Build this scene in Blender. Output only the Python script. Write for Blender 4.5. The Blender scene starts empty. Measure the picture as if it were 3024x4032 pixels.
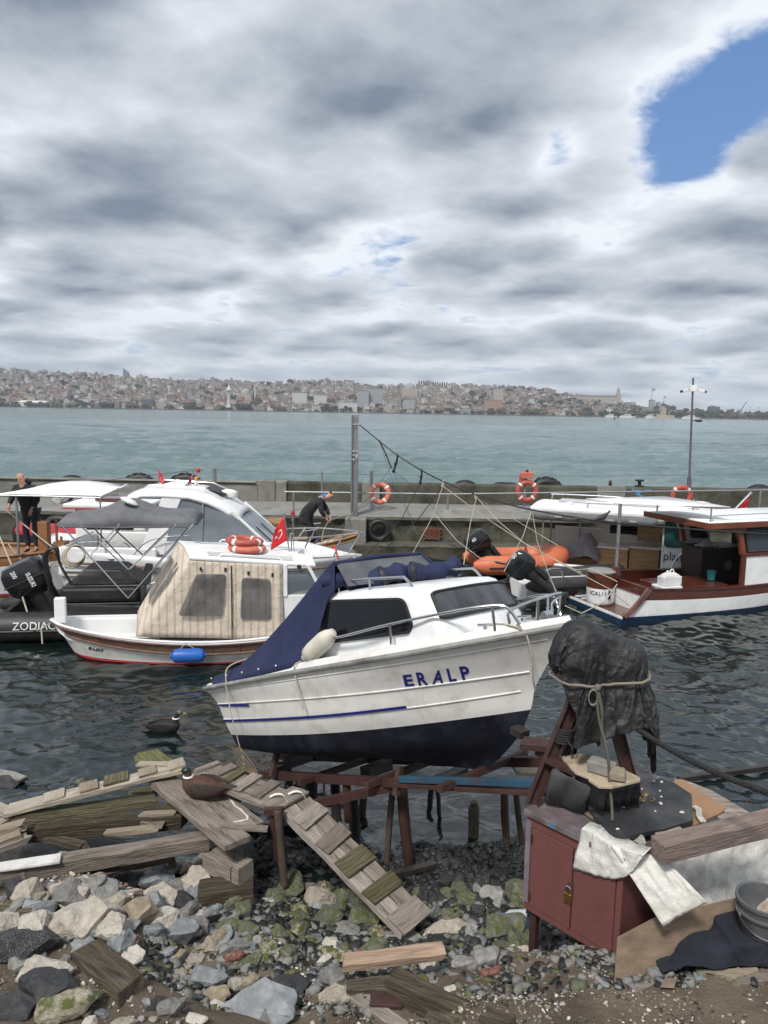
import bpy, bmesh, math, random
import numpy as np
from mathutils import Vector, Matrix, noise
from mathutils.bvhtree import BVHTree
random.seed(7)
R = math.radians
SC = bpy.context.scene
COL = SC.collection
PI = math.pi

# ---------------------------------------------------------------- camera
CAM_H = 4.3
PITCH, ROLL, FPX = R(7.5), R(0.95), 3000.0
fw = Vector((0, math.cos(PITCH), -math.sin(PITCH)))
r0 = Vector((1, 0, 0)); u0 = r0.cross(fw)
rt = math.cos(ROLL)*r0 + math.sin(ROLL)*u0
up = rt.cross(fw)
CP = Vector((0, 0, CAM_H))
cam = bpy.data.cameras.new('camera')
cam.sensor_fit = 'VERTICAL'; cam.sensor_height = 36; cam.lens = FPX/4032*36
cam.clip_start = 0.1; cam.clip_end = 20000
camo = bpy.data.objects.new('camera', cam); COL.objects.link(camo)
m = Matrix((rt, up, -fw)).transposed().to_4x4(); m.translation = CP
camo.matrix_world = m
SC.camera = camo

def ray(px, py): return fw + rt*((px-1512)/FPX) - up*((py-2016)/FPX)
def W(px, py, y):                       # the point at depth y seen at a photo position
    d = ray(px, py); return CP + d*(y/d.y)
def Z(px, py, z):                       # the point at height z seen at a photo position
    d = ray(px, py); return CP + d*((z-CAM_H)/d.z)

# ---------------------------------------------------------------- sky and sun
SUN_AZ, SUN_EL = R(205), R(52)         # azimuth from +y towards +x
w = bpy.data.worlds.new('World'); SC.world = w; w.use_nodes = True
nt = w.node_tree; N = nt.nodes; L = nt.links
for n in list(N): N.remove(n)
def nd(t, **k):
    n = N.new(t)
    for a, b in k.items(): setattr(n, a, b)
    return n
def mth(op, a, b=None, c=None, clamp=False):
    n = nd('ShaderNodeMath', operation=op, use_clamp=clamp)
    for i, x in enumerate((a, b, c)):
        if x is None: continue
        if isinstance(x, (int, float)): n.inputs[i].default_value = x
        else: L.new(x, n.inputs[i])
    return n.outputs[0]
def mrange(v, a, b, c, d, smooth=True):
    n = nd('ShaderNodeMapRange', interpolation_type='SMOOTHSTEP' if smooth else 'LINEAR')
    L.new(v, n.inputs[0])
    for i, x in enumerate((a, b, c, d)): n.inputs[i+1].default_value = x
    return n.outputs[0]
def mixc(f, a, b):
    n = nd('ShaderNodeMix', data_type='RGBA')
    if isinstance(f, (int, float)): n.inputs[0].default_value = f
    else: L.new(f, n.inputs[0])
    for i, x in ((6, a), (7, b)):
        if isinstance(x, tuple): n.inputs[i].default_value = (*x, 1)
        else: L.new(x, n.inputs[i])
    return n.outputs[2]
sky = nd('ShaderNodeTexSky', sky_type='NISHITA', sun_disc=False, sun_elevation=SUN_EL, sun_rotation=SUN_AZ)
sky.air_density = 1.2; sky.dust_density = 1.0
tc = nd('ShaderNodeTexCoord')
dirv = tc.outputs['Generated']
sep = nd('ShaderNodeSeparateXYZ'); L.new(dirv, sep.inputs[0])
zc = mth('ADD', mth('MAXIMUM', sep.outputs[2], 0.0), 0.17)
px_ = mth('DIVIDE', sep.outputs[0], zc); py_ = mth('DIVIDE', sep.outputs[1], zc)
comb = nd('ShaderNodeCombineXYZ'); L.new(px_, comb.inputs[0]); L.new(py_, comb.inputs[1])
def fbm(scale, det, rough, off, dist=0.0):
    mp = nd('ShaderNodeMapping'); mp.inputs['Location'].default_value = off
    L.new(comb.outputs[0], mp.inputs[0])
    n = nd('ShaderNodeTexNoise'); n.inputs['Scale'].default_value = scale
    n.inputs['Detail'].default_value = det; n.inputs['Roughness'].default_value = rough
    n.inputs['Distortion'].default_value = dist
    L.new(mp.outputs[0], n.inputs['Vector']); return n.outputs[0]
big = fbm(0.85, 9, 0.55, (3.1, 1.7, 0), 0.25)
fine = fbm(2.7, 10, 0.60, (9.3, 4.2, 2), 0.35)
med = fbm(1.7, 6, 0.5, (4.4, 0.3, 7), 0.3)
wisp = fbm(8.0, 8, 0.62, (1.3, 7.2, 5), 0.5)
def blob(px, py, rad, amp):             # a cloud bank (or gap) standing in that direction of the sky
    d = ray(px, py).normalized()
    n = nd('ShaderNodeVectorMath', operation='DISTANCE'); L.new(dirv, n.inputs[0]); n.inputs[1].default_value = d
    return mth('MULTIPLY', mrange(n.outputs['Value'], 0.0, rad, 1.0, 0.0), amp)
bias = None
for b in [(1750, 230, .24, .20), (1250, 520, .22, .20), (400, 200, .34, .34), (60, 450, .2, .12), (200, 620, .20, .14), (850, 700, .18, .15), (2050, 200, .14, .08),
          (1950, 880, .17, .15), (2350, 920, .18, .14), (2850, 930, .14, .10), (700, 930, .14, .10), (1150, 1000, .12, .08), (1350, 760, .14, .08),
          (2890, 450, .13, -.58), (2650, 620, .09, -.48), (2200, 585, .045, -.25), (2990, 200, .10, -.42), (3050, 720, .09, .25), (2480, 250, .2, .12), (2800, -60, .12, .25), (2180, 585, .05, -.16), (2780, 560, .07, -.22),
          (2560, 380, .10, -.07), (330, 850, .05, -.16), (1240, 790, .05, -.10), (1000, 90, .07, -.14), (330, 290, .09, -.10), (1600, 500, .10, -.10),
          (2150, 720, .14, -.08), (2950, 680, .10, .04), (1750, 1250, .05, -.10), (1080, 1160, .04, -.12), (1950, 1340, .06, -.10), (1600, 1040, .05, -.11)]:
    x = blob(*b); bias = x if bias is None else mth('ADD', bias, x)
def cen(v, k): return mth('MULTIPLY', mth('SUBTRACT', v, 0.5), k)
def puffs(scale, off):                  # rounded heads of cumulus
    wr = nd('ShaderNodeTexNoise'); wr.inputs['Scale'].default_value = scale*1.3; wr.inputs['Detail'].default_value = 6; L.new(comb.outputs[0], wr.inputs['Vector'])
    ad = nd('ShaderNodeVectorMath', operation='MULTIPLY_ADD'); L.new(wr.outputs['Color'], ad.inputs[0]); ad.inputs[1].default_value = (1.1/scale,)*3; ad.inputs[2].default_value = off
    a2 = nd('ShaderNodeVectorMath', operation='ADD'); L.new(ad.outputs[0], a2.inputs[0]); L.new(comb.outputs[0], a2.inputs[1])
    v = nd('ShaderNodeTexVoronoi', feature='SMOOTH_F1', voronoi_dimensions='2D'); v.inputs['Scale'].default_value = scale; v.inputs['Smoothness'].default_value = .7; L.new(a2.outputs[0], v.inputs['Vector'])
    return v.outputs['Distance']
p1, p2 = puffs(1.9, (0, 0, 0)), puffs(4.6, (3, 1, 0))
p1b = puffs(1.9, (-.09, -.13, 0))
pf = mth('ADD', mth('MULTIPLY', mth('SUBTRACT', 0.42, p1), 0.85), mth('MULTIPLY', mth('SUBTRACT', 0.42, p2), 0.35))
thick = mth('ADD', mth('ADD', mth('ADD', mth('ADD', cen(big, 1.25), cen(fine, 0.80)), cen(wisp, 0.38)), bias), pf)
relief = mth('MULTIPLY', mth('SUBTRACT', p1b, p1), 1.1)
cover = mrange(mth('ADD', thick, cen(wisp, 0.55)), -0.62, -0.16, 0.0, 1.0)
dark = mrange(mth('ADD', mth('ADD', thick, relief), cen(med, 0.9)), -0.30, 0.92, 0.0, 1.0, False)
dark = mth('POWER', dark, 0.72)
low = mrange(sep.outputs[2], 0.0, 0.16, 1.0, 0.0)
ccol = mixc(dark, (8.7, 9.1, 9.7), (2.0, 2.5, 3.25))
ccol = mixc(mth('MULTIPLY', low, 0.55), ccol, (5.2, 5.85, 6.6))
blue = mixc(0.6, sky.outputs[0], (1.1, 2.7, 6.4))
blue = mixc(mth('MULTIPLY', low, 0.6), blue, (4.2, 5.5, 7.2))
full = mixc(cover, blue, ccol)
bg = nd('ShaderNodeBackground'); bg.inputs[1].default_value = 0.060
L.new(full, bg.inputs[0])
wo = nd('ShaderNodeOutputWorld'); L.new(bg.outputs[0], wo.inputs[0])

sl = bpy.data.lights.new('sun', 'SUN'); sl.energy = 2.2; sl.angle = R(10); sl.color = (1.0, .96, .9)
so = bpy.data.objects.new('sun', sl); COL.objects.link(so)
sd = Vector((math.sin(SUN_AZ)*math.cos(SUN_EL), math.cos(SUN_AZ)*math.cos(SUN_EL), math.sin(SUN_EL)))
so.rotation_euler = sd.to_track_quat('Z', 'Y').to_euler(); so.location = (0, 0, 60)
SC.view_settings.view_transform = 'Standard'; SC.view_settings.look = 'None'
SC.view_settings.exposure = 0.8; SC.view_settings.gamma = 1.0; SC.view_settings.use_curve_mapping = False
SC.cycles.max_bounces = 6; SC.cycles.volume_bounces = 0

# ---------------------------------------------------------------- helpers: materials
MATS = {}
def mat(name, col, rough=.5, metal=0.0, var=.15, vs=4.0, bump=0.0, bs=40.0, dirt=None, da=.4, ds=3.0, spec=.5, alpha=1.0,
        stretch=(1, 1, 1), moss=0.0, coat=0.0, rvar=0.0, speck=None, trans=0.0, stripes=None, streak=0.0, ov=0.0):
    if name in MATS: return MATS[name]
    m = bpy.data.materials.new(name); m.use_nodes = True
    t = m.node_tree; n = t.nodes; l = t.links
    b = n['Principled BSDF']
    tc = n.new('ShaderNodeTexCoord'); mp = n.new('ShaderNodeMapping'); mp.inputs['Scale'].default_value = stretch
    l.new(tc.outputs['Object'], mp.inputs[0])
    def noise_(sc, det=5, ro=.55, src=None):
        q = n.new('ShaderNodeTexNoise'); q.inputs['Scale'].default_value = sc; q.inputs['Detail'].default_value = det
        q.inputs['Roughness'].default_value = ro; l.new((src or mp).outputs[0], q.inputs['Vector']); return q.outputs[0]
    def mr(v, a, b_, c=0., d=1.):
        q = n.new('ShaderNodeMapRange'); l.new(v, q.inputs[0])
        for i, x in enumerate((a, b_, c, d)): q.inputs[i+1].default_value = x
        return q.outputs[0]
    def mx(f, a, c):
        q = n.new('ShaderNodeMix'); q.data_type = 'RGBA'
        if isinstance(f, float): q.inputs[0].default_value = f
        else: l.new(f, q.inputs[0])
        for i, x in ((6, a), (7, c)):
            if isinstance(x, tuple): q.inputs[i].default_value = (*x[:3], 1)
            else: l.new(x, q.inputs[i])
        return q.outputs[2]
    cur = tuple(col)
    if var:
        cur = mx(mr(noise_(vs), .3, .7), tuple(c*(1-var) for c in col), tuple(min(1, c*(1+var)) for c in col))
    if stripes:
        sx = n.new('ShaderNodeSeparateXYZ'); l.new(tc.outputs['Object'], sx.inputs[0])
        q = n.new('ShaderNodeMath'); q.operation = 'FRACT'; q2 = n.new('ShaderNodeMath'); q2.operation = 'MULTIPLY'
        l.new(sx.outputs[0], q2.inputs[0]); q2.inputs[1].default_value = stripes[1]; l.new(q2.outputs[0], q.inputs[0])
        q3 = n.new('ShaderNodeMath'); q3.operation = 'LESS_THAN'; l.new(q.outputs[0], q3.inputs[0]); q3.inputs[1].default_value = stripes[2]
        cur = mx(q3.outputs[0], cur, stripes[0])
    if dirt:
        cur = mx(mr(noise_(ds, 8, .65), .5, .5+.3*(1.2-da), 0, min(1, da*1.6)), cur, dirt)
    if streak:
        mp2 = n.new('ShaderNodeMapping'); mp2.inputs['Scale'].default_value = (7, 7, .5); l.new(tc.outputs['Object'], mp2.inputs[0])
        cur = mx(mr(noise_(1.6, 6, .6, mp2), .55, .8, 0, streak), cur, (.16, .13, .10))
    if speck:
        v = n.new('ShaderNodeTexVoronoi'); v.inputs['Scale'].default_value = speck[1]; l.new(mp.outputs[0], v.inputs['Vector'])
        cur = mx(mr(v.outputs['Distance'], speck[2], speck[2]+.12, 1, 0), cur, speck[0])
    if moss:
        g = n.new('ShaderNodeNewGeometry'); s = n.new('ShaderNodeSeparateXYZ'); l.new(g.outputs['Normal'], s.inputs[0])
        q = n.new('ShaderNodeMath'); q.operation = 'MULTIPLY'
        l.new(mr(s.outputs[2], -.1, .6), q.inputs[0]); l.new(mr(noise_(vs*1.5, 7, .6), .62-.4*moss, .75-.35*moss), q.inputs[1])
        cur = mx(q.outputs[0], cur, (.075, .085, .018))
    if ov:
        oi = n.new('ShaderNodeObjectInfo'); hs = n.new('ShaderNodeHueSaturation'); l.new(mr(oi.outputs['Random'], 0, 1, 1-ov, 1+ov), hs.inputs['Value']); l.new(mr(oi.outputs['Random'], 0, 1, 1.15, .8), hs.inputs['Saturation'])
        if isinstance(cur, tuple): hs.inputs['Color'].default_value = (*cur, 1)
        else: l.new(cur, hs.inputs['Color'])
        cur = hs.outputs[0]
    if isinstance(cur, tuple): b.inputs['Base Color'].default_value = (*cur, 1)
    else: l.new(cur, b.inputs['Base Color'])
    b.inputs['Roughness'].default_value = rough; b.inputs['Metallic'].default_value = metal
    if rvar: l.new(mr(noise_(vs*2), .3, .7, max(0.02, rough-rvar), min(1, rough+rvar)), b.inputs['Roughness'])
    b.inputs['Specular IOR Level'].default_value = spec; b.inputs['Alpha'].default_value = alpha
    b.inputs['Coat Weight'].default_value = coat; b.inputs['Transmission Weight'].default_value = trans
    if bump:
        q = n.new('ShaderNodeBump'); q.inputs['Strength'].default_value = min(1, bump); q.inputs['Distance'].default_value = .4/bs
        l.new(noise_(bs, 8, .6), q.inputs['Height']); l.new(q.outputs[0], b.inputs['Normal'])
    MATS[name] = m; return m

gel = mat('gelcoat_white', (.72, .73, .73), .32, var=.05, vs=2, dirt=(.42, .39, .32), da=.32, ds=3.5, coat=.2, bump=.05, bs=8)
gelold = mat('gelcoat_weathered', (.66, .65, .62), .42, var=.07, vs=2.5, dirt=(.34, .30, .23), da=.40, ds=2.8, bump=.08, bs=10, streak=.16)
white = mat('white_paint', (.74, .75, .75), .4, var=.05, dirt=(.4, .36, .3), da=.25)
whitep = mat('white_plastic', (.72, .72, .70), .35, var=.05, dirt=(.35, .32, .26), da=.3, ds=6)
navy = mat('navy_antifouling', (.0030, .0045, .0135), .55, var=.4, vs=3, dirt=(.035, .04, .05), da=.38, ds=4, rvar=.15, bump=.15, bs=20)
navyc = mat('navy_canvas', (.008, .014, .055), .8, var=.22, vs=7, bump=.35, bs=18, dirt=(.04, .05, .1), da=.15)
black = mat('black_rubber', (.012, .012, .013), .55, var=.3, vs=6, dirt=(.06, .055, .05), da=.3, bump=.15, bs=40)
blackg = mat('black_gloss', (.010, .011, .013), .22, var=.2, coat=.4, dirt=(.05, .05, .05), da=.12)
glass = mat('dark_glass', (.006, .007, .009), .12, var=.3, vs=3, spec=.28)
glassc = mat('window_glass', (.10, .13, .15), .05, var=0, spec=.6, alpha=.35)
steel = mat('stainless_steel', (.55, .56, .57), .22, 1.0, var=.1)
galv = mat('galvanised_steel', (.30, .31, .32), .45, .7, var=.15, vs=8, dirt=(.14, .10, .07), da=.3)
grey = mat('grey_fabric', (.12, .123, .13), .8, var=.18, vs=6, bump=.3, bs=20)
darkgrey = mat('dark_grey_hypalon', (.03, .032, .035), .6, var=.2, bump=.1, bs=50, dirt=(.10, .1, .09), da=.2)
orange = mat('orange_hypalon', (.55, .15, .07), .55, var=.15, vs=3, dirt=(.3, .08, .04), da=.3)
buoyo = mat('lifebuoy_orange', (.52, .13, .08), .5, var=.2, vs=5, dirt=(.42, .18, .12), da=.35)
buoyr = mat('lifebuoy_red', (.38, .075, .055), .5, var=.15, vs=5, dirt=(.3, .06, .04), da=.3)
red = mat('red_flag', (.55, .015, .02), .75, var=.15, vs=6)
redp = mat('red_paint', (.35, .03, .03), .5, var=.15)
mahog = mat('varnished_mahogany', (.085, .022, .012), .28, var=.35, vs=3, stretch=(1, 14, 14), coat=.5)
teak = mat('teak_wood', (.24, .11, .045), .45, var=.3, vs=3, stretch=(1, 12, 12))
trimw = mat('faded_brown_trim', (.13, .07, .05), .65, var=.3, vs=3, stretch=(1, 8, 8), dirt=(.25, .19, .15), da=.3)
oldwood = mat('weathered_plank', (.225, .19, .16), .88, var=.35, vs=2.6, stretch=(1, 8, 8), dirt=(.055, .045, .032), da=.6, ds=2.2, bump=.5, bs=9, ov=.35, speck=((.34, .32, .28), 5, .06))
palewood = mat('pale_plank', (.31, .26, .20), .88, var=.30, vs=2.4, stretch=(1, 8, 8), dirt=(.10, .08, .055), da=.5, ds=2.0, bump=.5, bs=9, ov=.25)
mosswood = mat('mossy_timber', (.17, .14, .09), .9, var=.4, vs=2.2, stretch=(1, 14, 14), dirt=(.045, .035, .022), da=.5, ds=3, bump=.9, bs=6, moss=.45, ov=.25)
rotwood = mat('rotten_timber', (.11, .085, .055), .95, var=.5, vs=2.0, stretch=(1, 12, 12), dirt=(.025, .018, .012), da=.6, ds=3, bump=1.0, bs=5, ov=.3)
wetwood = mat('wet_black_pile', (.025, .022, .02), .35, var=.4, vs=4, bump=.5, bs=14)
redsteel = mat('rusty_red_steel', (.046, .019, .016), .6, var=.4, vs=5, dirt=(.035, .018, .012), da=.5, ds=6, bump=.25, bs=25)
redox = mat('red_oxide_paint', (.135, .050, .046), .55, var=.16, vs=3, dirt=(.06, .03, .025), da=.36, ds=3, bump=.08, bs=10, streak=.12)
bluep = mat('blue_painted_steel', (.018, .062, .105), .55, var=.25, dirt=(.07, .03, .025), da=.5, ds=6)
rope = mat('pale_rope', (.36, .33, .26), .9, var=.2, vs=30, bump=.6, bs=120)
ropeb = mat('blue_grey_rope', (.07, .08, .12), .9, var=.2, vs=30)
ropek = mat('black_rope', (.014, .014, .015), .85, var=.3, vs=40, bump=.6, bs=60)
concrete = mat('weathered_concrete', (.20, .195, .175), .92, var=.22, vs=1.2, dirt=(.06, .06, .04), da=.5, ds=.9, bump=.5, bs=9, streak=.5)
mossconc = mat('mossy_concrete', (.072, .070, .052), .92, var=.35, vs=1.4, dirt=(.025, .027, .015), da=.6, ds=1.1, bump=.7, bs=7, streak=.45)
paveconc = mat('pier_concrete', (.205, .20, .185), .9, var=.2, vs=.8, dirt=(.11, .105, .09), da=.5, ds=1.5, bump=.3, bs=12)
stripedc = mat('striped_canvas', (.58, .50, .41), .85, var=.10, vs=5, bump=.5, bs=6, stripes=((.44, .37, .295), 8.0, .28), dirt=(.36, .29, .23), da=.2)
clear = mat('clear_plastic_window', (.12, .125, .13), .15, var=.6, vs=2.5, alpha=.45, bump=.15, bs=6)
skin = mat('skin', (.42, .23, .16), .6, var=.1)
coat = mat('dark_coat', (.014, .015, .018), .85, var=.3, vs=10, bump=.4, bs=20)
jeans = mat('jeans', (.02, .03, .055), .85, var=.25, vs=12)
bluecl = mat('blue_scarf', (.02, .14, .42), .8, var=.2)
tarpk = mat('black_tarpaulin', (.010, .0105, .0115), .5, var=.45, vs=5, dirt=(.12, .12, .12), da=.28, ds=3.5, bump=.8, bs=11, rvar=.15)
tarpw = mat('white_tarpaulin', (.62, .61, .57), .55, var=.10, vs=4, dirt=(.33, .30, .24), da=.42, ds=4, bump=.45, bs=7)
ply = mat('worn_plywood', (.20, .145, .10), .8, var=.3, vs=2, stretch=(1, 6, 6), dirt=(.10, .075, .05), da=.5, ds=3, bump=.2, bs=25)
plyp = mat('pale_plywood', (.38, .31, .22), .8, var=.2, vs=3, dirt=(.13, .10, .07), da=.5, ds=4)
brass = mat('brass', (.45, .30, .09), .35, 1.0, var=.2)
txtb = mat('navy_lettering', (.012, .018, .16), .4, var=0)
txtk = mat('black_lettering', (.012, .012, .014), .5, var=0)
txtw = mat('white_lettering', (.62, .64, .65), .5, var=.1)
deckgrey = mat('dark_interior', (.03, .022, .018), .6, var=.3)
cream = mat('cream_panel', (.55, .51, .44), .5, var=.05)

# ---------------------------------------------------------------- helpers: objects
MW = {}
def tag(o, label=None, cat=None, group=None, kind=None):
    if label: o['label'] = label
    if cat: o['category'] = cat
    if group: o['group'] = group
    if kind: o['kind'] = kind
    return o
def thing(name, label, cat, loc=(0, 0, 0), M=None, group=None):
    o = bpy.data.objects.new(name, None); COL.objects.link(o); o.empty_display_size = .1
    o.matrix_world = M if M is not None else Matrix.Translation(loc)
    MW[o] = o.matrix_world.copy(); tag(o, label, cat, group); return o
def frame(o, th, pitch=0, roll=0):
    t, p, q = R(th), R(pitch), R(roll)
    X = Vector((math.cos(t)*math.cos(p), math.sin(t)*math.cos(p), math.sin(p)))
    Y0 = Vector((-math.sin(t), math.cos(t), 0)); Z0 = X.cross(Y0)
    Y = math.cos(q)*Y0 + math.sin(q)*Z0; Zv = X.cross(Y)
    m = Matrix((X, Y, Zv)).transposed().to_4x4(); m.translation = Vector(o); return m
def along(p, q, upv=(0, 0, 1)):
    p, q = Vector(p), Vector(q); X = (q-p).normalized(); U = Vector(upv)
    Y = U.cross(X)
    if Y.length < 1e-4: Y = Vector((0, 1, 0)).cross(X)
    Y.normalize(); Zv = X.cross(Y)
    m = Matrix((X, Y, Zv)).transposed().to_4x4(); m.translation = p; return m
class MB:
    def __init__(s): s.v = []; s.f = []; s.m = []; s.s = []; s.mi = 0; s.sm = False
    def add(s, vs, fs):
        k = len(s.v); s.v += [Vector(x) for x in vs]
        for f in fs: s.f.append([k+i for i in f]); s.m.append(s.mi); s.s.append(s.sm)
        return s
    def bx(s, x0, x1, y0, y1, z0, z1, M=None, jit=0):
        vs = [Vector((x, y, z)) for z in (z0, z1) for y in (y0, y1) for x in (x0, x1)]
        if jit: vs = [v+Vector([random.uniform(-jit, jit) for _ in range(3)]) for v in vs]
        if M is not None: vs = [M @ v for v in vs]
        return s.add(vs, [(0, 2, 3, 1), (4, 5, 7, 6), (0, 1, 5, 4), (2, 6, 7, 3), (0, 4, 6, 2), (1, 3, 7, 5)])
    def bar(s, p, q, w, h, upv=(0, 0, 1)):
        M = along(p, q, upv); return s.bx(0, (Vector(q)-Vector(p)).length, -w/2, w/2, -h/2, h/2, M)
    def loft(s, secs, caps=True, closed=True):
        n = len(secs[0]); vs = [p for c in secs for p in c]; fs = []
        for i in range(len(secs)-1):
            for j in range(n if closed else n-1):
                a = i*n+j; b = i*n+(j+1) % n; fs.append((a, b, b+n, a+n))
        if caps and closed: fs.append(tuple(range(n-1, -1, -1))); fs.append(tuple((len(secs)-1)*n+j for j in range(n)))
        return s.add(vs, fs)
    def tube(s, pts, r, n=8, caps=True, closed=False):
        pts = [Vector(p) for p in pts]; k = len(pts); secs = []; prev = None
        for i in range(k):
            if closed: t = pts[(i+1) % k]-pts[i-1]
            else: t = pts[min(i+1, k-1)]-pts[max(i-1, 0)]
            t.normalize()
            if prev is None:
                a = Vector((0, 0, 1)) if abs(t.z) < .9 else Vector((1, 0, 0)); u = t.cross(a).normalized()
            else: u = (prev-t*prev.dot(t)).normalized()
            prev = u; v = t.cross(u); rr = r[i] if isinstance(r, (list, tuple)) else r
            secs.append([pts[i]+(u*math.cos(2*PI*j/n)+v*math.sin(2*PI*j/n))*rr for j in range(n)])
        sm = s.sm; s.sm = True
        if closed: secs.append(secs[0])
        s.loft(secs, caps and not closed); s.sm = sm; return s
    def lathe(s, prof, M=None, n=16, sx=1, sy=1):
        secs = [[Vector((r*math.cos(2*PI*j/n)*sx, r*math.sin(2*PI*j/n)*sy, z)) for j in range(n)] for r, z in prof]
        if M is not None: secs = [[M @ p for p in c] for c in secs]
        sm = s.sm; s.sm = True; s.loft(secs); s.sm = sm; return s
    def torus(s, M, Rr, r, n=32, k=12, sq=1.0, a0=0, a1=2*PI):
        secs = []
        for i in range(n+1):
            a = a0+(a1-a0)*i/n
            secs.append([M @ Vector(((Rr+r*math.cos(2*PI*j/k))*math.cos(a), (Rr+r*math.cos(2*PI*j/k))*math.sin(a), r*sq*math.sin(2*PI*j/k))) for j in range(k)])
        sm = s.sm; s.sm = True; s.loft(secs, caps=abs(a1-a0) < 6.28); s.sm = sm; return s
    def ball(s, c, r, n=12, M=None):
        r = (r, r, r) if isinstance(r, (int, float)) else r; vs = []; fs = []; h = n//2
        for i in range(h+1):
            for j in range(n):
                a = PI*i/h; b = 2*PI*j/n
                vs.append(Vector(c)+Vector((r[0]*math.sin(a)*math.cos(b), r[1]*math.sin(a)*math.sin(b), r[2]*math.cos(a))))
        if M is not None: vs = [M @ v for v in vs]
        for i in range(h):
            for j in range(n):
                fs.append((i*n+j, (i+1)*n+j, (i+1)*n+(j+1) % n, i*n+(j+1) % n))
        sm = s.sm; s.sm = True; s.add(vs, fs); s.sm = sm; return s
    def grid(s, P):
        n = len(P[0]); sm = s.sm; s.sm = True
        s.add([p for row in P for p in row], [(i*n+j, i*n+j+1, (i+1)*n+j+1, (i+1)*n+j) for i in range(len(P)-1) for j in range(n-1)]); s.sm = sm; return s
    def prism(s, poly, M, d):              # poly in local xy, extruded 0..d along local z
        n = len(poly); vs = [M @ Vector((x, y, 0)) for x, y in poly]+[M @ Vector((x, y, d)) for x, y in poly]
        return s.add(vs, [tuple(range(n-1, -1, -1)), tuple(range(n, 2*n))]+[(i, (i+1) % n, n+(i+1) % n, n+i) for i in range(n)])
    def build(s, name, mats, parent=None, world=False, bevel=0, solid=0, sub=0, offs=0):
        if not isinstance(mats, (list, tuple)): mats = [mats]
        me = bpy.data.meshes.new(name); vs = s.v; loc = None
        if parent is not None:
            if world: inv = MW[parent].inverted(); vs = [inv @ v for v in vs]
        else:
            lo = [min(v[i] for v in vs) for i in range(3)]; hi = [max(v[i] for v in vs) for i in range(3)]
            loc = Vector(((lo[0]+hi[0])/2, (lo[1]+hi[1])/2, lo[2])); vs = [v-loc for v in vs]
        me.from_pydata(vs, [], s.f)
        me.polygons.foreach_set('material_index', s.m); me.polygons.foreach_set('use_smooth', s.s)
        for m_ in mats: me.materials.append(m_)
        bm = bmesh.new(); bm.from_mesh(me); bmesh.ops.remove_doubles(bm, verts=bm.verts, dist=1e-5)
        bmesh.ops.recalc_face_normals(bm, faces=bm.faces); bm.to_mesh(me); bm.free(); me.update()
        if any(s.s): me.set_sharp_from_angle(angle=R(42))
        o = bpy.data.objects.new(name, me); COL.objects.link(o)
        if parent is not None: o.parent = parent; MW[o] = MW[parent].copy()
        else: o.location = loc; MW[o] = Matrix.Translation(loc)
        if solid:
            q = o.modifiers.new('solid', 'SOLIDIFY'); q.thickness = solid; q.offset = offs
        if bevel:
            q = o.modifiers.new('bevel', 'BEVEL'); q.width = bevel; q.segments = 2; q.limit_method = 'ANGLE'; q.angle_limit = R(40)
        if sub:
            q = o.modifiers.new('sub', 'SUBSURF'); q.levels = sub; q.render_levels = sub
        return o
def one(o, label, cat, group=None): return tag(o, label, cat, group)
def plank(name, p, q, wd, h, m_, parent=None, upv=(0, 0, 1), wear=.009, seg=12, ragged=0.0, bevel=.004, roll=0):
    """a board whose grain runs along its length: an object turned to lie from p to q (world points, top centre line)"""
    p, q = Vector(p), Vector(q); M = along(p, q, upv) @ Matrix.Rotation(roll, 4, 'X'); Ln = (q-p).length; b = MB(); secs = []
    sd_ = random.random()*50
    for i in range(seg+1):
        x = Ln*i/seg; f = lambda k: (noise.noise(Vector((sd_+x*3, k*7.3, 0))))*wear
        e = (i in (0, seg))
        xs = [x+(random.uniform(-ragged, ragged) if e else 0) for _ in range(4)]
        secs.append([Vector((xs[0], -wd/2+f(1), f(2)-h)), Vector((xs[1], wd/2+f(3), f(4)-h)), Vector((xs[2], wd/2+f(5), f(6))), Vector((xs[3], -wd/2+f(7), f(8)))])
    b.loft(secs); o = b.build(name, m_, None, bevel=bevel)
    me = o.data; off = o.location.copy()
    for v in me.vertices: v.co += off
    if parent is not None:
        o.parent = parent; o.matrix_basis = MW[parent].inverted() @ M; MW[o] = M.copy()
    else: o.matrix_basis = M; MW[o] = M.copy()
    return o
def smooth_pts(pts, k=6):
    """Catmull-Rom through the points"""
    P = [Vector(p) for p in pts]; P = [P[0]*2-P[1]]+P+[P[-1]*2-P[-2]]; out = []
    for i in range(1, len(P)-2):
        for j in range(k):
            t = j/k; a, b, c, d = P[i-1:i+3]
            out.append(.5*((2*b)+(c-a)*t+(2*a-5*b+4*c-d)*t*t+(3*b-a-3*c+d)*t**3))
    out.append(P[-2]); return out
def sag(p, q, s, n=14):
    p, q = Vector(p), Vector(q); return [p.lerp(q, i/n)-Vector((0, 0, s*4*(i/n)*(1-i/n))) for i in range(n+1)]
_tx = {}
def text_faces(txt, size, shear=0.0, bold=0.0):
    key = (txt, size, shear, bold)
    if key in _tx: return _tx[key]
    c = bpy.data.curves.new('lettering', 'FONT'); c.body = txt; c.size = size; c.shear = shear; c.offset = bold; c.resolution_u = 3
    o = bpy.data.objects.new('lettering', c); COL.objects.link(o)
    dg = bpy.context.evaluated_depsgraph_get(); me = bpy.data.meshes.new_from_object(o.evaluated_get(dg))
    r = ([v.co.copy() for v in me.vertices], [tuple(p.vertices) for p in me.polygons])
    bpy.data.objects.remove(o); bpy.data.meshes.remove(me); _tx[key] = r; return r
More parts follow.
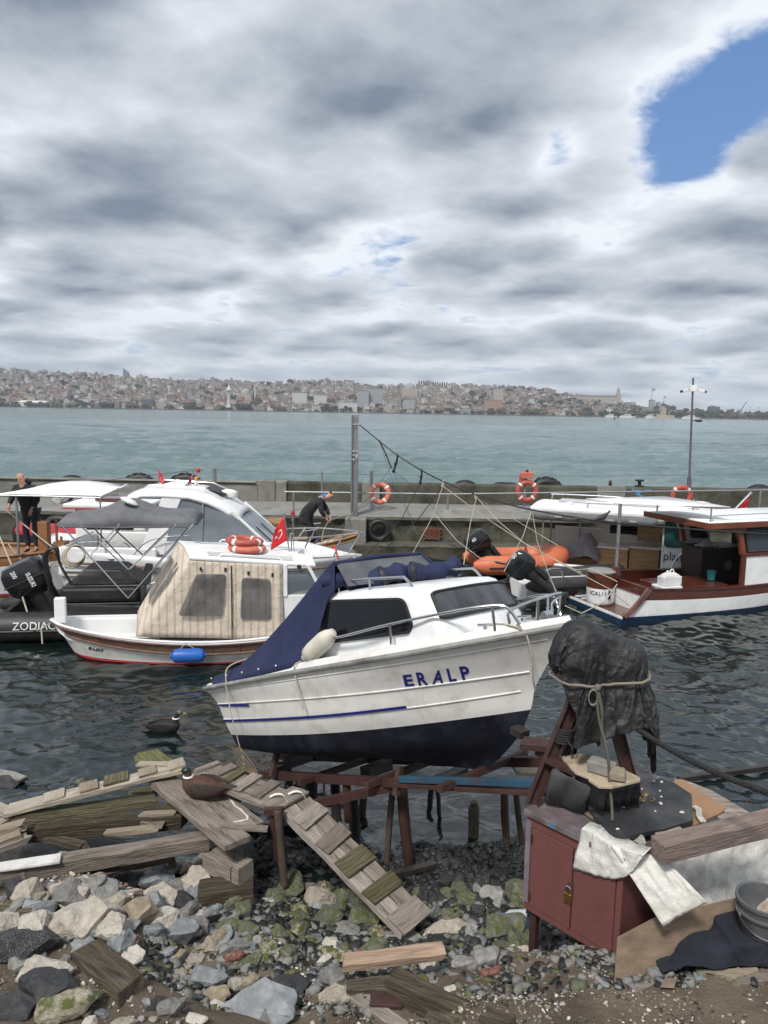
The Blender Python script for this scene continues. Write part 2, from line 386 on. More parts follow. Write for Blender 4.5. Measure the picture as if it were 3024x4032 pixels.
def text_on(mb, txt, size, fn, width=None, bold=0.0, shear=0.0):
    """lettering mapped by fn(u, v) -> point"""
    vs, fs = text_faces(txt, size, shear, bold); mxu = max(v.x for v in vs); k = (width/mxu) if width else 1
    return mb.add([fn(v.x*k, v.y) for v in vs], fs)
def hull(rows, nu=28, nsub=4, mats_=None):
    """rows: from the sheer down to the keel, each (x_stern, x_stem, (z0,z.5,z1), bmax, stern_fraction, um, power, material_index of the strip below).
    Returns near (y<0) grid points P[j][i]"""
    def rowpt(r, u):
        x0, x1, zz, bm_, sf, um, pw = r[:7]
        z = zz[0]*(1-u)*(1-2*u)+zz[1]*4*u*(1-u)+zz[2]*u*(2*u-1)
        if u < um: t = u/um; b = bm_*(sf+(1-sf)*math.sin(t*PI/2))
        else: t = (u-um)/(1-um); b = bm_*max(0, 1-t**pw)
        return Vector((x0+(x1-x0)*u, -b, z))
    cols = []
    us = [i/nu for i in range(nu+1)]; us = [u-.06*math.sin(2*PI*u)/1.0*0 for u in us]
    us = [1-(1-u)**1.0 for u in us]
    mi = []
    for u in us:
        pts = [rowpt(r, u) for r in rows]; out = []; P = [pts[0]*2-pts[1]]+pts+[pts[-1]*2-pts[-2]]
        for i in range(1, len(P)-2):
            sharp = rows[i-1][8] if len(rows[i-1]) > 8 else False
            for j in range(nsub):
                t = j/nsub; a, b, c, d = P[i-1:i+3]
                if sharp: q = b.lerp(c, t)
                else:
                    q = .5*((2*b)+(c-a)*t+(2*a-5*b+4*c-d)*t*t+(3*b-a-3*c+d)*t**3)
                q.y = min(q.y, 0); out.append(q)
        out.append(pts[-1]); cols.append(out)
    for i in range(len(rows)-1): mi += [rows[i][7]]*nsub
    return cols, mi
def hull_mesh(mb, cols, mi, transom_mi=0, transom=True, flip=lambda v: Vector((v.x, -v.y, v.z))):
    nr = len(cols[0]); k = len(cols)
    for side in (0, 1):
        base = len(mb.v); mb.v += [(v.copy() if side == 0 else flip(v)) for c in cols for v in c]
        for i in range(k-1):
            for j in range(nr-1):
                a = base+i*nr+j; mb.f.append([a, a+nr, a+nr+1, a+1]); mb.m.append(mi[j]); mb.s.append(True)
    if transom:
        c = cols[0]; base = len(mb.v); mb.v += [v.copy() for v in c]+[flip(v) for v in c]
        for j in range(nr-1):
            mb.f.append([base+j, base+j+1, base+nr+j+1, base+nr+j]); mb.m.append(mi[j]); mb.s.append(False)
    return mb
def deck_mesh(mb, cols, dz=0.0, inset=0.0, i0=0, i1=None, row=0):
    cs = cols[i0:i1]; P = []
    for c in cs:
        v = c[row]; b = max(0, -v.y-inset); P.append([Vector((v.x, -b+2*b*t/4, v.z+dz)) for t in range(5)])
    return mb.grid(P)
def rail_pts(cols, inset, dz, i0, i1, row=0, side=-1):
    return [Vector((c[row].x, side*max(0, -c[row].y-inset), c[row].z+dz)) for c in cols[i0:i1]]
def rrect(w_, h_, r_, n=5):
    out = []
    for cx, cy, a0 in ((w_/2-r_, h_/2-r_, 0), (-w_/2+r_, h_/2-r_, PI/2), (-w_/2+r_, -h_/2+r_, PI), (w_/2-r_, -h_/2+r_, 1.5*PI)):
        for i in range(n+1): a = a0+PI/2*i/n; out.append((cx+r_*math.cos(a), cy+r_*math.sin(a)))
    return out
def round_poly(P, r, n=4):
    """3-D polygon with rounded corners"""
    P = [Vector(p) for p in P]; out = []
    for i in range(len(P)):
        a, b, c = P[i-1], P[i], P[(i+1) % len(P)]
        d1 = (a-b); d2 = (c-b); rr = min(r, d1.length*.45, d2.length*.45)
        p, q = b+d1.normalized()*rr, b+d2.normalized()*rr
        for k in range(n+1): t = k/n; out.append(p*(1-t)**2+b*2*t*(1-t)+q*t*t)
    return out
def poly_plate(mb, P, nrm, d):
    """flat polygon (3-D) given thickness d along nrm"""
    P = [Vector(p) for p in P]; n = len(P); nv = Vector(nrm).normalized()*d
    return mb.add(P+[p+nv for p in P], [tuple(range(n-1, -1, -1)), tuple(range(n, 2*n))]+[(i, (i+1) % n, n+(i+1) % n, n+i) for i in range(n)])
def ring_frame(mb, P, nrm, wd, d):
    """a frame of width wd round the polygon P"""
    P = [Vector(p) for p in P]; n = len(P); nv = Vector(nrm).normalized(); c = sum(P, Vector())/n
    O = []
    for i in range(n):
        t = (P[(i+1) % n]-P[i-1]).normalized(); o_ = t.cross(nv)
        if o_.dot(P[i]-c) < 0: o_ = -o_
        O.append(P[i]+o_*wd)
    vs = P+O+[p+nv*d for p in P]+[p+nv*d for p in O]
    fs = []
    for i in range(n):
        j = (i+1) % n; fs += [(2*n+i, 2*n+j, 3*n+j, 3*n+i), (n+i, n+j, 3*n+j, 3*n+i), (i, j, 2*n+j, 2*n+i)]
    return mb.add(vs, fs)

def drape(name, nx, ny, sx, sy, M, colliders, frames, m_, bend=.6, thick=.004, mass=.35, fric=12, shrink=0.0, selfc=False):
    """a sheet left to fall over solid proxies; returns the settled mesh as a plain object"""
    vs = [M @ Vector((sx*(i/nx-.5), sy*(j/ny-.5), .012*noise.noise(Vector((i*.4, j*.4, 0))))) for j in range(ny+1) for i in range(nx+1)]
    fs = [(j*(nx+1)+i, j*(nx+1)+i+1, (j+1)*(nx+1)+i+1, (j+1)*(nx+1)+i) for j in range(ny) for i in range(nx)]
    me = bpy.data.meshes.new(name); me.from_pydata([tuple(v) for v in vs], [], fs); o = bpy.data.objects.new(name, me); COL.objects.link(o)
    md = o.modifiers.new('cloth', 'CLOTH'); s = md.settings; s.quality = 7; s.mass = mass; s.tension_stiffness = 20; s.compression_stiffness = 12; s.shear_stiffness = 8; s.bending_stiffness = bend; s.air_damping = 2; s.shrink_min = shrink
    md.collision_settings.distance_min = .006; md.collision_settings.collision_quality = 3; md.collision_settings.use_self_collision = selfc; md.collision_settings.self_distance_min = .006
    md.point_cache.frame_start = 1; md.point_cache.frame_end = frames+2
    for c in colliders: c.modifiers.new('collision', 'COLLISION'); c.collision.thickness_outer = .006; c.collision.cloth_friction = fric
    for f in range(1, frames+1): SC.frame_set(f)
    dg = bpy.context.evaluated_depsgraph_get(); me2 = bpy.data.meshes.new_from_object(o.evaluated_get(dg)); bpy.data.objects.remove(o)
    for c in colliders: bpy.data.objects.remove(c)
    SC.frame_set(1)
    for p in me2.polygons: p.use_smooth = True
    me2.materials.clear(); me2.materials.append(m_)
    return me2
def settled(name, me, parent=None, thick=.004):
    cs = [v.co.copy() for v in me.vertices]; off = MW[parent].translation if parent else Vector((sum(c.x for c in cs)/len(cs), sum(c.y for c in cs)/len(cs), min(c.z for c in cs)))
    for v in me.vertices: v.co -= off
    o = bpy.data.objects.new(name, me); COL.objects.link(o)
    if parent: o.parent = parent; MW[o] = MW[parent].copy()
    else: o.location = off
    q = o.modifiers.new('solid', 'SOLIDIFY'); q.thickness = thick; q = o.modifiers.new('sub', 'SUBSURF'); q.levels = 1; q.render_levels = 1
    return o
# ================================================================ SETTING: ground, water, hills
GP = np.array([(-4.6, 8.8, -.05), (-3.8, 9.1, -.1), (-2.7, 7.9, -.05), (-2, 7.2, -.05), (-1.1, 6.45, .02), (-.45, 6.6, -.01), (.5, 6.75, -.01), (1.3, 6.4, .03), (2.5, 6.5, 0),
    (4, 6.5, 0), (0, 5.9, .03), (0, 5.2, .2), (1, 5.45, .14), (0, 4.45, .55), (-2.4, 5.5, .58), (-2, 4.7, .80), (-1.7, 3.9, .88), (-1.25, 5.9, .12), (-1.05, 4.9, .5), (.87, 4.6, .6),
    (1.5, 4.35, .78), (1.8, 4.4, .8), (2.3, 4.3, .82), (2.5, 4.4, .82), (.8, 3.95, .85), (2.3, 3.9, .88), (2, 5.5, .25), (3, 5, .6), (4, 4.5, .85), (-4, 5, .75), (-3.5, 6.5, .12), (-2.9, 6.3, .12), (-2.3, 6.3, .10),
    (0, 3.4, .95), (-3, 3, 1), (3, 3, 1), (0, 8, -.3), (-3, 9.5, -.4), (3, 8, -.4), (-6, 8, 0), (-6, 6, .6), (6, 7, 0), (6, 5, .8), (0, 10, -1.2), (-5, 11, -1.2), (5, 10, -1.2),
    (0, 13, -2.3), (-8, 13, -2.3), (8, 13, -2.3), (0, 18, -3), (-9, 20, -3), (9, 20, -3), (-12, 6, .6), (12, 6, .6), (-12, 10, -.8), (12, 10, -.8), (0, 0, 1.1), (-10, 0, 1.1), (10, 0, 1.1), (0, 26, -3.5), (-14, 26, -3.5), (14, 26, -3.5)])
def gz(x, y):
    x = np.asarray(x, float); y = np.asarray(y, float); d = (x[..., None]-GP[:, 0])**2+(y[..., None]-GP[:, 1])**2+.04
    wt = d**-2.2; return (wt*GP[:, 2]).sum(-1)/wt.sum(-1)
def G(px, py, lift=0.0):                 # the point of the ground seen at a photo position
    z = .4
    for _ in range(25):
        p = Z(px, py, z); z = .5*z+.5*(float(gz(p.x, p.y))+lift)
    return p
def grid_obj(name, X, Y, Zv, m_):
    ny, nx = X.shape; me = bpy.data.meshes.new(name); co = np.stack([X, Y, Zv], -1).reshape(-1, 3)
    i = np.arange(ny*nx).reshape(ny, nx); f = np.stack([i[:-1, :-1], i[:-1, 1:], i[1:, 1:], i[1:, :-1]], -1).reshape(-1, 4)
    me.vertices.add(len(co)); me.vertices.foreach_set('co', co.ravel()); me.loops.add(f.size); me.loops.foreach_set('vertex_index', f.ravel().astype('i4'))
    me.polygons.add(len(f)); me.polygons.foreach_set('loop_start', np.arange(0, f.size, 4, dtype='i4'))
    try: me.polygons.foreach_set('loop_total', np.full(len(f), 4, 'i4'))
    except Exception: pass
    me.update(calc_edges=True); me.polygons.foreach_set('use_smooth', np.ones(len(f), bool)); me.materials.append(m_)
    o = bpy.data.objects.new(name, me); COL.objects.link(o); return o
def ease(a, b, n, p): t = np.linspace(0, 1, n); return a+(b-a)*t**p

def shader(name):
    m = bpy.data.materials.new(name); m.use_nodes = True; t = m.node_tree
    class S: pass
    s = S(); s.m = m; s.n = t.nodes; s.l = t.links; s.b = t.nodes['Principled BSDF']
    def new(ty, ins=None, **k):
        q = s.n.new(ty)
        for a, b in k.items(): setattr(q, a, b)
        for i, v in (ins or {}).items():
            if hasattr(v, 'is_linked') or hasattr(v, 'links'): s.l.new(v, q.inputs[i])
            else: q.inputs[i].default_value = v
        return q
    s.new = new
    s.mr = lambda v, a, b, c=0., d=1.: new('ShaderNodeMapRange', {0: v, 1: a, 2: b, 3: c, 4: d}).outputs[0]
    s.mix = lambda f, a, b: new('ShaderNodeMix', {0: f, 6: (*a, 1) if isinstance(a, tuple) else a, 7: (*b, 1) if isinstance(b, tuple) else b}, data_type='RGBA').outputs[2]
    s.obj = new('ShaderNodeTexCoord').outputs['Object']
    def noi(sc, det=6, ro=.55, vec=None, st=None, dist=0):
        v = vec or s.obj
        if st: v = new('ShaderNodeMapping', {0: v, 'Scale': st}).outputs[0]
        return new('ShaderNodeTexNoise', {'Vector': v, 'Scale': sc, 'Detail': det, 'Roughness': ro, 'Distortion': dist}).outputs[0]
    s.noi = noi; return s
# ground: one sheet, dry soil above, wet dark shingle bed towards the water
s = shader('beach_ground'); sp = s.new('ShaderNodeSeparateXYZ', {0: s.obj})
dry = s.mix(s.mr(s.noi(3, 8, .65), .35, .65), (.075, .055, .038), (.155, .12, .085))
dry = s.mix(s.mr(s.noi(60, 4, .6), .6, .72), dry, (.24, .22, .19))
wet = s.mix(s.mr(s.noi(12, 8, .7), .4, .65), (.008, .008, .0075), (.032, .032, .030))
hz_ = s.new('ShaderNodeMath', {0: sp.outputs[2], 1: s.mr(s.noi(2.5, 5), .3, .7, -.12, .12)}, operation='ADD').outputs[0]
s.l.new(s.mix(s.mr(hz_, .12, .45), wet, dry), s.b.inputs['Base Color']); s.l.new(s.mr(hz_, .05, .4, .25, .95), s.b.inputs['Roughness'])
bp_ = s.new('ShaderNodeBump', {'Strength': .9, 'Distance': .03, 'Height': s.noi(28, 9, .7)}); s.l.new(bp_.outputs[0], s.b.inputs['Normal'])
ground_m = s.m
ax = np.concatenate([-ease(0, 36, 130, 1.7)[::-1], ease(0, 36, 130, 1.7)[1:]]); ay = np.concatenate([np.linspace(-12, 3, 20), np.linspace(3.1, 8, 110), np.linspace(8.2, 29, 50)])
X, Y = np.meshgrid(ax, ay); Zg = gz(X, Y)
rgh = np.array([[noise.fractal(Vector((a*3, b*3, 0)), 1.0, 2.0, 5) for a in ax] for b in ay]); Zg = Zg+rgh*.03*np.clip((9-Y)/3, 0, 1)
tag(grid_obj('ground', X, Y, Zg, ground_m), kind='structure')

# water
rs = np.random.RandomState(5)
def waves(X, Y, lams, slope, ang0, spread):
    h = np.zeros_like(X)
    for lam in lams:
        a = ang0+rs.uniform(-spread, spread); k = 2*math.pi/lam; A = slope/k
        ph = rs.uniform(0, 6.28); wx = X+.25*lam*np.sin(Y/lam*1.3+ph); wy = Y+.25*lam*np.sin(X/lam*1.1+ph*2)
        h += A*np.sin(k*(wx*math.cos(a)+wy*math.sin(a))+ph)
    return h
s = shader('harbour_water'); s.b.inputs['Roughness'].default_value = .03; s.b.inputs['IOR'].default_value = 1.5; s.b.inputs['Specular IOR Level'].default_value = 1.0
s.l.new(s.mix(s.mr(s.noi(.5, 4), .35, .65), (.003, .008, .008), (.007, .014, .012)), s.b.inputs['Base Color'])
b1 = s.new('ShaderNodeBump', {'Strength': .35, 'Distance': .02, 'Height': s.noi(7, 4, .5, st=(1, 1.8, 1))}); s.l.new(b1.outputs[0], s.b.inputs['Normal'])
ax = np.linspace(-15, 15, 640); ay = 4.6+(24.5-4.6)*np.linspace(0, 1, 560)**1.3
X, Y = np.meshgrid(ax, ay)
amp = np.clip(.35+(X+2)/6*.25+(Y-7)/12*.3, .3, 1.0)
H = waves(X, Y, rs.uniform(.22, .45, 16), .062, 1.45, .95)+waves(X, Y, rs.uniform(.5, 1.2, 14), .044, 1.5, .8)+waves(X, Y, rs.uniform(1.6, 3.5, 6), .022, 1.4, .7)
tag(grid_obj('harbour_water', X, Y, H*(.55+.45*amp), s.m), kind='structure')
s = shader('sea_water'); s.b.inputs['Roughness'].default_value = .10; s.b.inputs['IOR'].default_value = 1.333; s.b.inputs['Specular IOR Level'].default_value = .5
s.l.new(s.mix(s.mr(s.noi(.03, 5, .6, st=(.3, 1, 1)), .4, .65), (.095, .158, .163), (.145, .21, .21)), s.b.inputs['Base Color'])
v1 = s.new('ShaderNodeBump', {'Strength': 1.0, 'Distance': .55, 'Height': s.noi(.8, 8, .65, st=(.45, 1, 1), dist=.4)})
v2 = s.new('ShaderNodeBump', {'Strength': .7, 'Distance': .08, 'Height': s.noi(2.6, 5, .6, st=(.6, 1, 1)), 'Normal': v1.outputs[0]}); s.l.new(v2.outputs[0], s.b.inputs['Normal'])
t = np.linspace(0, 1, 420); ay = 26.35*(4200/26.35)**(t**1.0); fx = np.linspace(-1, 1, 360)
Y = np.repeat(ay[:, None], 360, 1); X = fx[None, :]*(Y*.62+12)
H = (waves(X, Y, rs.uniform(1.2, 3.6, 14), .095, 1.45, .6)*np.clip((160-Y)/90, 0, 1)+waves(X, Y, rs.uniform(5, 11, 8), .055, 1.5, .4)*np.clip((330-Y)/160, 0, 1)+waves(X, Y, rs.uniform(16, 40, 5), .010, 1.5, .3)*np.clip((1200-Y)/500, 0, 1))
H *= .6+.4*np.array([[noise.noise(Vector((x/45, y/22, 1)))+.7 for x in xr[::1]] for xr, y in zip(X, ay)])
tag(grid_obj('sea', X, Y, H-.1, s.m), kind='structure')

# far hills
RIDGE = [(-400, 790), (0, 798), (60, 802), (130, 806), (170, 806), (250, 815), (330, 820), (400, 825), (460, 822), (530, 827), (600, 828), (660, 826), (700, 823), (740, 825), (800, 833), (870, 833), (920, 830), (960, 835),
         (1010, 833), (1060, 838), (1120, 840), (1180, 845), (1240, 853), (1280, 860), (1340, 870), (1400, 878), (1480, 884), (1560, 889), (1659, 892), (2000, 895)]
rx = np.array([a*1.8229 for a, _ in RIDGE]); ry = np.array([b*1.8229 for _, b in RIDGE])
D0, D1 = 1850.0, 2700.0
def ridge_h(px): return np.maximum(2.0, (1621+(px-1512)*.0166-np.interp(px, rx, ry))/3000*D1+4.3-6)
def hill(x, y):
    px = 1512+3000*x/(y*1.0); return ridge_h(px)*np.clip((y-D0-40)/(D1-D0-40), 0, 1.0)**.92*np.where(y > D1, np.clip(1-(y-D1)/900, .3, 1), 1)+np.where(y > D0, 1.5, -3)
s = shader('far_hills'); s.l.new(s.mix(s.mr(s.noi(.02, 6), .4, .6), (.045, .05, .035), (.12, .105, .085)), s.b.inputs['Base Color']); s.b.inputs['Roughness'].default_value = 1
fx = np.linspace(-.75, .75, 220); ay = np.concatenate([[1835, 1849, 1851], np.linspace(1870, 2760, 70), np.linspace(2800, 3600, 12)])
Y = np.repeat(ay[:, None], 220, 1); X = fx[None, :]*Y
tag(grid_obj('hills', X, Y, hill(X, Y), s.m), kind='structure')

def far_mat(name, col, win=True, w_=3.2):
    s = shader(name); c = s.mix(s.mr(s.noi(.3, 4), .3, .7), tuple(v*.88 for v in col), col)
    if win:
        sp = s.new('ShaderNodeSeparateXYZ', {0: s.obj}); u = s.new('ShaderNodeMath', {0: sp.outputs[0], 1: sp.outputs[1]}, operation='ADD').outputs[0]
        def band(v, k, a): return s.new('ShaderNodeMath', {0: s.new('ShaderNodeMath', {0: s.new('ShaderNodeMath', {0: v, 1: k}, operation='MULTIPLY').outputs[0]}, operation='FRACT').outputs[0], 1: a}, operation='GREATER_THAN').outputs[0]
        f = s.new('ShaderNodeMath', {0: band(u, 1/w_, .45), 1: band(sp.outputs[2], 1/3.1, .45)}, operation='MULTIPLY').outputs[0]
        c = s.mix(s.new('ShaderNodeMath', {0: f, 1: .8}, operation='MULTIPLY').outputs[0], c, (.05, .055, .06))
    s.l.new(c, s.b.inputs['Base Color']); s.b.inputs['Roughness'].default_value = .9; return s.m
FW = [('white', far_mat('far_white_wall', (.54, .54, .53))), ('cream', far_mat('far_cream_wall', (.42, .385, .32))), ('beige', far_mat('far_beige_wall', (.29, .25, .215))),
      ('grey', far_mat('far_grey_wall', (.33, .34, .35))), ('salmon', far_mat('far_salmon_wall', (.36, .22, .17))), ('brown', far_mat('far_brown_wall', (.19, .155, .135)))]
FRF = [('red tiled', far_mat('far_tile_roof', (.175, .078, .055), False)), ('grey flat', far_mat('far_grey_roof', (.19, .185, .18), False)), ('brown tiled', far_mat('far_brown_roof', (.15, .115, .10), False))]
def house_geo(w_, d_, h_, hip):
    v = [(-w_/2, -d_/2, -6), (w_/2, -d_/2, -6), (w_/2, d_/2, -6), (-w_/2, d_/2, -6), (-w_/2, -d_/2, h_), (w_/2, -d_/2, h_), (w_/2, d_/2, h_), (-w_/2, d_/2, h_)]
    f = [(0, 1, 5, 4), (1, 2, 6, 5), (2, 3, 7, 6), (3, 0, 4, 7)]; mi = [0]*4; e = .5
    v += [(-w_/2-e, -d_/2-e, h_+.05), (w_/2+e, -d_/2-e, h_+.05), (w_/2+e, d_/2+e, h_+.05), (-w_/2-e, d_/2+e, h_+.05), (-w_/4, 0, h_+hip), (w_/4, 0, h_+hip)]
    f += [(8, 9, 13, 12), (10, 11, 12, 13), (9, 10, 13), (11, 8, 12)]; mi += [1]*4
    if hip < .8: v += [(-w_*.2, -2, h_), (w_*.15, -2, h_), (w_*.15, 2, h_), (-w_*.2, 2, h_), (-w_*.2, -2, h_+3), (w_*.15, -2, h_+3), (w_*.15, 2, h_+3), (-w_*.2, 2, h_+3)]; f += [(14, 15, 19, 18), (15, 16, 20, 19), (16, 17, 21, 20), (17, 14, 18, 21), (18, 19, 20, 21)]; mi += [0]*5
    return v, f, mi
rnd = random.Random(11)
cand = []
for k in range(3900):
    t_ = rnd.random(); y = D0+25+(D1-D0+60)*t_**1.25; px = rnd.uniform(-620, 2480)
    x = (px-1512)/3000*y
    if px > 2150 and rnd.random() < .55: continue
    big_ = 1+1.0*(y < D0+130)*rnd.random()
    w_, d_ = rnd.uniform(7, 15)*big_, rnd.uniform(7, 11); h_ = rnd.choice((5.5, 7, 8, 9.5, 10, 13.2))*rnd.uniform(.9, 1.15)*(1.15 if big_ > 1.4 else 1)
    hip = rnd.choice((3, 2.6, 2.2, .5, .5)); wi = rnd.choices(range(6), (7, 6, 5, 4, 3, 5))[0]; ri = 1 if hip < .8 else rnd.choice((0, 0, 2, 2))
    cand.append((y, x, w_, d_, h_, hip, wi, ri, rnd.uniform(-.5, .5), px))
cand.sort()
protos = {}
SZ = lambda h_: 'low' if h_ < 7.5 else ('mid height' if h_ < 11 else 'tall')
stuffm = MB(); fm = [m for _, m in FW]+[m for _, m in FRF]; nind = 0
for c in cand:
    y, x, w_, d_, h_, hip, wi, ri, rot, px = c; z = float(hill(np.array(x), np.array(y)))-1
    if nind < 296 and -60 < px < 2480:
        key = (wi, ri, SZ(h_))
        if key not in protos: protos[key] = []
        if len(protos[key]) < 3:
            v, f, mi = house_geo(w_, d_, h_, hip); me = bpy.data.meshes.new('house'); me.from_pydata(v, [], f); me.polygons.foreach_set('material_index', mi)
            me.materials.append(FW[wi][1]); me.materials.append(FRF[ri][1]); protos[key].append(me)
        o = bpy.data.objects.new('house', rnd.choice(protos[key])); COL.objects.link(o); o.location = (x, y, z); o.rotation_euler.z = rot
        tag(o, f'{SZ(h_)} {FW[wi][0]} house with {FRF[ri][0]} roof on the lower far hillside', 'house', f'{SZ(h_)} {FW[wi][0]} houses with {FRF[ri][0]} roofs across the strait'); nind += 1
    else:
        v, f, mi = house_geo(w_, d_, h_, hip); M_ = Matrix.Translation((x, y, z)) @ Matrix.Rotation(rot, 4, 'Z'); k = len(stuffm.v)
        stuffm.v += [M_ @ Vector(q) for q in v]
        for ff, mm in zip(f, mi): stuffm.f.append([k+i for i in ff]); stuffm.m.append(wi if mm == 0 else 6+ri); stuffm.s.append(False)
o = stuffm.build('hillside_houses', fm); tag(o, 'dense mass of small houses covering the upper far hillside', 'houses', kind='stuff')
# trees on the far shore, read as one mass
tr = MB(); trm = mat('far_foliage', (.030, .040, .020), 1.0, var=.5, vs=.06, spec=.1); trb = mat('far_bare_trees', (.085, .068, .055), 1.0, var=.4, vs=.05, spec=.1)
def clump(mb, x, y, z, r, h):
    for _ in range(5): mb.ball((x+rnd.uniform(-r, r)*.7, y+rnd.uniform(-r, r)*.5, z+h*rnd.uniform(.35, .8)), (r*rnd.uniform(.35, .7), r*.5, h*rnd.uniform(.2, .4)), 6)
for k in range(1150):
    px = rnd.uniform(-50, 3300); y = D0+15+(D1-D0)*rnd.random()**2.2; dens = 1 if px > 2050 else .6
    if (1250 < px < 1420 and y < 1950) or 1900 < px < 2030: dens = 1
    if rnd.random() > dens: continue
    x = (px-1512)/3000*y; tr.mi = 0 if rnd.random() < .6 else 1; r = rnd.uniform(5, 13); clump(tr, x, y, float(hill(np.array(x), np.array(y))), r, r*rnd.uniform(.8, 1.5))
for px in np.arange(1640, 1780, 9): x = (px-1512)/3000*D1; tr.mi = 0; tr.ball((x, D1-5, float(hill(np.array(x), np.array(D1)))+7), (3, 3, rnd.uniform(7, 13)), 6)
tag(tr.build('shore_trees', [trm, trb]), 'dark trees in patches between the houses of the far shore', 'trees', kind='stuff')
# quay of the far shore
q = MB(); q.bx(-1500, 1500, 1838, 1852, -3, 2.2); tag(q.build('far_quay', far_mat('far_stone_quay', (.085, .08, .075), False)), kind='structure')

# landmarks of the far shore
fwht = far_mat('far_plain_white', (.60, .59, .56), False); fstone = far_mat('far_plain_stone', (.33, .28, .22), False); fgrey = far_mat('far_lead', (.27, .29, .30), False); fdark = far_mat('far_dark_cladding', (.07, .085, .10), True, 4)
def PW(px, y, dz=0): x = (px-1512)/3000*y; return Vector((x, y, float(hill(np.array(x), np.array(y)))+dz))
def fz(px, py, y): return W(px, py, y).z
def minaret(px, ytop, ybot, y, r=1.6):
    p = W(px, ybot, y); zt = fz(px, ytop, y); h = zt-p.z; b = MB()
    b.lathe([(r*1.3, -8), (r*1.3, 0), (r, h*.1), (r, h*.62), (r*1.7, h*.64), (r*1.7, h*.68), (r*.8, h*.70), (r*.8, h*.84), (r*1.0, h*.85), (.1, h)], Matrix.Translation(p), 8); return b
b = MB(); p = W(902, 1605, 1900); zt = fz(902, 1516, 1900)-p.z
b.lathe([(6.5, -5), (6.5, 3), (4.2, 4), (3.8, zt*.66), (7.5, zt*.74), (8.5, zt*.76), (8.5, zt*.80), (5.5, zt*.81), (5.5, zt*.88), (3, zt*.89), (2.4, zt*.97), (.3, zt)], Matrix.Translation(p), 14)
one(b.build('control_tower', fwht), 'tall white round tower with wide gallery on the far shore', 'tower')
def mosque(px, py, y, w_, label, mins=()):
    p = W(px, py, y); t = thing('mosque', label, 'mosque', p); b = MB(); b.bx(-w_/2, w_/2, -w_/2, w_/2, -8, w_*.42); b.build('prayer_hall', fstone, t)
    b = MB(); b.lathe([(w_*.36, w_*.42), (w_*.36, w_*.52), (w_*.35, w_*.6), (w_*.29, w_*.72), (w_*.16, w_*.81), (.02, w_*.85)], None, 16); b.build('dome', fgrey, t)
    for px2, yt in mins: minaret(px2, yt, py, y).build('minaret', fwht, t, world=True)
mosque(640, 1604, 1905, 26, 'small domed mosque with one minaret beside the far quay', [(652, 1560)])
mosque(692, 1606, 1900, 16, 'smallest domed building just right of the quayside mosque', ())
mosque(968, 1572, 2080, 34, 'pale domed mosque right of the white round tower', [(1004, 1515)])
mosque(1612, 1560, 2250, 46, 'large grey domed mosque standing on the mid hillside', [(1635, 1494)])
mosque(552, 1492, 2690, 22, 'skyline mosque with two thin minarets on the left ridge', [(537, 1470), (567, 1472)])
mosque(1157, 1512, 2690, 22, 'skyline mosque with two thin minarets above the middle houses', [(1138, 1482), (1177, 1486)])
p = W(500, 1495, 2690); b = MB(); b.add([(-11, -6, -8), (15, -6, -8), (15, 6, -8), (-11, 6, -8), (-12, -4, 38), (6, -4, 26), (6, 4, 26), (-12, 4, 38)], [(0, 1, 5, 4), (1, 2, 6, 5), (2, 3, 7, 6), (3, 0, 4, 7), (4, 5, 6, 7)]); b.v = [v+p for v in b.v]
one(b.build('office_tower', far_mat('far_blue_glass', (.10, .14, .20), False)), 'blue sail shaped tower rising on the left skyline', 'tower')
p = W(305, 1475, 2690); b = MB(); b.bx(-8, 8, -6, 6, -10, 4); b.lathe([(7, 4), (6, 9), (1, 12), (.6, 24), (.1, 26)], None, 10); b.v = [v+p for v in b.v]
one(b.build('hilltop_tower', far_mat('far_grey_tower', (.24, .24, .24), False)), 'hazy hilltop mosque tower farthest left on the skyline', 'tower')
p = W(130, 1596, 1880); t = thing('marquee_hall', 'long low white hall on the far quay at the left', 'hall', p); b = MB(); b.bx(-30, 34, -8, 8, -3, 7); b.build('wall', fwht, t)
b = MB(); b.loft([[(-33, -9, 7), (-33, 9, 7), (-28, 4, 11.5), (-28, -4, 11.5)], [(37, -9, 7), (37, 9, 7), (30, 4, 11.5), (30, -4, 11.5)]]); b.build('roof', fwht, t)
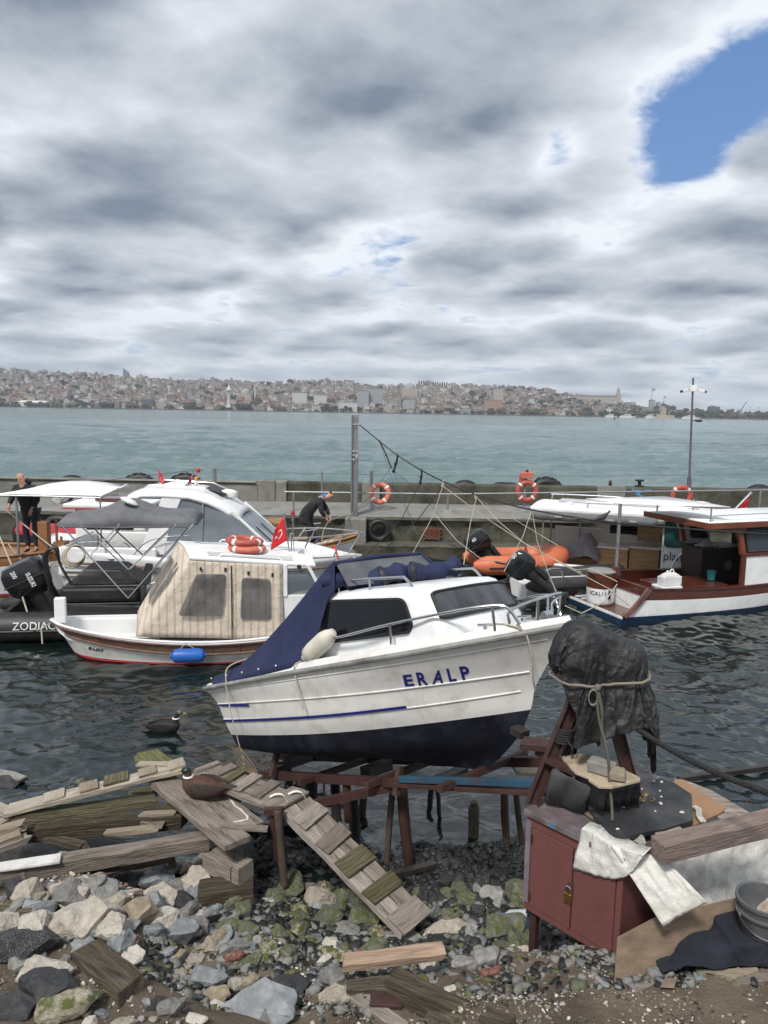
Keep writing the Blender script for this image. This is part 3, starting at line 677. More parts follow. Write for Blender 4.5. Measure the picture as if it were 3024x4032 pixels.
for px, py, y, w_, h_, m_, lab in [(585, 1604, 1890, 38, 22, fdark, 'dark glass fronted building right of the small quayside mosque'), (1475, 1575, 1960, 58, 34, FW[3][1], 'broad grey slab block above the middle of the far shore'),
        (1430, 1590, 1940, 40, 38, FW[3][1], 'grey stepped apartment block left of the broad slab'), (1370, 1618, 1875, 62, 24, FW[0][1], 'white terraced apartment block on the far quay'), (1180, 1575, 1980, 52, 22, FW[0][1], 'white balconied block above the shore trees'),
        (1262, 1590, 1930, 44, 26, FW[0][1], 'white block left of the grey stepped apartments'), (1610, 1620, 1885, 40, 34, FW[3][1], 'tall grey block right of the far quay steps'), (850, 1525, 2450, 55, 22, FW[2][1], 'long beige block on the left ridge'),
        (1330, 1535, 2400, 75, 14, FW[3][1], 'long low grey building near the middle ridge'), (1940, 1606, 1880, 60, 22, FW[4][1], 'red brown waterfront building with flat roof'), (1960, 1570, 2000, 36, 30, FW[1][1], 'cream apartment block above the red waterfront building'),
        (2566, 1600, 2600, 22, 24, FW[3][1], 'pale twin block left of the islet tower'), (2592, 1602, 2600, 20, 16, FW[3][1], 'low pale block beside the taller twin'), (2808, 1640, 2300, 42, 34, fdark, 'dark square block on the far right shore'),
        (170, 1560, 2150, 30, 22, FW[0][1], 'white apartment block at the far left slope'), (335, 1545, 2200, 34, 24, FW[1][1], 'cream apartment block on the left slope'), (490, 1540, 2250, 30, 22, FW[0][1], 'white apartment block under the sail tower')]:
    w_ *= .72; h_ *= .85; p = W(px, py, y); t = thing('apartment_block', lab, 'building', p); b = MB(); b.bx(-w_/2, w_/2, -8, 8, -9, h_); b.build('wall', m_, t)
    b = MB(); b.bx(-w_/2-.6, w_/2+.6, -8.6, 8.6, h_+.02, h_+.9); b.bx(-w_*.25, w_*.1, -3, 5, h_+.9, h_+3.6); b.build('roof', FRF[1][1], t)
t = thing('barracks', 'long cream barracks with a tall corner tower on the right ridge', 'building', W(2432, 1592, 2500)); b = MB(); b.bx(-150, 0, -6, 6, -10, 24); b.build('wall', FW[1][1], t)
b = MB(); b.loft([[(-151, -7, 24.1), (1, -7, 24.1), (1, 7, 24.1), (-151, 7, 24.1)], [(-148, -1, 28), (-2, -1, 28), (-2, 1, 28), (-148, 1, 28)]]); b.build('roof', FRF[2][1], t)
b = MB(); b.bx(-6, 7, -8, 8, -8, 34); b.lathe([(6.5, 34), (6, 36), (5, 46), (5.5, 47), (4, 51), (.2, 57)], None, 8); b.build('tower', fstone, t)
# islet tower
p = W(2612, 1650, 1450); t = thing('islet_tower', 'small stone tower with dark domed cap on its own islet', 'tower', (p.x, 1450, -.6))
b = MB(); b.lathe([(26, -2), (25, 1.6), (22, 2.2)], None, 20, 1, .6); b.build('islet', fstone, t)
b = MB(); b.bx(-13, 4, -5, 5, 2, 9); b.bx(4, 19, -5, 5, 2, 7); b.build('lower_building', far_mat('far_pale_stone', (.45, .39, .31), True, 3), t)
b = MB(); b.bx(-6, 3.2, -4.5, 4.5, 9, 20); b.lathe([(4.6, 20), (4.6, 21), (3.6, 21.2), (3.6, 25)], Matrix.Translation((-1.4, 0, 0)), 8); b.build('keep', fstone, t)
b = MB(); b.lathe([(4.6, 25), (4.2, 27), (2.0, 29), (.9, 29.2), (.9, 31.5), (.1, 33)], Matrix.Translation((-1.4, 0, 0)), 10); b.build('cap', far_mat('far_slate', (.05, .055, .06), False), t)
b = MB(); b.tube([(-1.4, 0, 33), (-1.4, 0, 45)], .35, 6); b.bx(-1.4, 3, -.1, .1, 39, 42); b.build('flagstaff', fgrey, t)
b = MB(); p = W(2563, 1602, 2550); zt = fz(2563, 1525, 2550)-p.z; b.tube([(0, 0, 0), (0, 0, zt)], [1.2, .6], 6); b.bx(.4, 11, -.15, .15, zt-12, zt-3); b.v = [v+p for v in b.v]
one(b.build('flagpole', fgrey), 'very tall flagpole rising left of the islet tower', 'flagpole')
b = MB(); p = W(2912, 1648, 2300); b.bx(-3, 3, -3, 3, 0, 22); b.bar((0, 0, 20), (18, 0, 52), 2.2, 2.2); b.bar((0, 0, 20), (-8, 0, 26), 2, 2); b.bar((-8, 0, 26), (8, 0, 34), .6, .6); b.v = [v+p for v in b.v]
one(b.build('dock_crane', far_mat('far_blue_steel', (.16, .20, .26), False)), 'dock crane with raised jib on the far right shore', 'crane')
for px, lab in ((2952, 'thin mast just right of the dock crane'), (2984, 'thin mast farthest right on the far shore')):
    b = MB(); p = W(px, 1648, 2300); b.tube([p, p+Vector((0, 0, 36))], .6, 5); b.tube([p+Vector((-3, 0, 33)), p+Vector((3, 0, 33))], .5, 5); one(b.build('lattice_mast', fgrey), lab, 'mast')
for px, y, ln, lab in ((2470, 1700, 34, 'white ferry moored left of the islet tower'), (2405, 1800, 26, 'small white ferry near the wooded far shore'), (2720, 1750, 40, 'long white ferry right of the islet tower'), (2560, 1690, 22, 'short pale boat between ferry and islet tower')):
    p = W(px, 1640, y); t = thing('ferry', lab, 'ferry', (p.x, y, -.2)); b = MB(); b.loft([[(-ln/2, -3, 0), (-ln/2, 3, 0), (-ln/2, 3, 3), (-ln/2, -3, 3)], [(ln*.3, -3, 0), (ln*.3, 3, 0), (ln*.3, 3.2, 3), (ln*.3, -3.2, 3)], [(ln/2, -.2, 0), (ln/2, .2, 0), (ln*.55, .2, 4), (ln*.55, -.2, 4)]]); b.build('hull', fwht, t)
    b = MB(); b.bx(-ln*.4, ln*.25, -2.6, 2.6, 3, 6); b.bx(-ln*.2, ln*.2, -2.2, 2.2, 6, 8); b.build('deckhouse', FW[0][1], t)
one(MB().lathe([(1.6, -1), (1.6, .6), (.5, 1), (.4, 4), (.9, 4.2), (.1, 5.5)], Matrix.Translation(Z(2406, 1650, -.1) if False else Vector(((2406-1512)/3000*900, 900, 0))), 8).build('channel_buoy', far_mat('far_dark_buoy', (.03, .03, .03), False)), 'lone dark channel buoy on the strait below the barracks', 'buoy')

# ================================================================ PIER
pier = thing('pier', 'low concrete pier with a mossy stepped face along the harbour', 'pier', (0, 24, 0))
b = MB(); P = []
for x in np.linspace(-18, 18, 90):
    j = lambda k, a: noise.noise(Vector((x*1.7, k*5.1, 0)))*a
    P.append([(x, 22.75+j(1, .04), 1.16+j(2, .03)), (x, 22.9, 1.18), (x, 24.2, 1.2+j(7, .01)), (x, 25.75, 1.22)])
b.grid(P); b.build('pavement', paveconc, pier, world=True)
b = MB(); P = []
for x in np.linspace(-18, 18, 200):
    j = lambda k, a: noise.fractal(Vector((x*1.9, k*5.1, 0)), 1, 2, 4)*a
    P.append([(x, 22.751+j(1, .03), 1.155+j(2, .02)), (x, 22.70+j(3, .06), 1.08), (x, 22.82+j(4, .07), .9), (x, 22.82+j(5, .06), .7), (x, 22.80+j(6, .05), .44)])
b.grid(P); b.build('face', mossconc, pier, world=True)
b = MB(); P = []
for x in np.linspace(-18, 18, 200):
    j = lambda k, a: noise.fractal(Vector((x*1.6, k*3.1, 4)), 1, 2, 4)*a
    P.append([(x, 22.84, .435), (x, 22.3+j(1, .05), .42+j(2, .03)), (x, 22.2+j(3, .09), .36+j(8, .03)), (x, 22.25+j(4, .12), .15), (x, 22.2, -.6)])
b.grid(P); b.build('ledge', mossconc, pier, world=True)
for x0, x1 in ((-1.15, -.52), (-4.6, -4.1)): b = MB(); b.bx(x0, x1, 22.25, 23.1, -.4, 1.145); b.build('buttress', concrete, pier, world=True, bevel=.03)
b = MB()
for i in range(6):
    for k in range(4): b.bx(1.2+k*.13+(i % 2)*.05, 1.31+k*.13+(i % 2)*.05, 22.70, 22.8, .5+i*.055, .545+i*.055)
b.build('brick_patch', mat('old_brick', (.16, .06, .035), .9, var=.3, vs=9), pier, world=True)
wall = thing('sea_wall', 'long low concrete parapet wall along the outer edge of the pier', 'wall', (0, 25.9, 1.2))
def wallpart(name, x0, x1, y0, y1, z0, z1, m_, n=40):
    b = MB(); secs = []
    for x in np.linspace(x0, x1, n):
        j = lambda k, a: noise.fractal(Vector((x*1.1, k*4.3, 9)), 1, 2, 4)*a
        secs.append([Vector((x, y0+j(1, .03), z0)), Vector((x, y1, z0)), Vector((x, y1, z1+j(2, .02))), Vector((x, y0+.04+j(3, .03), z1+j(4, .025))), Vector((x, y0+j(5, .02), z1-.06))])
    b.loft(secs); return b.build(name, m_, wall, world=True)
wallpart('pale_section', -18, -4.3, 25.7, 26.1, 1.15, 1.84, concrete); wallpart('pale_section', -4.28, -3.32, 25.66, 26.1, 1.15, 1.9, concrete, 8)
wallpart('mossy_section', -3.3, 18, 25.74, 26.1, 1.15, 1.90, mossconc, 120)
b = MB(); b.bx(-18, -4.35, 25.62, 26.14, 1.842, 1.875); b.build('coping', concrete, wall, world=True, bevel=.01)
for x0, x1 in ((-4.25, -3.7), (-.75, -.15), (7.2, 8.15)):
    b = MB(); b.bx(x0, x1, 25.60, 25.8, 1.15, 1.93); b.build('pilaster', concrete, wall, world=True, bevel=.02)
gp = MB(); bl = mat('blue_spray_paint', (.06, .22, .42), .7, var=.4, vs=9)
for cx, cz, rx_, rz_ in ((8.6, 1.72, .10, .12), (8.45, 1.8, .05, .05), (8.95, 1.8, .12, .05), (9.3, 1.45, .1, .06), (8.7, 1.6, .06, .05), (9.0, 1.42, .08, .04)):
    gp.add([(cx+rx_*math.cos(a)*(1+.3*math.sin(3*a)), 25.715, cz+rz_*math.sin(a)*(1+.2*math.cos(2*a))) for a in np.linspace(0, 6.2, 14)[:-1]], [tuple(range(13))])
gp.build('spray_paint_marks', bl, wall, world=True)
# tractor tyres hung behind the wall, car tyres on the face
def tyre(name, loc, Rr, r, lugs, lab, group, rot=(PI/2, 0, 0)):
    M_ = Matrix.Translation(loc) @ Matrix.Rotation(rot[2], 4, 'Z') @ Matrix.Rotation(rot[0], 4, 'X') @ Matrix.Rotation(rot[1], 4, 'Y'); b = MB(); b.torus(M_, Rr, r, 36, 12, 1.1)
    if lugs:
        for i in range(30):
            a = 2*PI*i/30; L_ = M_ @ Matrix.Rotation(a, 4, 'Z') @ Matrix.Translation((Rr+r*.93, 0, 0)) @ Matrix.Rotation(.5*(1 if i % 2 else -1), 4, 'X')
            b.bx(-r*.12, r*.16, -.028, .028, -r*.9 if i % 2 else -.02, .02 if i % 2 else r*.9, L_)
    else:
        for rr in (.55, .2, -.2, -.55): b.torus(M_ @ Matrix.Translation((0, 0, r*rr)), Rr+r*math.sqrt(max(0, 1-rr*rr))*.97, .012, 36, 6)
    return one(b.build(name, black), lab, 'tyre', group)
for px, zt, Rr, lab in ((550, 2.03, .52, 'treaded tractor tyre above the wall left of the first red flag'), (732, 2.06, .56, 'treaded tractor tyre above the wall behind the second red flag'), (1832, 1.98, .45, 'smooth black tyre above the wall right of the steel post'),
        (1975, 1.93, .45, 'low tyre just showing above the wall beside the orange box'), (2150, 2.13, .52, 'deep treaded tyre above the wall right of the orange box'), (2990, 2.0, .5, 'black tyre above the wall at the right edge'), (285, 1.93, .48, 'low tyre barely above the wall by the bald man'), (2010, 1.92, .4, 'small tyre behind the wall left of the orange box')):
    p = W(px, 1900, 26.35); tyre('tyre', (p.x, 26.33, zt-Rr-.15), Rr, .17, 'tread' in lab, lab, 'tyres hung on the sea wall')
tyre('tyre', (-.14, 22.55, .78), .27, .085, False, 'worn car tyre hung on the pier face beside the steel post', 'tyres hung on the pier face')
for px, z_, lab in ((240, .62, 'black tyre on the pier face behind the bald man'), (130, .55, 'black tyre at the far left of the pier face'), (400, .62, 'black tyre on the pier face right of the jeans'), (515, .6, 'black tyre on the pier face under the red strip'), (330, .5, 'half sunk black tyre on the pier face')):
    p = W(px, 2120, 22.2); tyre('tyre', (p.x, 22.1, z_), .42, .12, False, lab, 'tyres hung on the pier face')
# steel H post with fittings
t = thing('steel_post', 'tall grey steel channel post standing on the pier edge', 'post', (-.91, 22.95, 1.16))
b = MB(); b.bx(-.11, -.07, -.09, .09, 0, 3.03); b.bx(.06, .10, -.09, .09, 0, 3.03); b.bx(-.07, .06, -.012, .012, 0, 3.03); b.build('channel_section', galv, t, bevel=.004)
b = MB(); b.tube([(.07, -.14, 0), (.07, -.14, 1.72)], .045, 10); b.lathe([(.05, 1.72), (.05, 1.8), (.01, 1.86)], Matrix.Translation((.07, -.14, 0)), 10); b.build('side_pipe', galv, t)
for z_ in (2.75, 1.95, 1.83, 1.70):
    b = MB(); b.tube([(-.06, -.1, z_), (.09, -.1, z_)], .016, 6); b.ball((.02, -.115, z_), .03, 8); b.build('cable_clamp', galv, t)
# railing
t = thing('pipe_railing', 'galvanised pipe railing running along the pier edge', 'railing', (4, 23.5, 1.18))
b = MB(); b.tube([(-3.1, 23.5, 1.79), (2, 23.5, 1.80), (6, 23.5, 1.92), (12.5, 23.5, 2.11)], .026, 8); b.build('top_rail', galv, t, world=True)
for px, y_ in ((634, 23.5), (967, 23.5), (1640, 23.5), (1300, 23.5)):
    p = W(px*1.8229, 2000, 23.5); b = MB(); zt = 1.79 if px < 1000 else (1.95 if px == 1300 else 2.1); b.tube([(p.x, 23.5, 1.17), (p.x, 23.5, zt)], .03, 8); b.build('rail_post', galv, t, world=True)
    if px in (967, 1640): b = MB(); b.lathe([(.26, 1.17), (.16, 1.24), (.1, 1.3), (.05, 1.31)], Matrix.Translation((p.x, 23.5, 0)), 10); b.build('concrete_footing', concrete, t, world=True)
for px, zt, lab in ((464, 2.47, 'thick galvanised post beside the cruiser roof'), (695, 2.39, 'thin bare post right behind the bending man')):
    p = W(px*1.8229, 1950, 23.6); b = MB(); b.tube([(p.x, 23.6, 1.17), (p.x, 23.6, zt)], .06 if px == 464 else .028, 10); b.lathe([(.07 if px == 464 else .03, zt), (.03, zt+.03)], Matrix.Translation((p.x, 23.6, 0)), 8); one(b.build('pier_post', galv), lab, 'post')
b = MB(); b.tube([(-13, 23.6, 1.75), (-9, 23.6, 2.0), (-5.6, 23.6, 2.44)], .012, 5); b.tube(sag((-5.26, 23.6, 2.44), (-1.95, 23.6, 2.36), .02)+sag((-1.95, 23.6, 2.36), (13, 23.6, 2.62), .08), .006, 5)
one(b.build('guard_wire', mat('dull_wire', (.10, .11, .12), .7)), 'thin guard wire strung between the posts along the pier', 'wire')
# lifebuoys on posts
bandm = mat('reflective_band', (.7, .68, .62), .5, var=.1)
def lifebuoy(loc, m_, lab, M_=None, Rr=.285, r=.085, group='lifebuoys hung along the pier'):
    t = thing('lifebuoy', lab, 'lifebuoy', M=M_ if M_ is not None else Matrix.Translation(loc) @ Matrix.Rotation(PI/2, 4, 'X'), group=group)
    b = MB(); b.torus(Matrix.Identity(4), Rr, r, 40, 12, .8); b.build('ring', m_, t)
    for k in range(4):
        b = MB(); b.torus(Matrix.Identity(4), Rr, r*1.03, 4, 12, .8, PI/4+k*PI/2-.1, PI/4+k*PI/2+.1); b.build('reflective_band', bandm, t)
    return t
def bpost(x, zt, lab, r=.055):
    b = MB(); b.tube([(x, 24.3, 1.15), (x, 24.3, zt)], r, 10); b.lathe([(.32, 1.17), (.2, 1.24), (.12, 1.34), (.06, 1.36)], Matrix.Translation((x, 24.3, 0)), 12); return one(b.build('lifebuoy_post', galv), lab, 'post')
bpost(-.42, 2.42, 'rusty post carrying the leftmost lifebuoy'); bpost(4.5, 2.48, 'post carrying the middle lifebuoy and orange box')
lifebuoy(None, buoyo, 'faded orange lifebuoy hung askew beside the tall steel post', Matrix.Translation((-.14, 24.15, 1.72)) @ Matrix.Rotation(R(-28), 4, 'Z') @ Matrix.Rotation(R(75), 4, 'X') @ Matrix.Rotation(R(10), 4, 'Y'))
lifebuoy((4.55, 24.2, 1.86), buoyr, 'dull red lifebuoy under the orange box'); lifebuoy((9.76, 24.9, 1.72), buoyr, 'dull red lifebuoy at the foot of the camera pole, half behind boat roofs')
t = thing('light_box', 'small orange box on top of the post above the red lifebuoy', 'box', (4.53, 24.2, 2.25)); b = MB(); b.bx(-.2, .2, -.1, .1, .02, .22); b.build('case', buoyo, t, bevel=.02); b = MB(); b.bx(-.24, -.13, -.05, .05, -.12, .1); b.build('bracket', buoyr, t, bevel=.01); b = MB(); b.lathe([(.05, .22), (.04, .28), (.01, .3)], None, 8); b.build('lamp', black, t)
# camera pole
t = thing('camera_pole', 'tall thin pole with two surveillance cameras on the pier', 'pole', (10.14, 25.25, 1.2))
b = MB(); b.tube([(0, 0, 0), (-.02, 0, 1.1)], .07, 10); b.tube([(-.02, 0, 1.0), (-.12, 0, 4.36)], [.038, .03], 10); b.build('pole', mat('pole_purple_grey', (.12, .11, .14), .5, .3, var=.2), t)
for s_ in (-1, 1):
    b = MB(); b.tube([(-.11, 0, 4.0), (-.11+s_*.2, -.02, 3.98)], .015, 6); b.build('camera_arm', galv, t)
    b = MB(); c0 = Vector((-.11+s_*.17, -.02, 3.97)); b.bar(c0, c0+Vector((s_*.2, -.06, -.05)), .08, .085); cm = b.build('camera', whitep, t, bevel=.01); b = MB(); c1 = c0+Vector((s_*.2, -.06, -.05)); b.bar(c1, c1+Vector((s_*.05, -.015, -.012)), .07, .075); b.build('lens', black, cm)
b = MB(); b.bx(-.22, 0, -.09, .0, 3.92, 4.12); b.build('junction_box', whitep, t, bevel=.01); b = MB(); b.tube([(-.05, 0, 2.98), (.1, -.02, 3.0)], .012, 6); b.lathe([(.03, 0), (.09, .02), (.09, .06), (.03, .08)], Matrix.Translation((.14, -.03, 2.93)), 10, 1.4); b.build('lamp_head', black, t)
b = MB(); p = W(2518, 1903, 25.9); b.bx(p.x-.13, p.x+.13, 25.82, 26.0, 1.9, 1.95); b.lathe([(.06, 1.95), (.06, 2.08), (.15, 2.1), (.15, 2.15)], Matrix.Translation((p.x, 25.9, 0)), 10); one(b.build('mooring_bollard', black), 'small black bollard on top of the sea wall', 'bollard')
b = MB(); p = W(2403, 1903, 25.9); b.lathe([(.05, 1.88), (.06, 2.0), (.05, 2.08), (.02, 2.12)], Matrix.Translation((p.x, 25.9, 0)), 8); one(b.build('iron_pin', redsteel), 'small rusty pin on the sea wall near the red lifebuoy', 'pin')

# air over the strait
hz = MB(); hz.bx(-3100, 3100, -40, 4400, -6, 170); hz = hz.build('haze', []); tag(hz, kind='stuff')
hm = bpy.data.materials.new('haze'); hm.use_nodes = True; t_ = hm.node_tree; t_.nodes.remove(t_.nodes['Principled BSDF']); v_ = t_.nodes.new('ShaderNodeVolumePrincipled')
v_.inputs['Color'].default_value = (.78, .86, .95, 1); v_.inputs['Density'].default_value = .00011; t_.links.new(v_.outputs[0], t_.nodes['Material Output'].inputs['Volume']); hz.data.materials.append(hm)
# ================================================================ BOATS
def hull_bvh(cols, flip=True):
    nr = len(cols[0]); vs = [v for c in cols for v in c]; fs = []
    for i in range(len(cols)-1):
        for j in range(nr-1): a = i*nr+j; fs.append((a, a+nr, a+nr+1, a+1))
    return BVHTree.FromPolygons([tuple(v) for v in vs], fs)
def on_hull(bv, x, z, off=.004):
    h = bv.ray_cast(Vector((x, -3, z)), Vector((0, 1, 0)))
    if h[0] is None: return Vector((x, -.5, z))
    n = h[1]; n = n if n.y < 0 else -n
    return h[0]+n*off
def seen_on(bv, M, px, py):              # the hull point met by a sight line, in boat coordinates
    I = M.inverted(); o = I @ CP; d = (I.to_3x3() @ ray(px, py)).normalized(); h = bv.ray_cast(o, d); return h[0]
def hull_stripe(mb, bv, pts, wd, off=.006):
    P = []
    for x, z in pts: P.append([on_hull(bv, x, z+wd/2, off), on_hull(bv, x, z-wd/2, off)])
    return mb.grid(P)
def flag(name, lab, base, tip, w_, drop=.5, pole_r=.014, emblem=True, side=-1, group='red flags flown on the boats'):
    base, tip = Vector(base), Vector(tip); t = thing(name, lab, 'flag', base, group=group)
    b = MB(); b.tube([base, tip], pole_r, 6); b.ball(tip, pole_r*1.6, 8); b.build('flagstaff', steel, t, world=True)
    d = (tip-base).normalized(); H_ = (tip-base).length*.62; P = []
    for i in range(9):
        v = i/8; row = []
        for j in range(9):
            u = j/8; p = tip-d*(.04+H_*v*(1-.12*u)) + Vector((side*w_*u*(.38+.5*v*.7), -.05*math.sin(u*7+v*3)*u, -u*H_*drop))
            row.append(p)
        P.append(row)
    b = MB(); b.grid(P); f = b.build('cloth', red, t, world=True, solid=.004)
    if emblem:
        c = P[4][4]; b = MB(); ex = (P[4][6]-P[4][3]).normalized(); ez = (P[2][4]-P[6][4]).normalized(); n = ex.cross(ez).normalized(); n = n if n.y < 0 else -n
        r_ = H_*.17; po = [c+n*.035+ex*r_*math.cos(a)+ez*r_*math.sin(a) for a in np.linspace(.6, 5.68, 18)]; pi_ = [c+n*.035+ex*(r_*.3+r_*.78*math.cos(a))+ez*r_*.78*math.sin(a) for a in np.linspace(.75, 5.53, 18)]
        b.add(po+pi_, [(i, i+1, 18+i+1, 18+i) for i in range(17)]); sc = c+n*.035+ex*r_*1.2
        st = [sc+(ex*math.cos(a*PI/5)+ez*math.sin(a*PI/5))*r_*(.45 if a % 2 == 0 else .18) for a in range(10)]; b.add(st, [tuple(range(10))]); b.build('crescent_and_star', txtw, f, world=True)
    return t
def outboard(lab, M, sc=1.0, legs=True, texts=(), mt=None, cowl_w=.42):
    """outboard motor: origin at the top of the transom bracket, x aft, z up"""
    t = thing('outboard_motor', lab, 'outboard motor', M=M); mt = mt or blackg; b = MB(); secs = []
    for z_, lx, rx_, wy in ((.18, -.20, .32, .15), (.26, -.28, .40, .19), (.45, -.31, .44, .21), (.62, -.30, .43, .205), (.72, -.24, .36, .17), (.76, -.12, .22, .08)):
        c = (lx+rx_)/2; hl = (rx_-lx)/2; secs.append([Vector((c+hl*abs(math.cos(a))**.6*(1 if math.cos(a) > 0 else -1), wy*abs(math.sin(a))**.6*(1 if math.sin(a) > 0 else -1), z_))*sc for a in np.linspace(0, 2*PI, 21)[:-1]])
    b.sm = True; b.loft(secs); cw = b.build('cowling', mt, t)
    b = MB(); b.bx(-.29*sc, .41*sc, -.212*sc, .212*sc, .42*sc, .445*sc); b.build('cowling_seam', black, cw, bevel=.01)
    b = MB(); b.sm = True; b.loft([[Vector((x0+(x1-x0)*(.5+.5*math.cos(a)), wy*math.sin(a), z_))*sc for a in np.linspace(0, 2*PI, 13)[:-1]] for z_, x0, x1, wy in ((.2, -.16, .28, .13), (0, -.12, .2, .1), (-.35, -.08, .16, .07), (-.62, -.06, .15, .05))]); b.build('midsection', black, t)
    b = MB(); b.loft([[Vector((x0, -.015, z_))*sc, Vector((x1, -.015, z_))*sc, Vector((x1, .015, z_))*sc, Vector((x0, .015, z_))*sc] for z_, x0, x1 in ((-.60, -.10, .38), (-.63, -.10, .38))]); b.lathe([(.01, -.22), (.05, -.15), (.06, 0), (.05, .15), (.02, .22)], Matrix.Translation((.06*sc, 0, -.83*sc)) @ Matrix.Rotation(PI/2, 4, 'Y') @ Matrix.Scale(sc, 4), 10)
    b.bx(-.05*sc, .16*sc, -.03*sc, .03*sc, -.82*sc, -.6*sc); b.add([Vector(q)*sc for q in ((-.04, -.012, -.86), (.12, -.012, -.86), (.10, -.012, -1.04), (.02, -.012, -1.04), (-.04, .012, -.86), (.12, .012, -.86), (.10, .012, -1.04), (.02, .012, -1.04))], [(0, 1, 2, 3), (7, 6, 5, 4), (0, 4, 5, 1), (1, 5, 6, 2), (2, 6, 7, 3), (3, 7, 4, 0)]); b.build('lower_unit', black, t)
    b = MB()
    for k in range(3):
        Rm = Matrix.Translation((.28*sc, 0, -.83*sc)) @ Matrix.Rotation(k*2*PI/3, 4, 'X'); b.add([Rm @ (Vector(q)*sc) for q in ((-.03, -.02, .03), (.03, .02, .03), (.05, .09, .12), (.02, .05, .18), (-.05, -.06, .13), (-.03, -.015, .035), (.035, .025, .035))], [(0, 1, 2, 3, 4)])
    b.build('propeller', steel, t, solid=.006)
    b = MB(); b.bx(-.22*sc, -.10*sc, -.14*sc, .14*sc, -.28*sc, .12*sc); b.build('clamp_bracket', black, t, bevel=.01)
    for tx, sz, fn in texts:
        b = MB(); text_on(b, tx, sz, fn, bold=.004); b.build('lettering', txtw, cw)
    return t
def rib_tubes(t, Lx0, Lx1, hw, r, z0, m_, bow_rise=.25, n=22, cone=.5):
    for s_ in (-1, 1):
        b = MB(); pts = [Vector((Lx0-cone, s_*hw, z0)), Vector((Lx0-cone*.4, s_*hw, z0)), Vector((Lx0, s_*hw, z0))]; rr = [r*.35, r*.85, r]
        for i in range(1, n+1):
            u = i/n; x = Lx0+(Lx1-Lx0)*(1-(1-u)**1.35); q = max(0, (u-.45)/.55); pts.append(Vector((x, s_*hw*(1-q**2.3)+s_*.0, z0+bow_rise*q**1.6))); rr.append(r)
        b.tube(pts, rr, 14); b.build('inflatable_tube', m_, t)
        b = MB(); b.tube([p+Vector((0, s_*r*.98, -.02)) for p in pts[2:-3]], .022, 6); b.build('rubbing_strake', black, t)

# ---------------------------------------------------------------- the cabin boat on the slip
EM = frame((-.2, 7.4, .95), -45, 14, -3)
eb = thing('cabin_boat', 'small white cabin boat lettered ERALP with navy canvas cover, standing on the slipway', 'boat', M=EM)
HR = [(-1.58, 2.66, (.70, .985, 1.185), .825, .91, .40, 2.9, 0), (-1.56, 2.67, (.66, .905, 1.11), .87, .92, .40, 2.8, 0, True), (-1.535, 2.55, (.585, .79, .97), .845, .90, .40, 2.5, 0),
      (-1.49, 2.36, (.47, .625, .76), .80, .88, .40, 2.2, 0), (-1.46, 2.24, (.30, .44, .60), .765, .87, .40, 2.1, 0), (-1.43, 2.17, (.12, .275, .43), .71, .86, .38, 2.0, 1),
      (-1.41, 1.98, (-.06, .03, .17), .58, .86, .35, 1.8, 1), (-1.40, 1.62, (-.17, -.13, -.12), .03, .9, .4, 2, 1)]
cols, mi = hull(HR, 40, 5); bve = hull_bvh(cols)
b = MB(); hull_mesh(b, cols, mi); hl = b.build('hull', [gelold, navy], eb)
hl.data.materials[0] = gelold
b = MB()
for ri, rr in ((3, .0075), (4, .0075)):
    pts = [c[ri*5]+Vector((0, -.004, 0)) for c in cols[:-1]]; b.tube(pts, rr, 6); b.tube([Vector((p.x, -p.y, p.z)) for p in pts], rr, 6)
pts = [c[2*5]*.62+c[1*5]*.38 for c in cols[:-1]]; b.tube(pts, .007, 6); b.build('strake', gelold, hl)
b = MB()
for s_ in (1, -1): b.tube([Vector((c[5].x, s_*(c[5].y-.012), c[5].z)) for c in cols], .024, 8)
b.build('rubbing_strake', mat('grey_rubber_strake', (.22, .22, .21), .6, var=.35, vs=5, dirt=(.05, .05, .05), da=.4), eb)
b = MB(); deck_mesh(b, cols, -.012, .012, 0); b.build('deck', gel, eb)
b = MB(); hull_stripe(b, bve, [(x, .465+.098*(x+1.49)*.55) for x in np.linspace(-1.49, -.78, 10)], .024, .012); hull_stripe(b, bve, [(x, .288+.088*(x+1.46)) for x in np.linspace(-1.455, 1.28, 30)], .026, .012); b.build('blue_pinstripe', txtb, hl)
# lettering, letter by letter along the flare of the bow
b = MB(); s2 = lambda x, y: (800+x*.9042, 2100+y*.9042)
for ch, (x0, y0, x1, y1, hx, hy) in zip('ERALP', ((880, 664, 920, 660, 868, 616), (940, 661, 982, 657, 925, 605), (998, 655, 1047, 650, 1000, 597), (1072, 644, 1105, 640, 1058, 588), (1130, 636, 1168, 632, 1113, 579))):
    A, B_, C_ = [seen_on(bve, EM, *s2(*q)) for q in ((x0, y0), (x1, y1), (hx, hy))]
    vs, fs = text_faces(ch, 1.0, 0, .028); mx_ = max(v.x for v in vs); mn_ = min(v.x for v in vs); my_ = max(v.y for v in vs); k = len(b.v)
    for v in vs:
        u = (v.x-mn_)/(mx_-mn_); q = v.y/my_; p = A+(B_-A)*u+(C_-A)*q; b.v.append(on_hull(bve, p.x, p.z, .005))
    for f in fs: b.f.append([k+i for i in f]); b.m.append(0); b.s.append(False)
b.build('boat_name', txtb, hl)
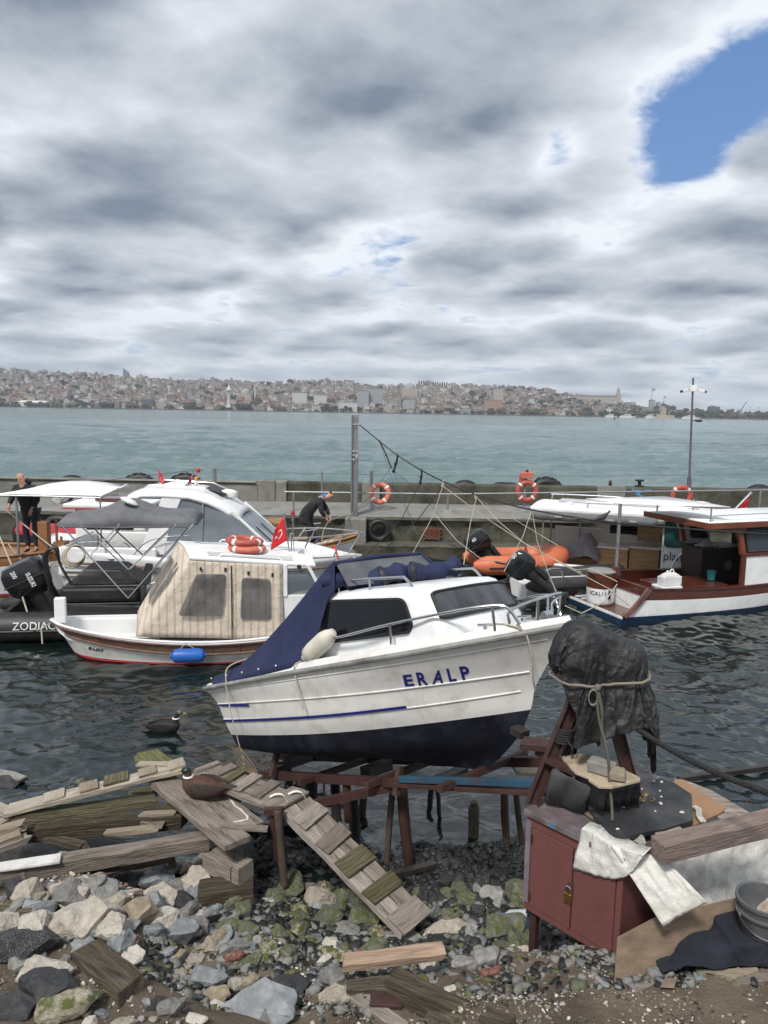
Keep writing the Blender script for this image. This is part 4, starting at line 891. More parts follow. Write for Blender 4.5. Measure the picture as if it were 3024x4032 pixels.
# cabin
def ring(xa, xf, xc, hw_a, hw_f, za, zf, zc=None, n=6):
    zc = zf if zc is None else zc; P = [(xa, -hw_a, za)]
    for i in range(1, n): t = i/n; P.append((xa+(xf-.10-xa)*t, -(hw_a+(hw_f-hw_a)*t), za+(zf-za)*t))
    for i in range(5): a = i/4; P.append((xf-.10+(.10+(xc-xf)*.15)*math.sin(a*PI/2), -hw_f+.10*(1-math.cos(a*PI/2)), zf))
    for i in range(1, 4): t = i/4; P.append((xf+(xc-xf)*(.15+.85*math.sin(t*PI/2)), -(hw_f-.10)*(1-t), zf))
    P.append((xc, 0, zc)); return [Vector(p) for p in P]+[Vector((p[0], -p[1], p[2])) for p in P[-2::-1]]
secs = [ring(.30, 1.80, 1.90, .66, .54, .80, .95), ring(.32, 1.82, 1.93, .685, .575, 1.08, 1.18), ring(.35, 1.655, 1.73, .61, .535, 1.485, 1.475), ring(.355, 1.625, 1.69, .585, .515, 1.527, 1.512), ring(.38, 1.58, 1.64, .54, .48, 1.553, 1.536), ring(.45, 1.45, 1.50, .40, .36, 1.572, 1.556)]
b = MB(); b.sm = True; b.loft(secs, caps=True); cab = b.build('cabin', gel, eb)
def cab_plate(mb, quad, off, th):        # a glazing plate lying on the near cabin side
    n = (quad[1]-quad[0]).cross(quad[2]-quad[0]).normalized(); return n
def wall_pt(x, z):                       # the near wall of the cabin at height z
    t = (z-1.08)/(1.485-1.08); u = (x-.32)/1.5; y0 = -(.685-.11*u); y1 = -(.61-.075*u); return Vector((x, y0+(y1-y0)*t, z))
def front_pt(y, z):
    t = (z-1.18)/(1.475-1.18); s_ = 1-abs(y)/.6; x0 = 1.82+.11*max(0, s_)**.7; x1 = 1.655+.075*max(0, s_)**.7; return Vector((x0+(x1-x0)*t, y, z))
def window(parent, P, nrm, fr=.022, r_=.06, gm=glass, frm=black):
    nrm = Vector(nrm).normalized(); Q = round_poly(P, r_); b = MB(); poly_plate(b, [q+nrm*.002 for q in Q], nrm, .006); g = b.build('window', gm, parent)
    b = MB(); ring_frame(b, [q+nrm*.001 for q in Q], nrm, fr, .014); b.build('window_frame', frm, g); return g
P = [wall_pt(x, z)+Vector((0, -.004, .0)) for x, z in ((.44, 1.475), (1.42, 1.435), (1.50, 1.23), (1.475, 1.175), (.42, 1.115))]
window(eb, P, (0, -1, .17)); window(eb, [Vector((p.x, -p.y, p.z)) for p in P], (0, 1, .17))
yb = lambda y: front_pt(y, 1.20)
Pw = [front_pt(y, z)+Vector((.006, 0, .003)) for y, z in ((-.545, 1.455), (.545, 1.455), (.60, 1.205), (-.60, 1.205))]
b = MB(); Gp = []
def wp(u, v):
    hw = .60-.055*v; y = -hw+2*hw*u; z = 1.205+.25*v; return front_pt(y, z)
uv = rrect(1, 1, .09, 11); uv = [(q.x, q.y) for q in (lambda P: [P[k].lerp(P[(k+1) % len(P)], f) for k in range(len(P)) for f in ((0,) if (P[(k+1) % len(P)]-P[k]).length < .2 else (0, .12, .25, .37, .5, .62, .75, .87))])([Vector((q[0], q[1], 0)) for q in uv])]; n_ = len(uv); bvc = BVHTree.FromPolygons([tuple(v.co) for v in cab.data.vertices], [tuple(p.vertices) for p in cab.data.polygons])
def wp(u, v):
    hw = .535-.04*v; y = -hw+2*hw*u; z = 1.21+.245*v; h = bvc.ray_cast(Vector((3, y, z+.25)), Vector((-1, 0, -.18)).normalized()); return (h[0] if h[0] else front_pt(y, z))-Vector((.008, 0, 0))
C0 = [wp(.5+a*.98, .5+c*.98)+Vector((.022, 0, .014)) for a, c in uv]; Ci = [[wp(.5+a*k, .5+c*k)+Vector((.022, 0, .014)) for a, c in uv] for k in (.98, .85, .7, .55, .4, .25, .12, .02)]
b.sm = True; b.loft(Ci, caps=False); gws = b.build('windscreen', mat('windscreen_glass', (.045, .048, .053), .34, var=.7, vs=2.2, spec=.45, stretch=(1, 3, 1)), eb)
b = MB(); b.tube(C0, .014, 8, closed=True); b.build('window_frame', black, gws)
# stainless rails
b = MB()
def rail(pts, r=.0125, name='handrail', par=eb, stan=()):
    b = MB(); b.tube(smooth_pts(pts, 5), r, 8)
    for p, q in stan: b.tube([p, q], r, 8)
    return b.build(name, steel, par)
for s_ in (1, -1):
    f = lambda *p: [Vector((x, s_*y, z)) for x, y, z in p]
    rail(f((.27, -.74, .93), (.30, -.74, 1.05), (.40, -.74, 1.115), (.9, -.76, 1.185), (1.35, -.70, 1.25), (1.95, -.52, 1.315), (2.24, -.38, 1.325), (2.33, -.33, 1.29), (2.39, -.29, 1.16)), stan=[f((1.36, -.70, 1.25), (1.33, -.68, 1.08)), f((2.22, -.39, 1.325), (2.2, -.37, 1.13))])
    rail(f((.50, -.49, 1.545), (.51, -.49, 1.62), (.60, -.49, 1.655), (1.28, -.47, 1.632), (1.38, -.47, 1.615), (1.46, -.47, 1.53)), name='roof_rail', stan=[f((.93, -.48, 1.645), (.93, -.48, 1.55))])
rail([(2.30, -.30, 1.17), (2.32, -.30, 1.27), (2.50, -.17, 1.34), (2.58, 0, 1.36), (2.50, .17, 1.34), (2.32, .30, 1.27), (2.30, .30, 1.17)], name='bow_rail', stan=[((2.5, .16, 1.34), (2.46, .15, 1.17)), ((2.5, -.16, 1.34), (2.46, -.15, 1.17))])
b = MB(); b.bx(2.34, 2.6, -.05, .05, 1.165, 1.185); b.tube([(2.45, -.05, 1.2), (2.45, .05, 1.2)], .03, 8); b.build('anchor_roller', steel, eb)
for y in (-.30, .25): b = MB(); b.tube([(2.05, y, 1.13), (2.05, y, 1.165)], .016, 8); b.tube([(1.98, y, 1.168), (2.12, y, 1.168)], .012, 8); b.build('deck_cleat', steel, eb)
b = MB(); b.lathe([(.035, 0), (.05, .03), (.055, .09), (.03, .1)], Matrix.Translation((.30, -.60, 1.22)) @ Matrix.Rotation(-PI/2, 4, 'Y'), 12); b.bx(.22, .32, -.62, -.56, 1.13, 1.19); b.build('spotlight', steel, eb)
b = MB(); b.bx(.24, .33, -.66, -.6, 1.33, 1.43); b.build('navigation_light', mat('green_lamp', (.01, .09, .06), .25, var=.1), eb, bevel=.008)
# canvas hood
def can_sec(x, hw, zb, zt, hwt, puff=0.0, n=8):
    P = [(x, -hw, zb)]
    for i in range(1, n): t = i/n; P.append((x, -(hw+(hwt-hw)*t**.9)+.0, zb+(zt-zb)*t))
    for i in range(n+1): t = i/n; P.append((x, -hwt+2*hwt*t, zt+puff*math.sin(t*PI)))
    for i in range(n-1, 0, -1): t = i/n; P.append((x, hw+(hwt-hw)*t**.9, zb+(zt-zb)*t))
    P.append((x, hw, zb)); return [Vector(p) for p in P]
SH = lambda x: .66+.245*(x+1.56)/2.1+.035
secs = [can_sec(-1.57, .73, .66, .72, .70, .02), can_sec(-1.45, .79, .685, .775, .74, .03), can_sec(-1.2, .83, .715, .83, .74, .04), can_sec(-.96, .845, .75, .905, .72, .04), can_sec(-.6, .86, .80, 1.10, .66, .04), can_sec(-.2, .865, .86, 1.34, .62, .03), can_sec(.1, .855, .90, 1.545, .59, .025), can_sec(.34, .80, .96, 1.715, .575, .02), can_sec(.50, .62, 1.50, 1.815, .57, .015), can_sec(.58, .60, 1.565, 1.835, .565, .01)]
for i, c in enumerate(secs):
    for p in c:
        q = noise.noise(p*3.1)*.012+noise.noise(Vector((p.x*1.2, p.y*9, p.z*2.5)))*.012
        if i > 1: p.y += q*(1 if p.y > 0 else -1); p.z += q*.6
P2 = []
for i in range(len(secs)-1):
    for k in range(3): P2.append([a.lerp(c, k/3) for a, c in zip(secs[i], secs[i+1])])
P2.append(secs[-1])
hood = thing('canvas_hood', 'navy canvas hood stretched from the cabin roof down to the stern of the ERALP boat', 'boat cover', M=EM)
b = MB(); b.grid(P2); cv = b.build('cover', navyc, hood, solid=.008)
b = MB(); b.add([(.585, -.56, 1.83), (.62, .56, 1.835), (.93, .50, 1.60), (.70, -.54, 1.60)], [(0, 1, 2, 3)]); b.build('clear_panel', mat('hazy_clear_panel', (.10, .105, .115), .5, spec=.2, var=.35, vs=3, bump=.1, bs=5), hood, solid=.004)
b = MB(); b.tube([(.58, -.575, 1.82), (.60, 0, 1.85), (.62, .575, 1.83)], .024, 8); b.tube([(.62, .57, 1.83), (.95, .52, 1.62)], .02, 8); b.build('hem', navyc, hood)
b = MB()
for y in (-.52, -.3, -.05, .2, .45, .55): b.lathe([(.012, 0), (.010, .006), (.002, .008)], Matrix.Translation((.565, y, 1.862-.012*abs(y)*2)) @ Matrix.Rotation(-.5, 4, 'Y'), 8)
for x in (-1.3, -1.0, -.7, -.4, -.1): b.lathe([(.010, 0), (.008, .005), (.001, .007)], Matrix.Translation((x, -.868, SH(x)+.06)) @ Matrix.Rotation(PI/2, 4, 'X'), 8)
b.build('press_stud', whitep, hood)
b = MB(); pts = []
for i in range(25):
    t = i/24; y = -.60+1.22*t; pts.append(Vector((.40+.17*min(1, t*4)+.10*math.sin(t*2.2)+.70*t**1.6*0.62+.02*math.sin(t*19), y, 1.655+.02*math.sin(t*13+1)-.0*t)))
b.tube(pts, [(.085+.016*math.sin(i*1.7)+.010*math.sin(i*3.9))*(.75 if i in (0, 24) else 1) for i in range(25)], 12); rl = b.build('rolled_flap', navyc, hood)
for i in (9, 15):
    b = MB(); b.torus(Matrix.Translation(pts[i]) @ along((0, 0, 0), pts[i+1]-pts[i-1]).to_3x3().to_4x4() @ Matrix.Rotation(PI/2, 4, 'Y'), .098, .012, 20, 6, 2.2); b.build('strap', black, rl)
b = MB(); q = smooth_pts([(-1.02, -.87, .73), (-1.04, -.80, .90), (-1.04, -.4, .95), (-1.04, .2, .96), (-1.03, .87, .75)], 6); b.tube(q, .008, 6); b.tube(smooth_pts([(-1.02, -.875, .73), (-.98, -.87, .45), (-1.0, -.80, .1), (-1.02, -.75, -.12), (-1.1, -.8, -.25)], 6), .006, 6)
b.build('lashing_rope', rope, hood)
# fender, hanging lines, bits on the boat
b = MB(); Mf = EM @ along((.30, -.79, 1.00), (.66, -.76, 1.20)); b.lathe([(.02, -.06), (.04, -.04), (.045, -.01), (.078, .03), (.086, .1), (.086, .30), (.072, .36), (.05, .40), (.04, .43), (.015, .44)], Mf @ Matrix.Rotation(PI/2, 4, 'Y'), 16)
one(b.build('fender', mat('grubby_white_fender', (.58, .55, .47), .5, var=.15, vs=5, dirt=(.22, .18, .13), da=.4)), 'grubby white fender lying on the side deck of the ERALP boat', 'fender', 'boat fenders')
b = MB(); b.tube([EM @ Vector(p) for p in smooth_pts([(.25, -.76, .97), (.20, -.87, .93), (.22, -.885, .80), (.24, -.87, .62), (.25, -.86, .52)], 5)], .007, 6); one(b.build('hanging_line', rope), 'short frayed line hanging over the side beside the white fender', 'rope')
b = MB(); b.tube([EM @ Vector(p) for p in smooth_pts([(2.05, -.30, 1.17), (2.25, -.32, 1.17), (2.40, -.26, 1.10), (2.41, -.22, .9), (2.36, -.17, .72), (2.33, -.12, .62)], 5)], .008, 6); one(b.build('bow_line', rope), 'pale line hanging down the bow of the ERALP boat', 'rope')

# ---------------------------------------------------------------- B.LIST, the striped canvas boat
BM = frame((-3.4, 13.2, 0), 12)
bb = thing('canvas_cabin_boat', 'white double ended boat with striped beige canvas cabin and faded brown gunwale strip', 'boat', M=BM)
def prow(u0): return u0
HR = [(-2.34, 3.35, (.66, .425, .72), .97, 0, .55, 2.3, 0), (-2.33, 3.34, (.625, .385, .68), .985, 0, .55, 2.3, 1, True), (-2.20, 3.25, (.47, .22, .48), .945, 0, .55, 2.2, 2, True), (-1.98, 3.05, (.08, .035, .08), .84, 0, .55, 2.0, 3), (-1.86, 2.95, (-.02, -.02, -.02), .8, 0, .55, 2, 4), (-1.2, 2.4, (-.45, -.45, -.45), .05, 0, .5, 2, 4)]
def hull_fuller(rows, nu, ns, k=.6):
    cols, mi = hull(rows, nu, ns)
    x0 = rows[0][0]
    for i, c in enumerate(cols):
        u = i/nu
        for j, v in enumerate(c):
            if u < .55: f = math.sin(u/.55*PI/2); v.y *= (f**k/f if f > 1e-4 else 1)
    return cols, mi
cols, mi = hull_fuller(HR, 36, 4); bvb = hull_bvh(cols)
b = MB(); hull_mesh(b, cols, mi, transom=False); hb = b.build('hull', [white, trimw, gelold, redp, navy], bb)
b = MB(); deck_mesh(b, cols, -.02, .0, 22); 
P = []
for c in cols[:24]:
    v = c[0]; hwid = -v.y; P.append([Vector((v.x, -hwid+2*hwid*t, v.z-(0 if t in (0, 1) else (.02 if t in (.14, .86) else .26))*min(1, hwid*3))) for t in (0, .14, .17, .5, .83, .86, 1)])
b.grid(P); b.build('deck', white, bb)
b = MB()
for s_ in (1, -1): b.tube([Vector((c[0].x, s_*c[0].y, c[0].z+.008)) for c in cols], .022, 8)
b.build('gunwale', white, bb)
b = MB()
for s_ in (1, -1): b.tube([Vector((c[4].x, s_*(c[4].y-.012), c[4].z)) for c in cols], .016, 6); b.tube([Vector((c[8].x, s_*(c[8].y-.012), c[8].z)) for c in cols], .020, 6)
b.build('rubbing_strake', trimw, bb)
b = MB()
for i in range(5, 30, 3):
    a, d = cols[i][4], cols[i][8]; b.tube([a+Vector((0, -.006, 0)), d+Vector((0, -.006, 0))], .012, 5)
b.build('strip_joint', trimw, hb)
b = MB()
A, B_, C_ = [seen_on(bvb, BM, *q) for q in ((720/2.0738, 1800+1566/2.0738), (850/2.0738, 1800+1592/2.0738), (722/2.0738, 1800+1543/2.0738))]
if A and B_ and C_:
    vs, fs = text_faces('B.LIST', 1.0, .15, .035); mx_ = max(v.x for v in vs); my_ = max(v.y for v in vs); b.v = [on_hull(bvb, *(lambda p: (p.x, p.z))(A+(B_-A)*(v.x/mx_)+(C_-A)*(v.y/my_)), .006) for v in vs]; b.f = [list(f) for f in fs]; b.m = [0]*len(fs); b.s = [False]*len(fs); b.build('boat_name', txtk, hb)
b = MB(); b.bx(-2.27, -2.08, -.055, .055, .60, 1.05, jit=.006); b.build('rudder_head', white, bb, bevel=.02)
# cabin roof
RF = lambda x, y: Vector((x-(.13*(y+.8)/.8 if x < .5 else 0), y, 1.865-.088*(x-.05)+.05*(1-(y/.82)**2)))
P = [[RF(x, y) for y in np.linspace(-.84, .84, 9)] for x in (.02, .4, .9, 1.4, 1.85, 2.12)]
b = MB(); b.grid(P); rf = b.build('roof', white, bb, solid=.05, offs=-1, bevel=.012)
b = MB()
for y0 in (-.70, .38): b.add([RF(x, y)+Vector((0, 0, .006)) for x in (.35, 1.75) for y in (y0, y0+.26)], [(0, 1, 3, 2)])
b.build('nonskid_panel', mat('nonskid_grey', (.45, .46, .47), .8, var=.1), rf)
b = MB(); text_on(b, '6', .16, lambda u, v: RF(.28+v*.9, .55-u)+Vector((0, 0, .008)), bold=.01)
b.build('roof_number', mat('blue_lettering', (.05, .12, .45), .5, var=0), rf)
b = MB()
for s_ in (-1, 1):
    b.tube([RF(.5, s_*.72)+Vector((0, 0, .0)), RF(.55, s_*.72)+Vector((0, 0, .05)), RF(1.5, s_*.72)+Vector((0, 0, .05)), RF(1.55, s_*.72)], .014, 6)
b.build('roof_rail', white, rf)
def cwall(P_, nm='canvas_wall', amp=.045):
    """canvas stretched over a bilinear quad (4 corners) with soft folds"""
    a, b_, c, d = [Vector(p) for p in P_]; n = (b_-a).cross(d-a).normalized(); rows_ = []
    for i in range(19):
        u = i/18; row = []
        for j in range(15):
            v = j/14; p = a.lerp(b_, u).lerp(d.lerp(c, u), v); e = min(u, 1-u, v, 1-v)*5
            row.append(p+n*amp*min(1, e)*(noise.noise(Vector((u*9+v*5, v*2-u*2, 3)))+.5*noise.noise(Vector((u*20, v*7, 1)))))
        rows_.append(row)
    return rows_
cc = thing('canvas_enclosure', 'striped beige canvas sides with clear windows laced round the cabin of the white boat', 'boat cover', M=BM)
b = MB(); b.grid(cwall([(-.86, -.80, .535), (1.56, -.92, .41), (1.55, -.83, 1.72), (.03, -.82, 1.84)])); b.build('side_panel', stripedc, cc, solid=.004)
b = MB(); b.grid(cwall([(-.86, -.80, .535), (-1.0, .80, .56), (-.22, .82, 1.86), (.03, -.82, 1.84)])); b.build('rear_panel', stripedc, cc, solid=.004)
b = MB(); b.grid(cwall([(-1.0, .8, .56), (1.56, .92, .42), (1.55, .83, 1.72), (-.22, .82, 1.86)])); b.build('side_panel', stripedc, cc, solid=.004)
sid = lambda x, z: Vector((x, -.80-.11*max(0, (1.84-z)/1.4)-.024, z))
for PX in (((.13, 1.58), (.62, 1.56), (.555, .85), (-.18, .89)), ((.87, 1.50), (1.35, 1.455), (1.36, .755), (.835, .79))):
    b = MB(); poly_plate(b, round_poly([sid(x, z) for x, z in PX], .07), (0, -1, 0), .004); b.build('clear_window', clear, cc)
for PX in (((-.62, -.55, .98), (-.67, -.05, .99), (-.18, -.05, 1.62), (-.12, -.55, 1.60)), ((-.72, .1, 1.0), (-.78, .62, 1.0), (-.34, .62, 1.62), (-.26, .1, 1.62))):
    b = MB(); nn = Vector((-.86, 0, .5)); poly_plate(b, round_poly([Vector(p)+nn*.05 for p in PX], .07), nn, .004); b.build('clear_window', clear, cc)
b = MB()
for x, z in ((.2, 1.66), (.6, 1.64), (.98, 1.57), (1.38, 1.53)): p = sid(x, z); b.bx(p.x-.018, p.x+.018, p.y-.012, p.y, p.z-.03, p.z+.03)
b.build('buckle', black, cc)
b = MB(); b.tube([sid(.70, z) for z in np.linspace(.42, 1.70, 8)], .011, 5); b.build('zip', black, cc)
# forward cabin
b = MB(); b.bx(1.56, 2.28, -.84, .84, .40, 1.16); b.add([(1.56, -.84, 1.16), (2.28, -.84, 1.16), (2.28, .84, 1.16), (1.56, .84, 1.16)], [(0, 1, 2, 3)])
for s_ in (-1, 1): b.bar((1.60, s_*.83, 1.14), (1.60, s_*.82, 1.70), .07, .06); b.bar((2.26, s_*.82, 1.14), (1.98, s_*.81, 1.68), .07, .06)
b.bar((2.26, 0, 1.14), (1.98, 0, 1.70), .05, .05); b.bx(1.56, 2.0, -.83, -.8, 1.62, 1.70); b.build('wheelhouse', white, bb, bevel=.01)
b = MB(); b.add([(1.62, -.825, 1.18), (2.22, -.825, 1.18), (1.95, -.815, 1.63), (1.62, -.82, 1.64)], [(0, 1, 2, 3)]); b.build('side_window', glassc, bb, solid=.006)
for s_ in (-1, 1): b = MB(); b.add([(2.245, s_*.05, 1.17), (2.245, s_*.78, 1.17), (1.985, s_*.78, 1.66), (1.985, s_*.05, 1.67)], [(0, 1, 2, 3)]); b.build('windscreen', glassc, bb, solid=.006)
b = MB(); b.tube(smooth_pts([(2.25, -.6, 1.2), (2.12, -.6, 1.36), (2.02, -.55, 1.5)], 4), .012, 6); b.build('wiper', black, bb)
b = MB(); b.loft([[(2.28, -.62, .5), (2.28, .62, .5), (2.28, .55, .98), (2.28, -.55, .98)], [(2.95, -.35, .6), (2.95, .35, .6), (2.9, .3, .9), (2.9, -.3, .9)]]); b.build('foredeck_trunk', white, bb, bevel=.04)
b = MB(); b.bx(-.55, 1.4, -.55, .55, .2, .24); b.bx(-.2, 1.3, .3, .7, .24, .62); b.build('cockpit_bench', teak, bb)
b = MB(); p = sid(1.83, 1.665); b.lathe([(.03, 0), (.04, .03), (.035, .06), (.01, .07)], Matrix.Translation((1.83, -.83, 1.66)) @ Matrix.Rotation(PI/2, 4, 'X'), 8); b.build('side_lamp', black, bb)
b = MB(); b.lathe([(.10, .24), (.13, .52), (.135, .54), (.12, .54), (.10, .3)], Matrix.Translation((.1, -.35, .55)), 16); one_ = b.build('bucket', mat('blue_bucket', (.05, .12, .25), .4, var=.1)); one_.location = BM @ Vector((.12, -.45, .78)); one(one_, 'pale bucket seen through the left clear window of the canvas', 'bucket')
for i, (x, y, lab) in enumerate(((.98, -.22, 'orange lifebuoy lying underneath on the striped boat roof'), (.94, -.16, 'orange lifebuoy lying on top of the pair on the striped boat roof'))):
    M_ = BM @ Matrix.Translation((x, y, 1.89+i*.115)) @ Matrix.Rotation(.12*i, 4, 'Z') @ Matrix.Rotation(.06, 4, 'Y'); lifebuoy(None, buoyo if i == 0 else buoyr, lab, M_, .26, .075, 'lifebuoys stacked on the canvas boat')
p = BM @ Vector((1.74, 0, 1.74)); q = BM @ Vector((1.64, 0, 2.46)); flag('flag', 'red crescent flag on the roof of the striped canvas boat', p, q, .42, .55)
b = MB(); b.tube([(1.78, .05, 1.72), (1.78, .05, 2.02)], .012, 6); b.lathe([(.035, 2.0), (.035, 2.08), (.01, 2.1)], Matrix.Translation((1.78, .05, 0)), 8); b.tube([(1.82, -.02, 1.72), (1.80, .0, 2.34)], .01, 6); b.lathe([(.03, 2.32), (.03, 2.42)], Matrix.Translation((1.8, 0, 0)), 8); b.tube([(1.9, -.1, 1.74), (1.98, -.12, 1.8)], .035, 8); b.build('lamp_mast', steel, bb)
b = MB(); b.lathe([(.035, 2.42), (.04, 2.45), (.035, 2.5), (.01, 2.51)], Matrix.Translation((1.80, 0, 0)), 8); b.build('red_lamp', redp, bb)
b = MB(); Mf = BM @ along((-.26, -1.06, .26), (.22, -1.08, .255)); b.lathe([(.03, -.05), (.045, -.02), (.105, .02), (.115, .08), (.115, .42), (.10, .48), (.045, .51), (.03, .54)], Mf @ Matrix.Rotation(PI/2, 4, 'Y'), 18); fd = b.build('fender', mat('blue_fender', (.015, .10, .40), .45, var=.15, dirt=(.05, .1, .2), da=.3)); one(fd, 'blue cylindrical fender hung on the striped canvas boat', 'fender', 'boat fenders')
b = MB(); b.tube([BM @ Vector(p) for p in ((-.27, -1.06, .27), (-.05, -1.0, .44), (.24, -1.07, .27))], .007, 5); one(b.build('fender_line', rope), 'thin lanyard of the blue fender over the brown gunwale', 'rope')

# ---------------------------------------------------------------- black inflatable with bimini
ZM = frame((-6, 14.6, 0), 8)
zb = thing('inflatable_boat', 'black rigid inflatable lettered ZODIAC with grey bimini, moored at the left', 'boat', M=ZM)
rib_tubes(zb, -1.15, 4.6, .86, .27, .26, black, .3, cone=.55)
b = MB(); text_on(b, 'ZODIAC', .2, lambda u, v: Vector((-.85+u, -.86-math.cos(.05+v*3.6)*.279, .26+math.sin(.05+v*3.6)*.279)), width=.74); b.build('lettering', txtw, zb)
b = MB(); P = [[Vector((x, y, .28-.25*(1-abs(y)/.7))) for y in np.linspace(-.7, .7, 9)] for x in np.linspace(-1.1, 4, 10)]; b.grid(P); b.build('deck', darkgrey, zb)
b = MB(); b.bx(-1.12, -1.04, -.7, .7, -.1, .52); b.build('transom', black, zb)
b = MB(); b.sm = False; b.loft([[(-.16, -.48, .28), (1.32, -.48, .28), (1.32, .48, .28), (-.16, .48, .28)], [(-.16, -.5, .58), (1.32, -.5, .52), (1.32, .5, .52), (-.16, .5, .58)]]); b.build('seat_locker', darkgrey, zb, bevel=.03)
b = MB(); b.bx(-.18, 1.26, -.50, .50, .60, .90); b.build('seat_cushion', black, zb, bevel=.07)
b = MB(); b.loft([[(.02, -.48, .92), (1.26, -.48, .92), (1.26, .48, .92), (.02, .48, .92)], [(.12, -.46, 1.12), (1.22, -.46, 1.02), (1.22, .46, 1.02), (.12, .46, 1.12)], [(.28, -.42, 1.24), (.92, -.42, 1.22), (.92, .42, 1.22), (.28, .42, 1.24)]]); b.build('seat_back', black, zb, bevel=.04)
b = MB()
for z_ in (.93, .585): b.bx(-.12, 1.28, -.512, -.505, z_-.008, z_+.008)
b.build('seat_piping', steel, zb)
b = MB(); b.loft([[(1.3, -.62, .95), (1.5, -.62, .95), (1.5, -.58, .95), (1.3, -.58, .95)], [(1.42, -.62, 1.38), (1.56, -.62, 1.36), (1.56, -.56, 1.36), (1.42, -.56, 1.38)]]); b.bx(1.32, 1.42, -.62, -.56, .5, .95); b.build('backrest_paddle', darkgrey, zb, bevel=.03)
b = MB(); b.tube(smooth_pts([(1.45, -.6, .95), (1.6, -.6, 1.0), (1.9, -.6, 1.02), (2.0, -.6, .8)], 4), .016, 6); b.tube(smooth_pts([(1.75, -.5, .9), (1.8, -.5, 1.3), (1.9, -.5, 1.28), (2.0, -.5, .95)], 4), .016, 6); b.build('grab_rail', steel, zb)
b = MB(); b.bx(1.7, 2.5, -.45, .45, .3, 1.05); b.build('console', darkgrey, zb, bevel=.06)
# bimini
bim = thing('bimini_top', 'sagging dark grey bimini top on crossed steel poles above the black inflatable', 'awning', M=ZM)
P = []
for i in range(31):
    t = i/30; x = -.17+2.58*t; e = min(t, 1-t)/.10; er = math.sqrt(max(0, 1-(1-min(1, e))**2)); top = 2.33+.21*math.exp(-((t-.47)/.16)**2)-.10*abs(t-.5)+.08*(t > .5)*(t-.5); bot = 2.12-.02*math.sin(t*PI)
    row = []
    for j in range(15):
        s_ = j/14; y = -.74+1.48*s_; k = math.sin(s_*PI); zz = bot+(top-bot)*er*min(1, k**.35)
        row.append(Vector((x, y*(.92+.08*er), zz+.012*noise.noise(Vector((x*2, y*3, 2))))))
    P.append(row)
b = MB(); b.grid(P); b.build('canopy', grey, bim, solid=.01)
b = MB(); P2 = [[Vector((r[0].x, r[0].y-.002, r[0].z)), Vector((r[0].x, r[0].y, r[0].z-.035))] for r in P[1:-1]]; b.grid(P2); b.build('valance', grey, bim, solid=.008)
for s_ in (-1, 1):
    b = MB()
    for p, q in (((1.12, s_*.78, .74), (-.04, s_*.73, 2.13)), ((1.12, s_*.78, .74), (2.33, s_*.73, 2.14)), ((1.14, s_*.76, 1.28), (.285, s_*.73, 2.13)), ((1.16, s_*.76, 1.30), (2.02, s_*.73, 2.14)), ((.40, s_*.75, 1.50), (1.0, s_*.73, 2.15))): b.tube([p, q], .015, 6)
    b.build('pole', steel, bim)
b = MB(); b.lathe([(.03, 0), (.14, .02), (.16, .05), (.1, .09), (.02, .1)], Matrix.Translation((1.1, -.45, 2.50)) @ Matrix.Rotation(.45, 4, 'Y'), 14, 1.1); one_ = b.build('dome_light', whitep); one_.matrix_basis = ZM @ Matrix.Translation(one_.location); one(one_, 'small cream dome lamp on top of the grey bimini', 'lamp')
outboard('big black outboard motor tilted at the stern of the inflatable, numbered 200', ZM @ Matrix.Translation((-.62, 0, .55)) @ Matrix.Rotation(R(-25), 4, 'Y') @ Matrix.Rotation(PI, 4, 'Z'), 1.16, texts=[('SUZUKI', .135, lambda u, v: Vector((-.02-v*.9, .254, .62-u*.62))), ('200', .135, lambda u, v: Vector((.22-v*.9, .25, .76-u*.7)))])
b = MB()
for k in range(3): b.tube([ZM @ p for p in smooth_pts([(-.3, -.2+.1*k, .5), (-.45, -.25+.1*k, .9), (-.5, -.3+.1*k, 1.45), (-.3, -.3+.08*k, 1.62), (-.22, -.25, 1.3), (.02, -.3, .85)], 6)], .026, 6)
one(b.build('control_cables', black), 'looping black control cables behind the big outboard', 'cable')
# ---------------------------------------------------------------- white motor cruiser
CM = Matrix.Translation((-4, 18, 0))
cb = thing('motor_cruiser', 'white motor cruiser with curved hardtop and long bow rails behind the bimini', 'boat', M=CM)
HR = [(-3.4, 3.5, (1.16, .92, .90), 1.2, .92, .4, 2.2, 0), (-3.38, 3.42, (1.05, .80, .80), 1.24, .92, .4, 2.2, 0, True), (-3.3, 3.1, (.55, .5, .5), 1.15, .92, .4, 2.1, 0), (-3.25, 2.8, (.08, .08, .08), 1.0, .9, .4, 2, 1), (-3.2, 2.2, (-.4, -.4, -.4), .1, .9, .4, 2, 1)]
cols, mi = hull(HR, 30, 4); b = MB(); hull_mesh(b, cols, mi); hc = b.build('hull', [white, navy], cb)
b = MB(); deck_mesh(b, cols, -.03, 0, 12); P = []
for c in cols[14:]:
    v = c[0]; h = -v.y*.72; P.append([Vector((v.x, -h+2*h*t, v.z+.0+.30*math.sin(t*PI)**.6*min(1, (3.3-v.x)/1.2 if v.x < 3.3 else 0))) for t in np.linspace(0, 1, 9)])
b.grid(P); b.build('foredeck', gel, cb)
b = MB(); b.bx(-3.3, -.9, -1.12, 1.12, .5, .56); b.build('cockpit_floor', cream, cb)
b = MB()
for s_ in (-1, 1): b.bx(-3.25, -1.1, s_*1.12-.05, s_*1.12+.05, .6, 1.17)
b.bx(-3.35, -3.25, -1.1, 1.1, .5, 1.15); b.build('coaming', white, cb, bevel=.03)
b = MB()
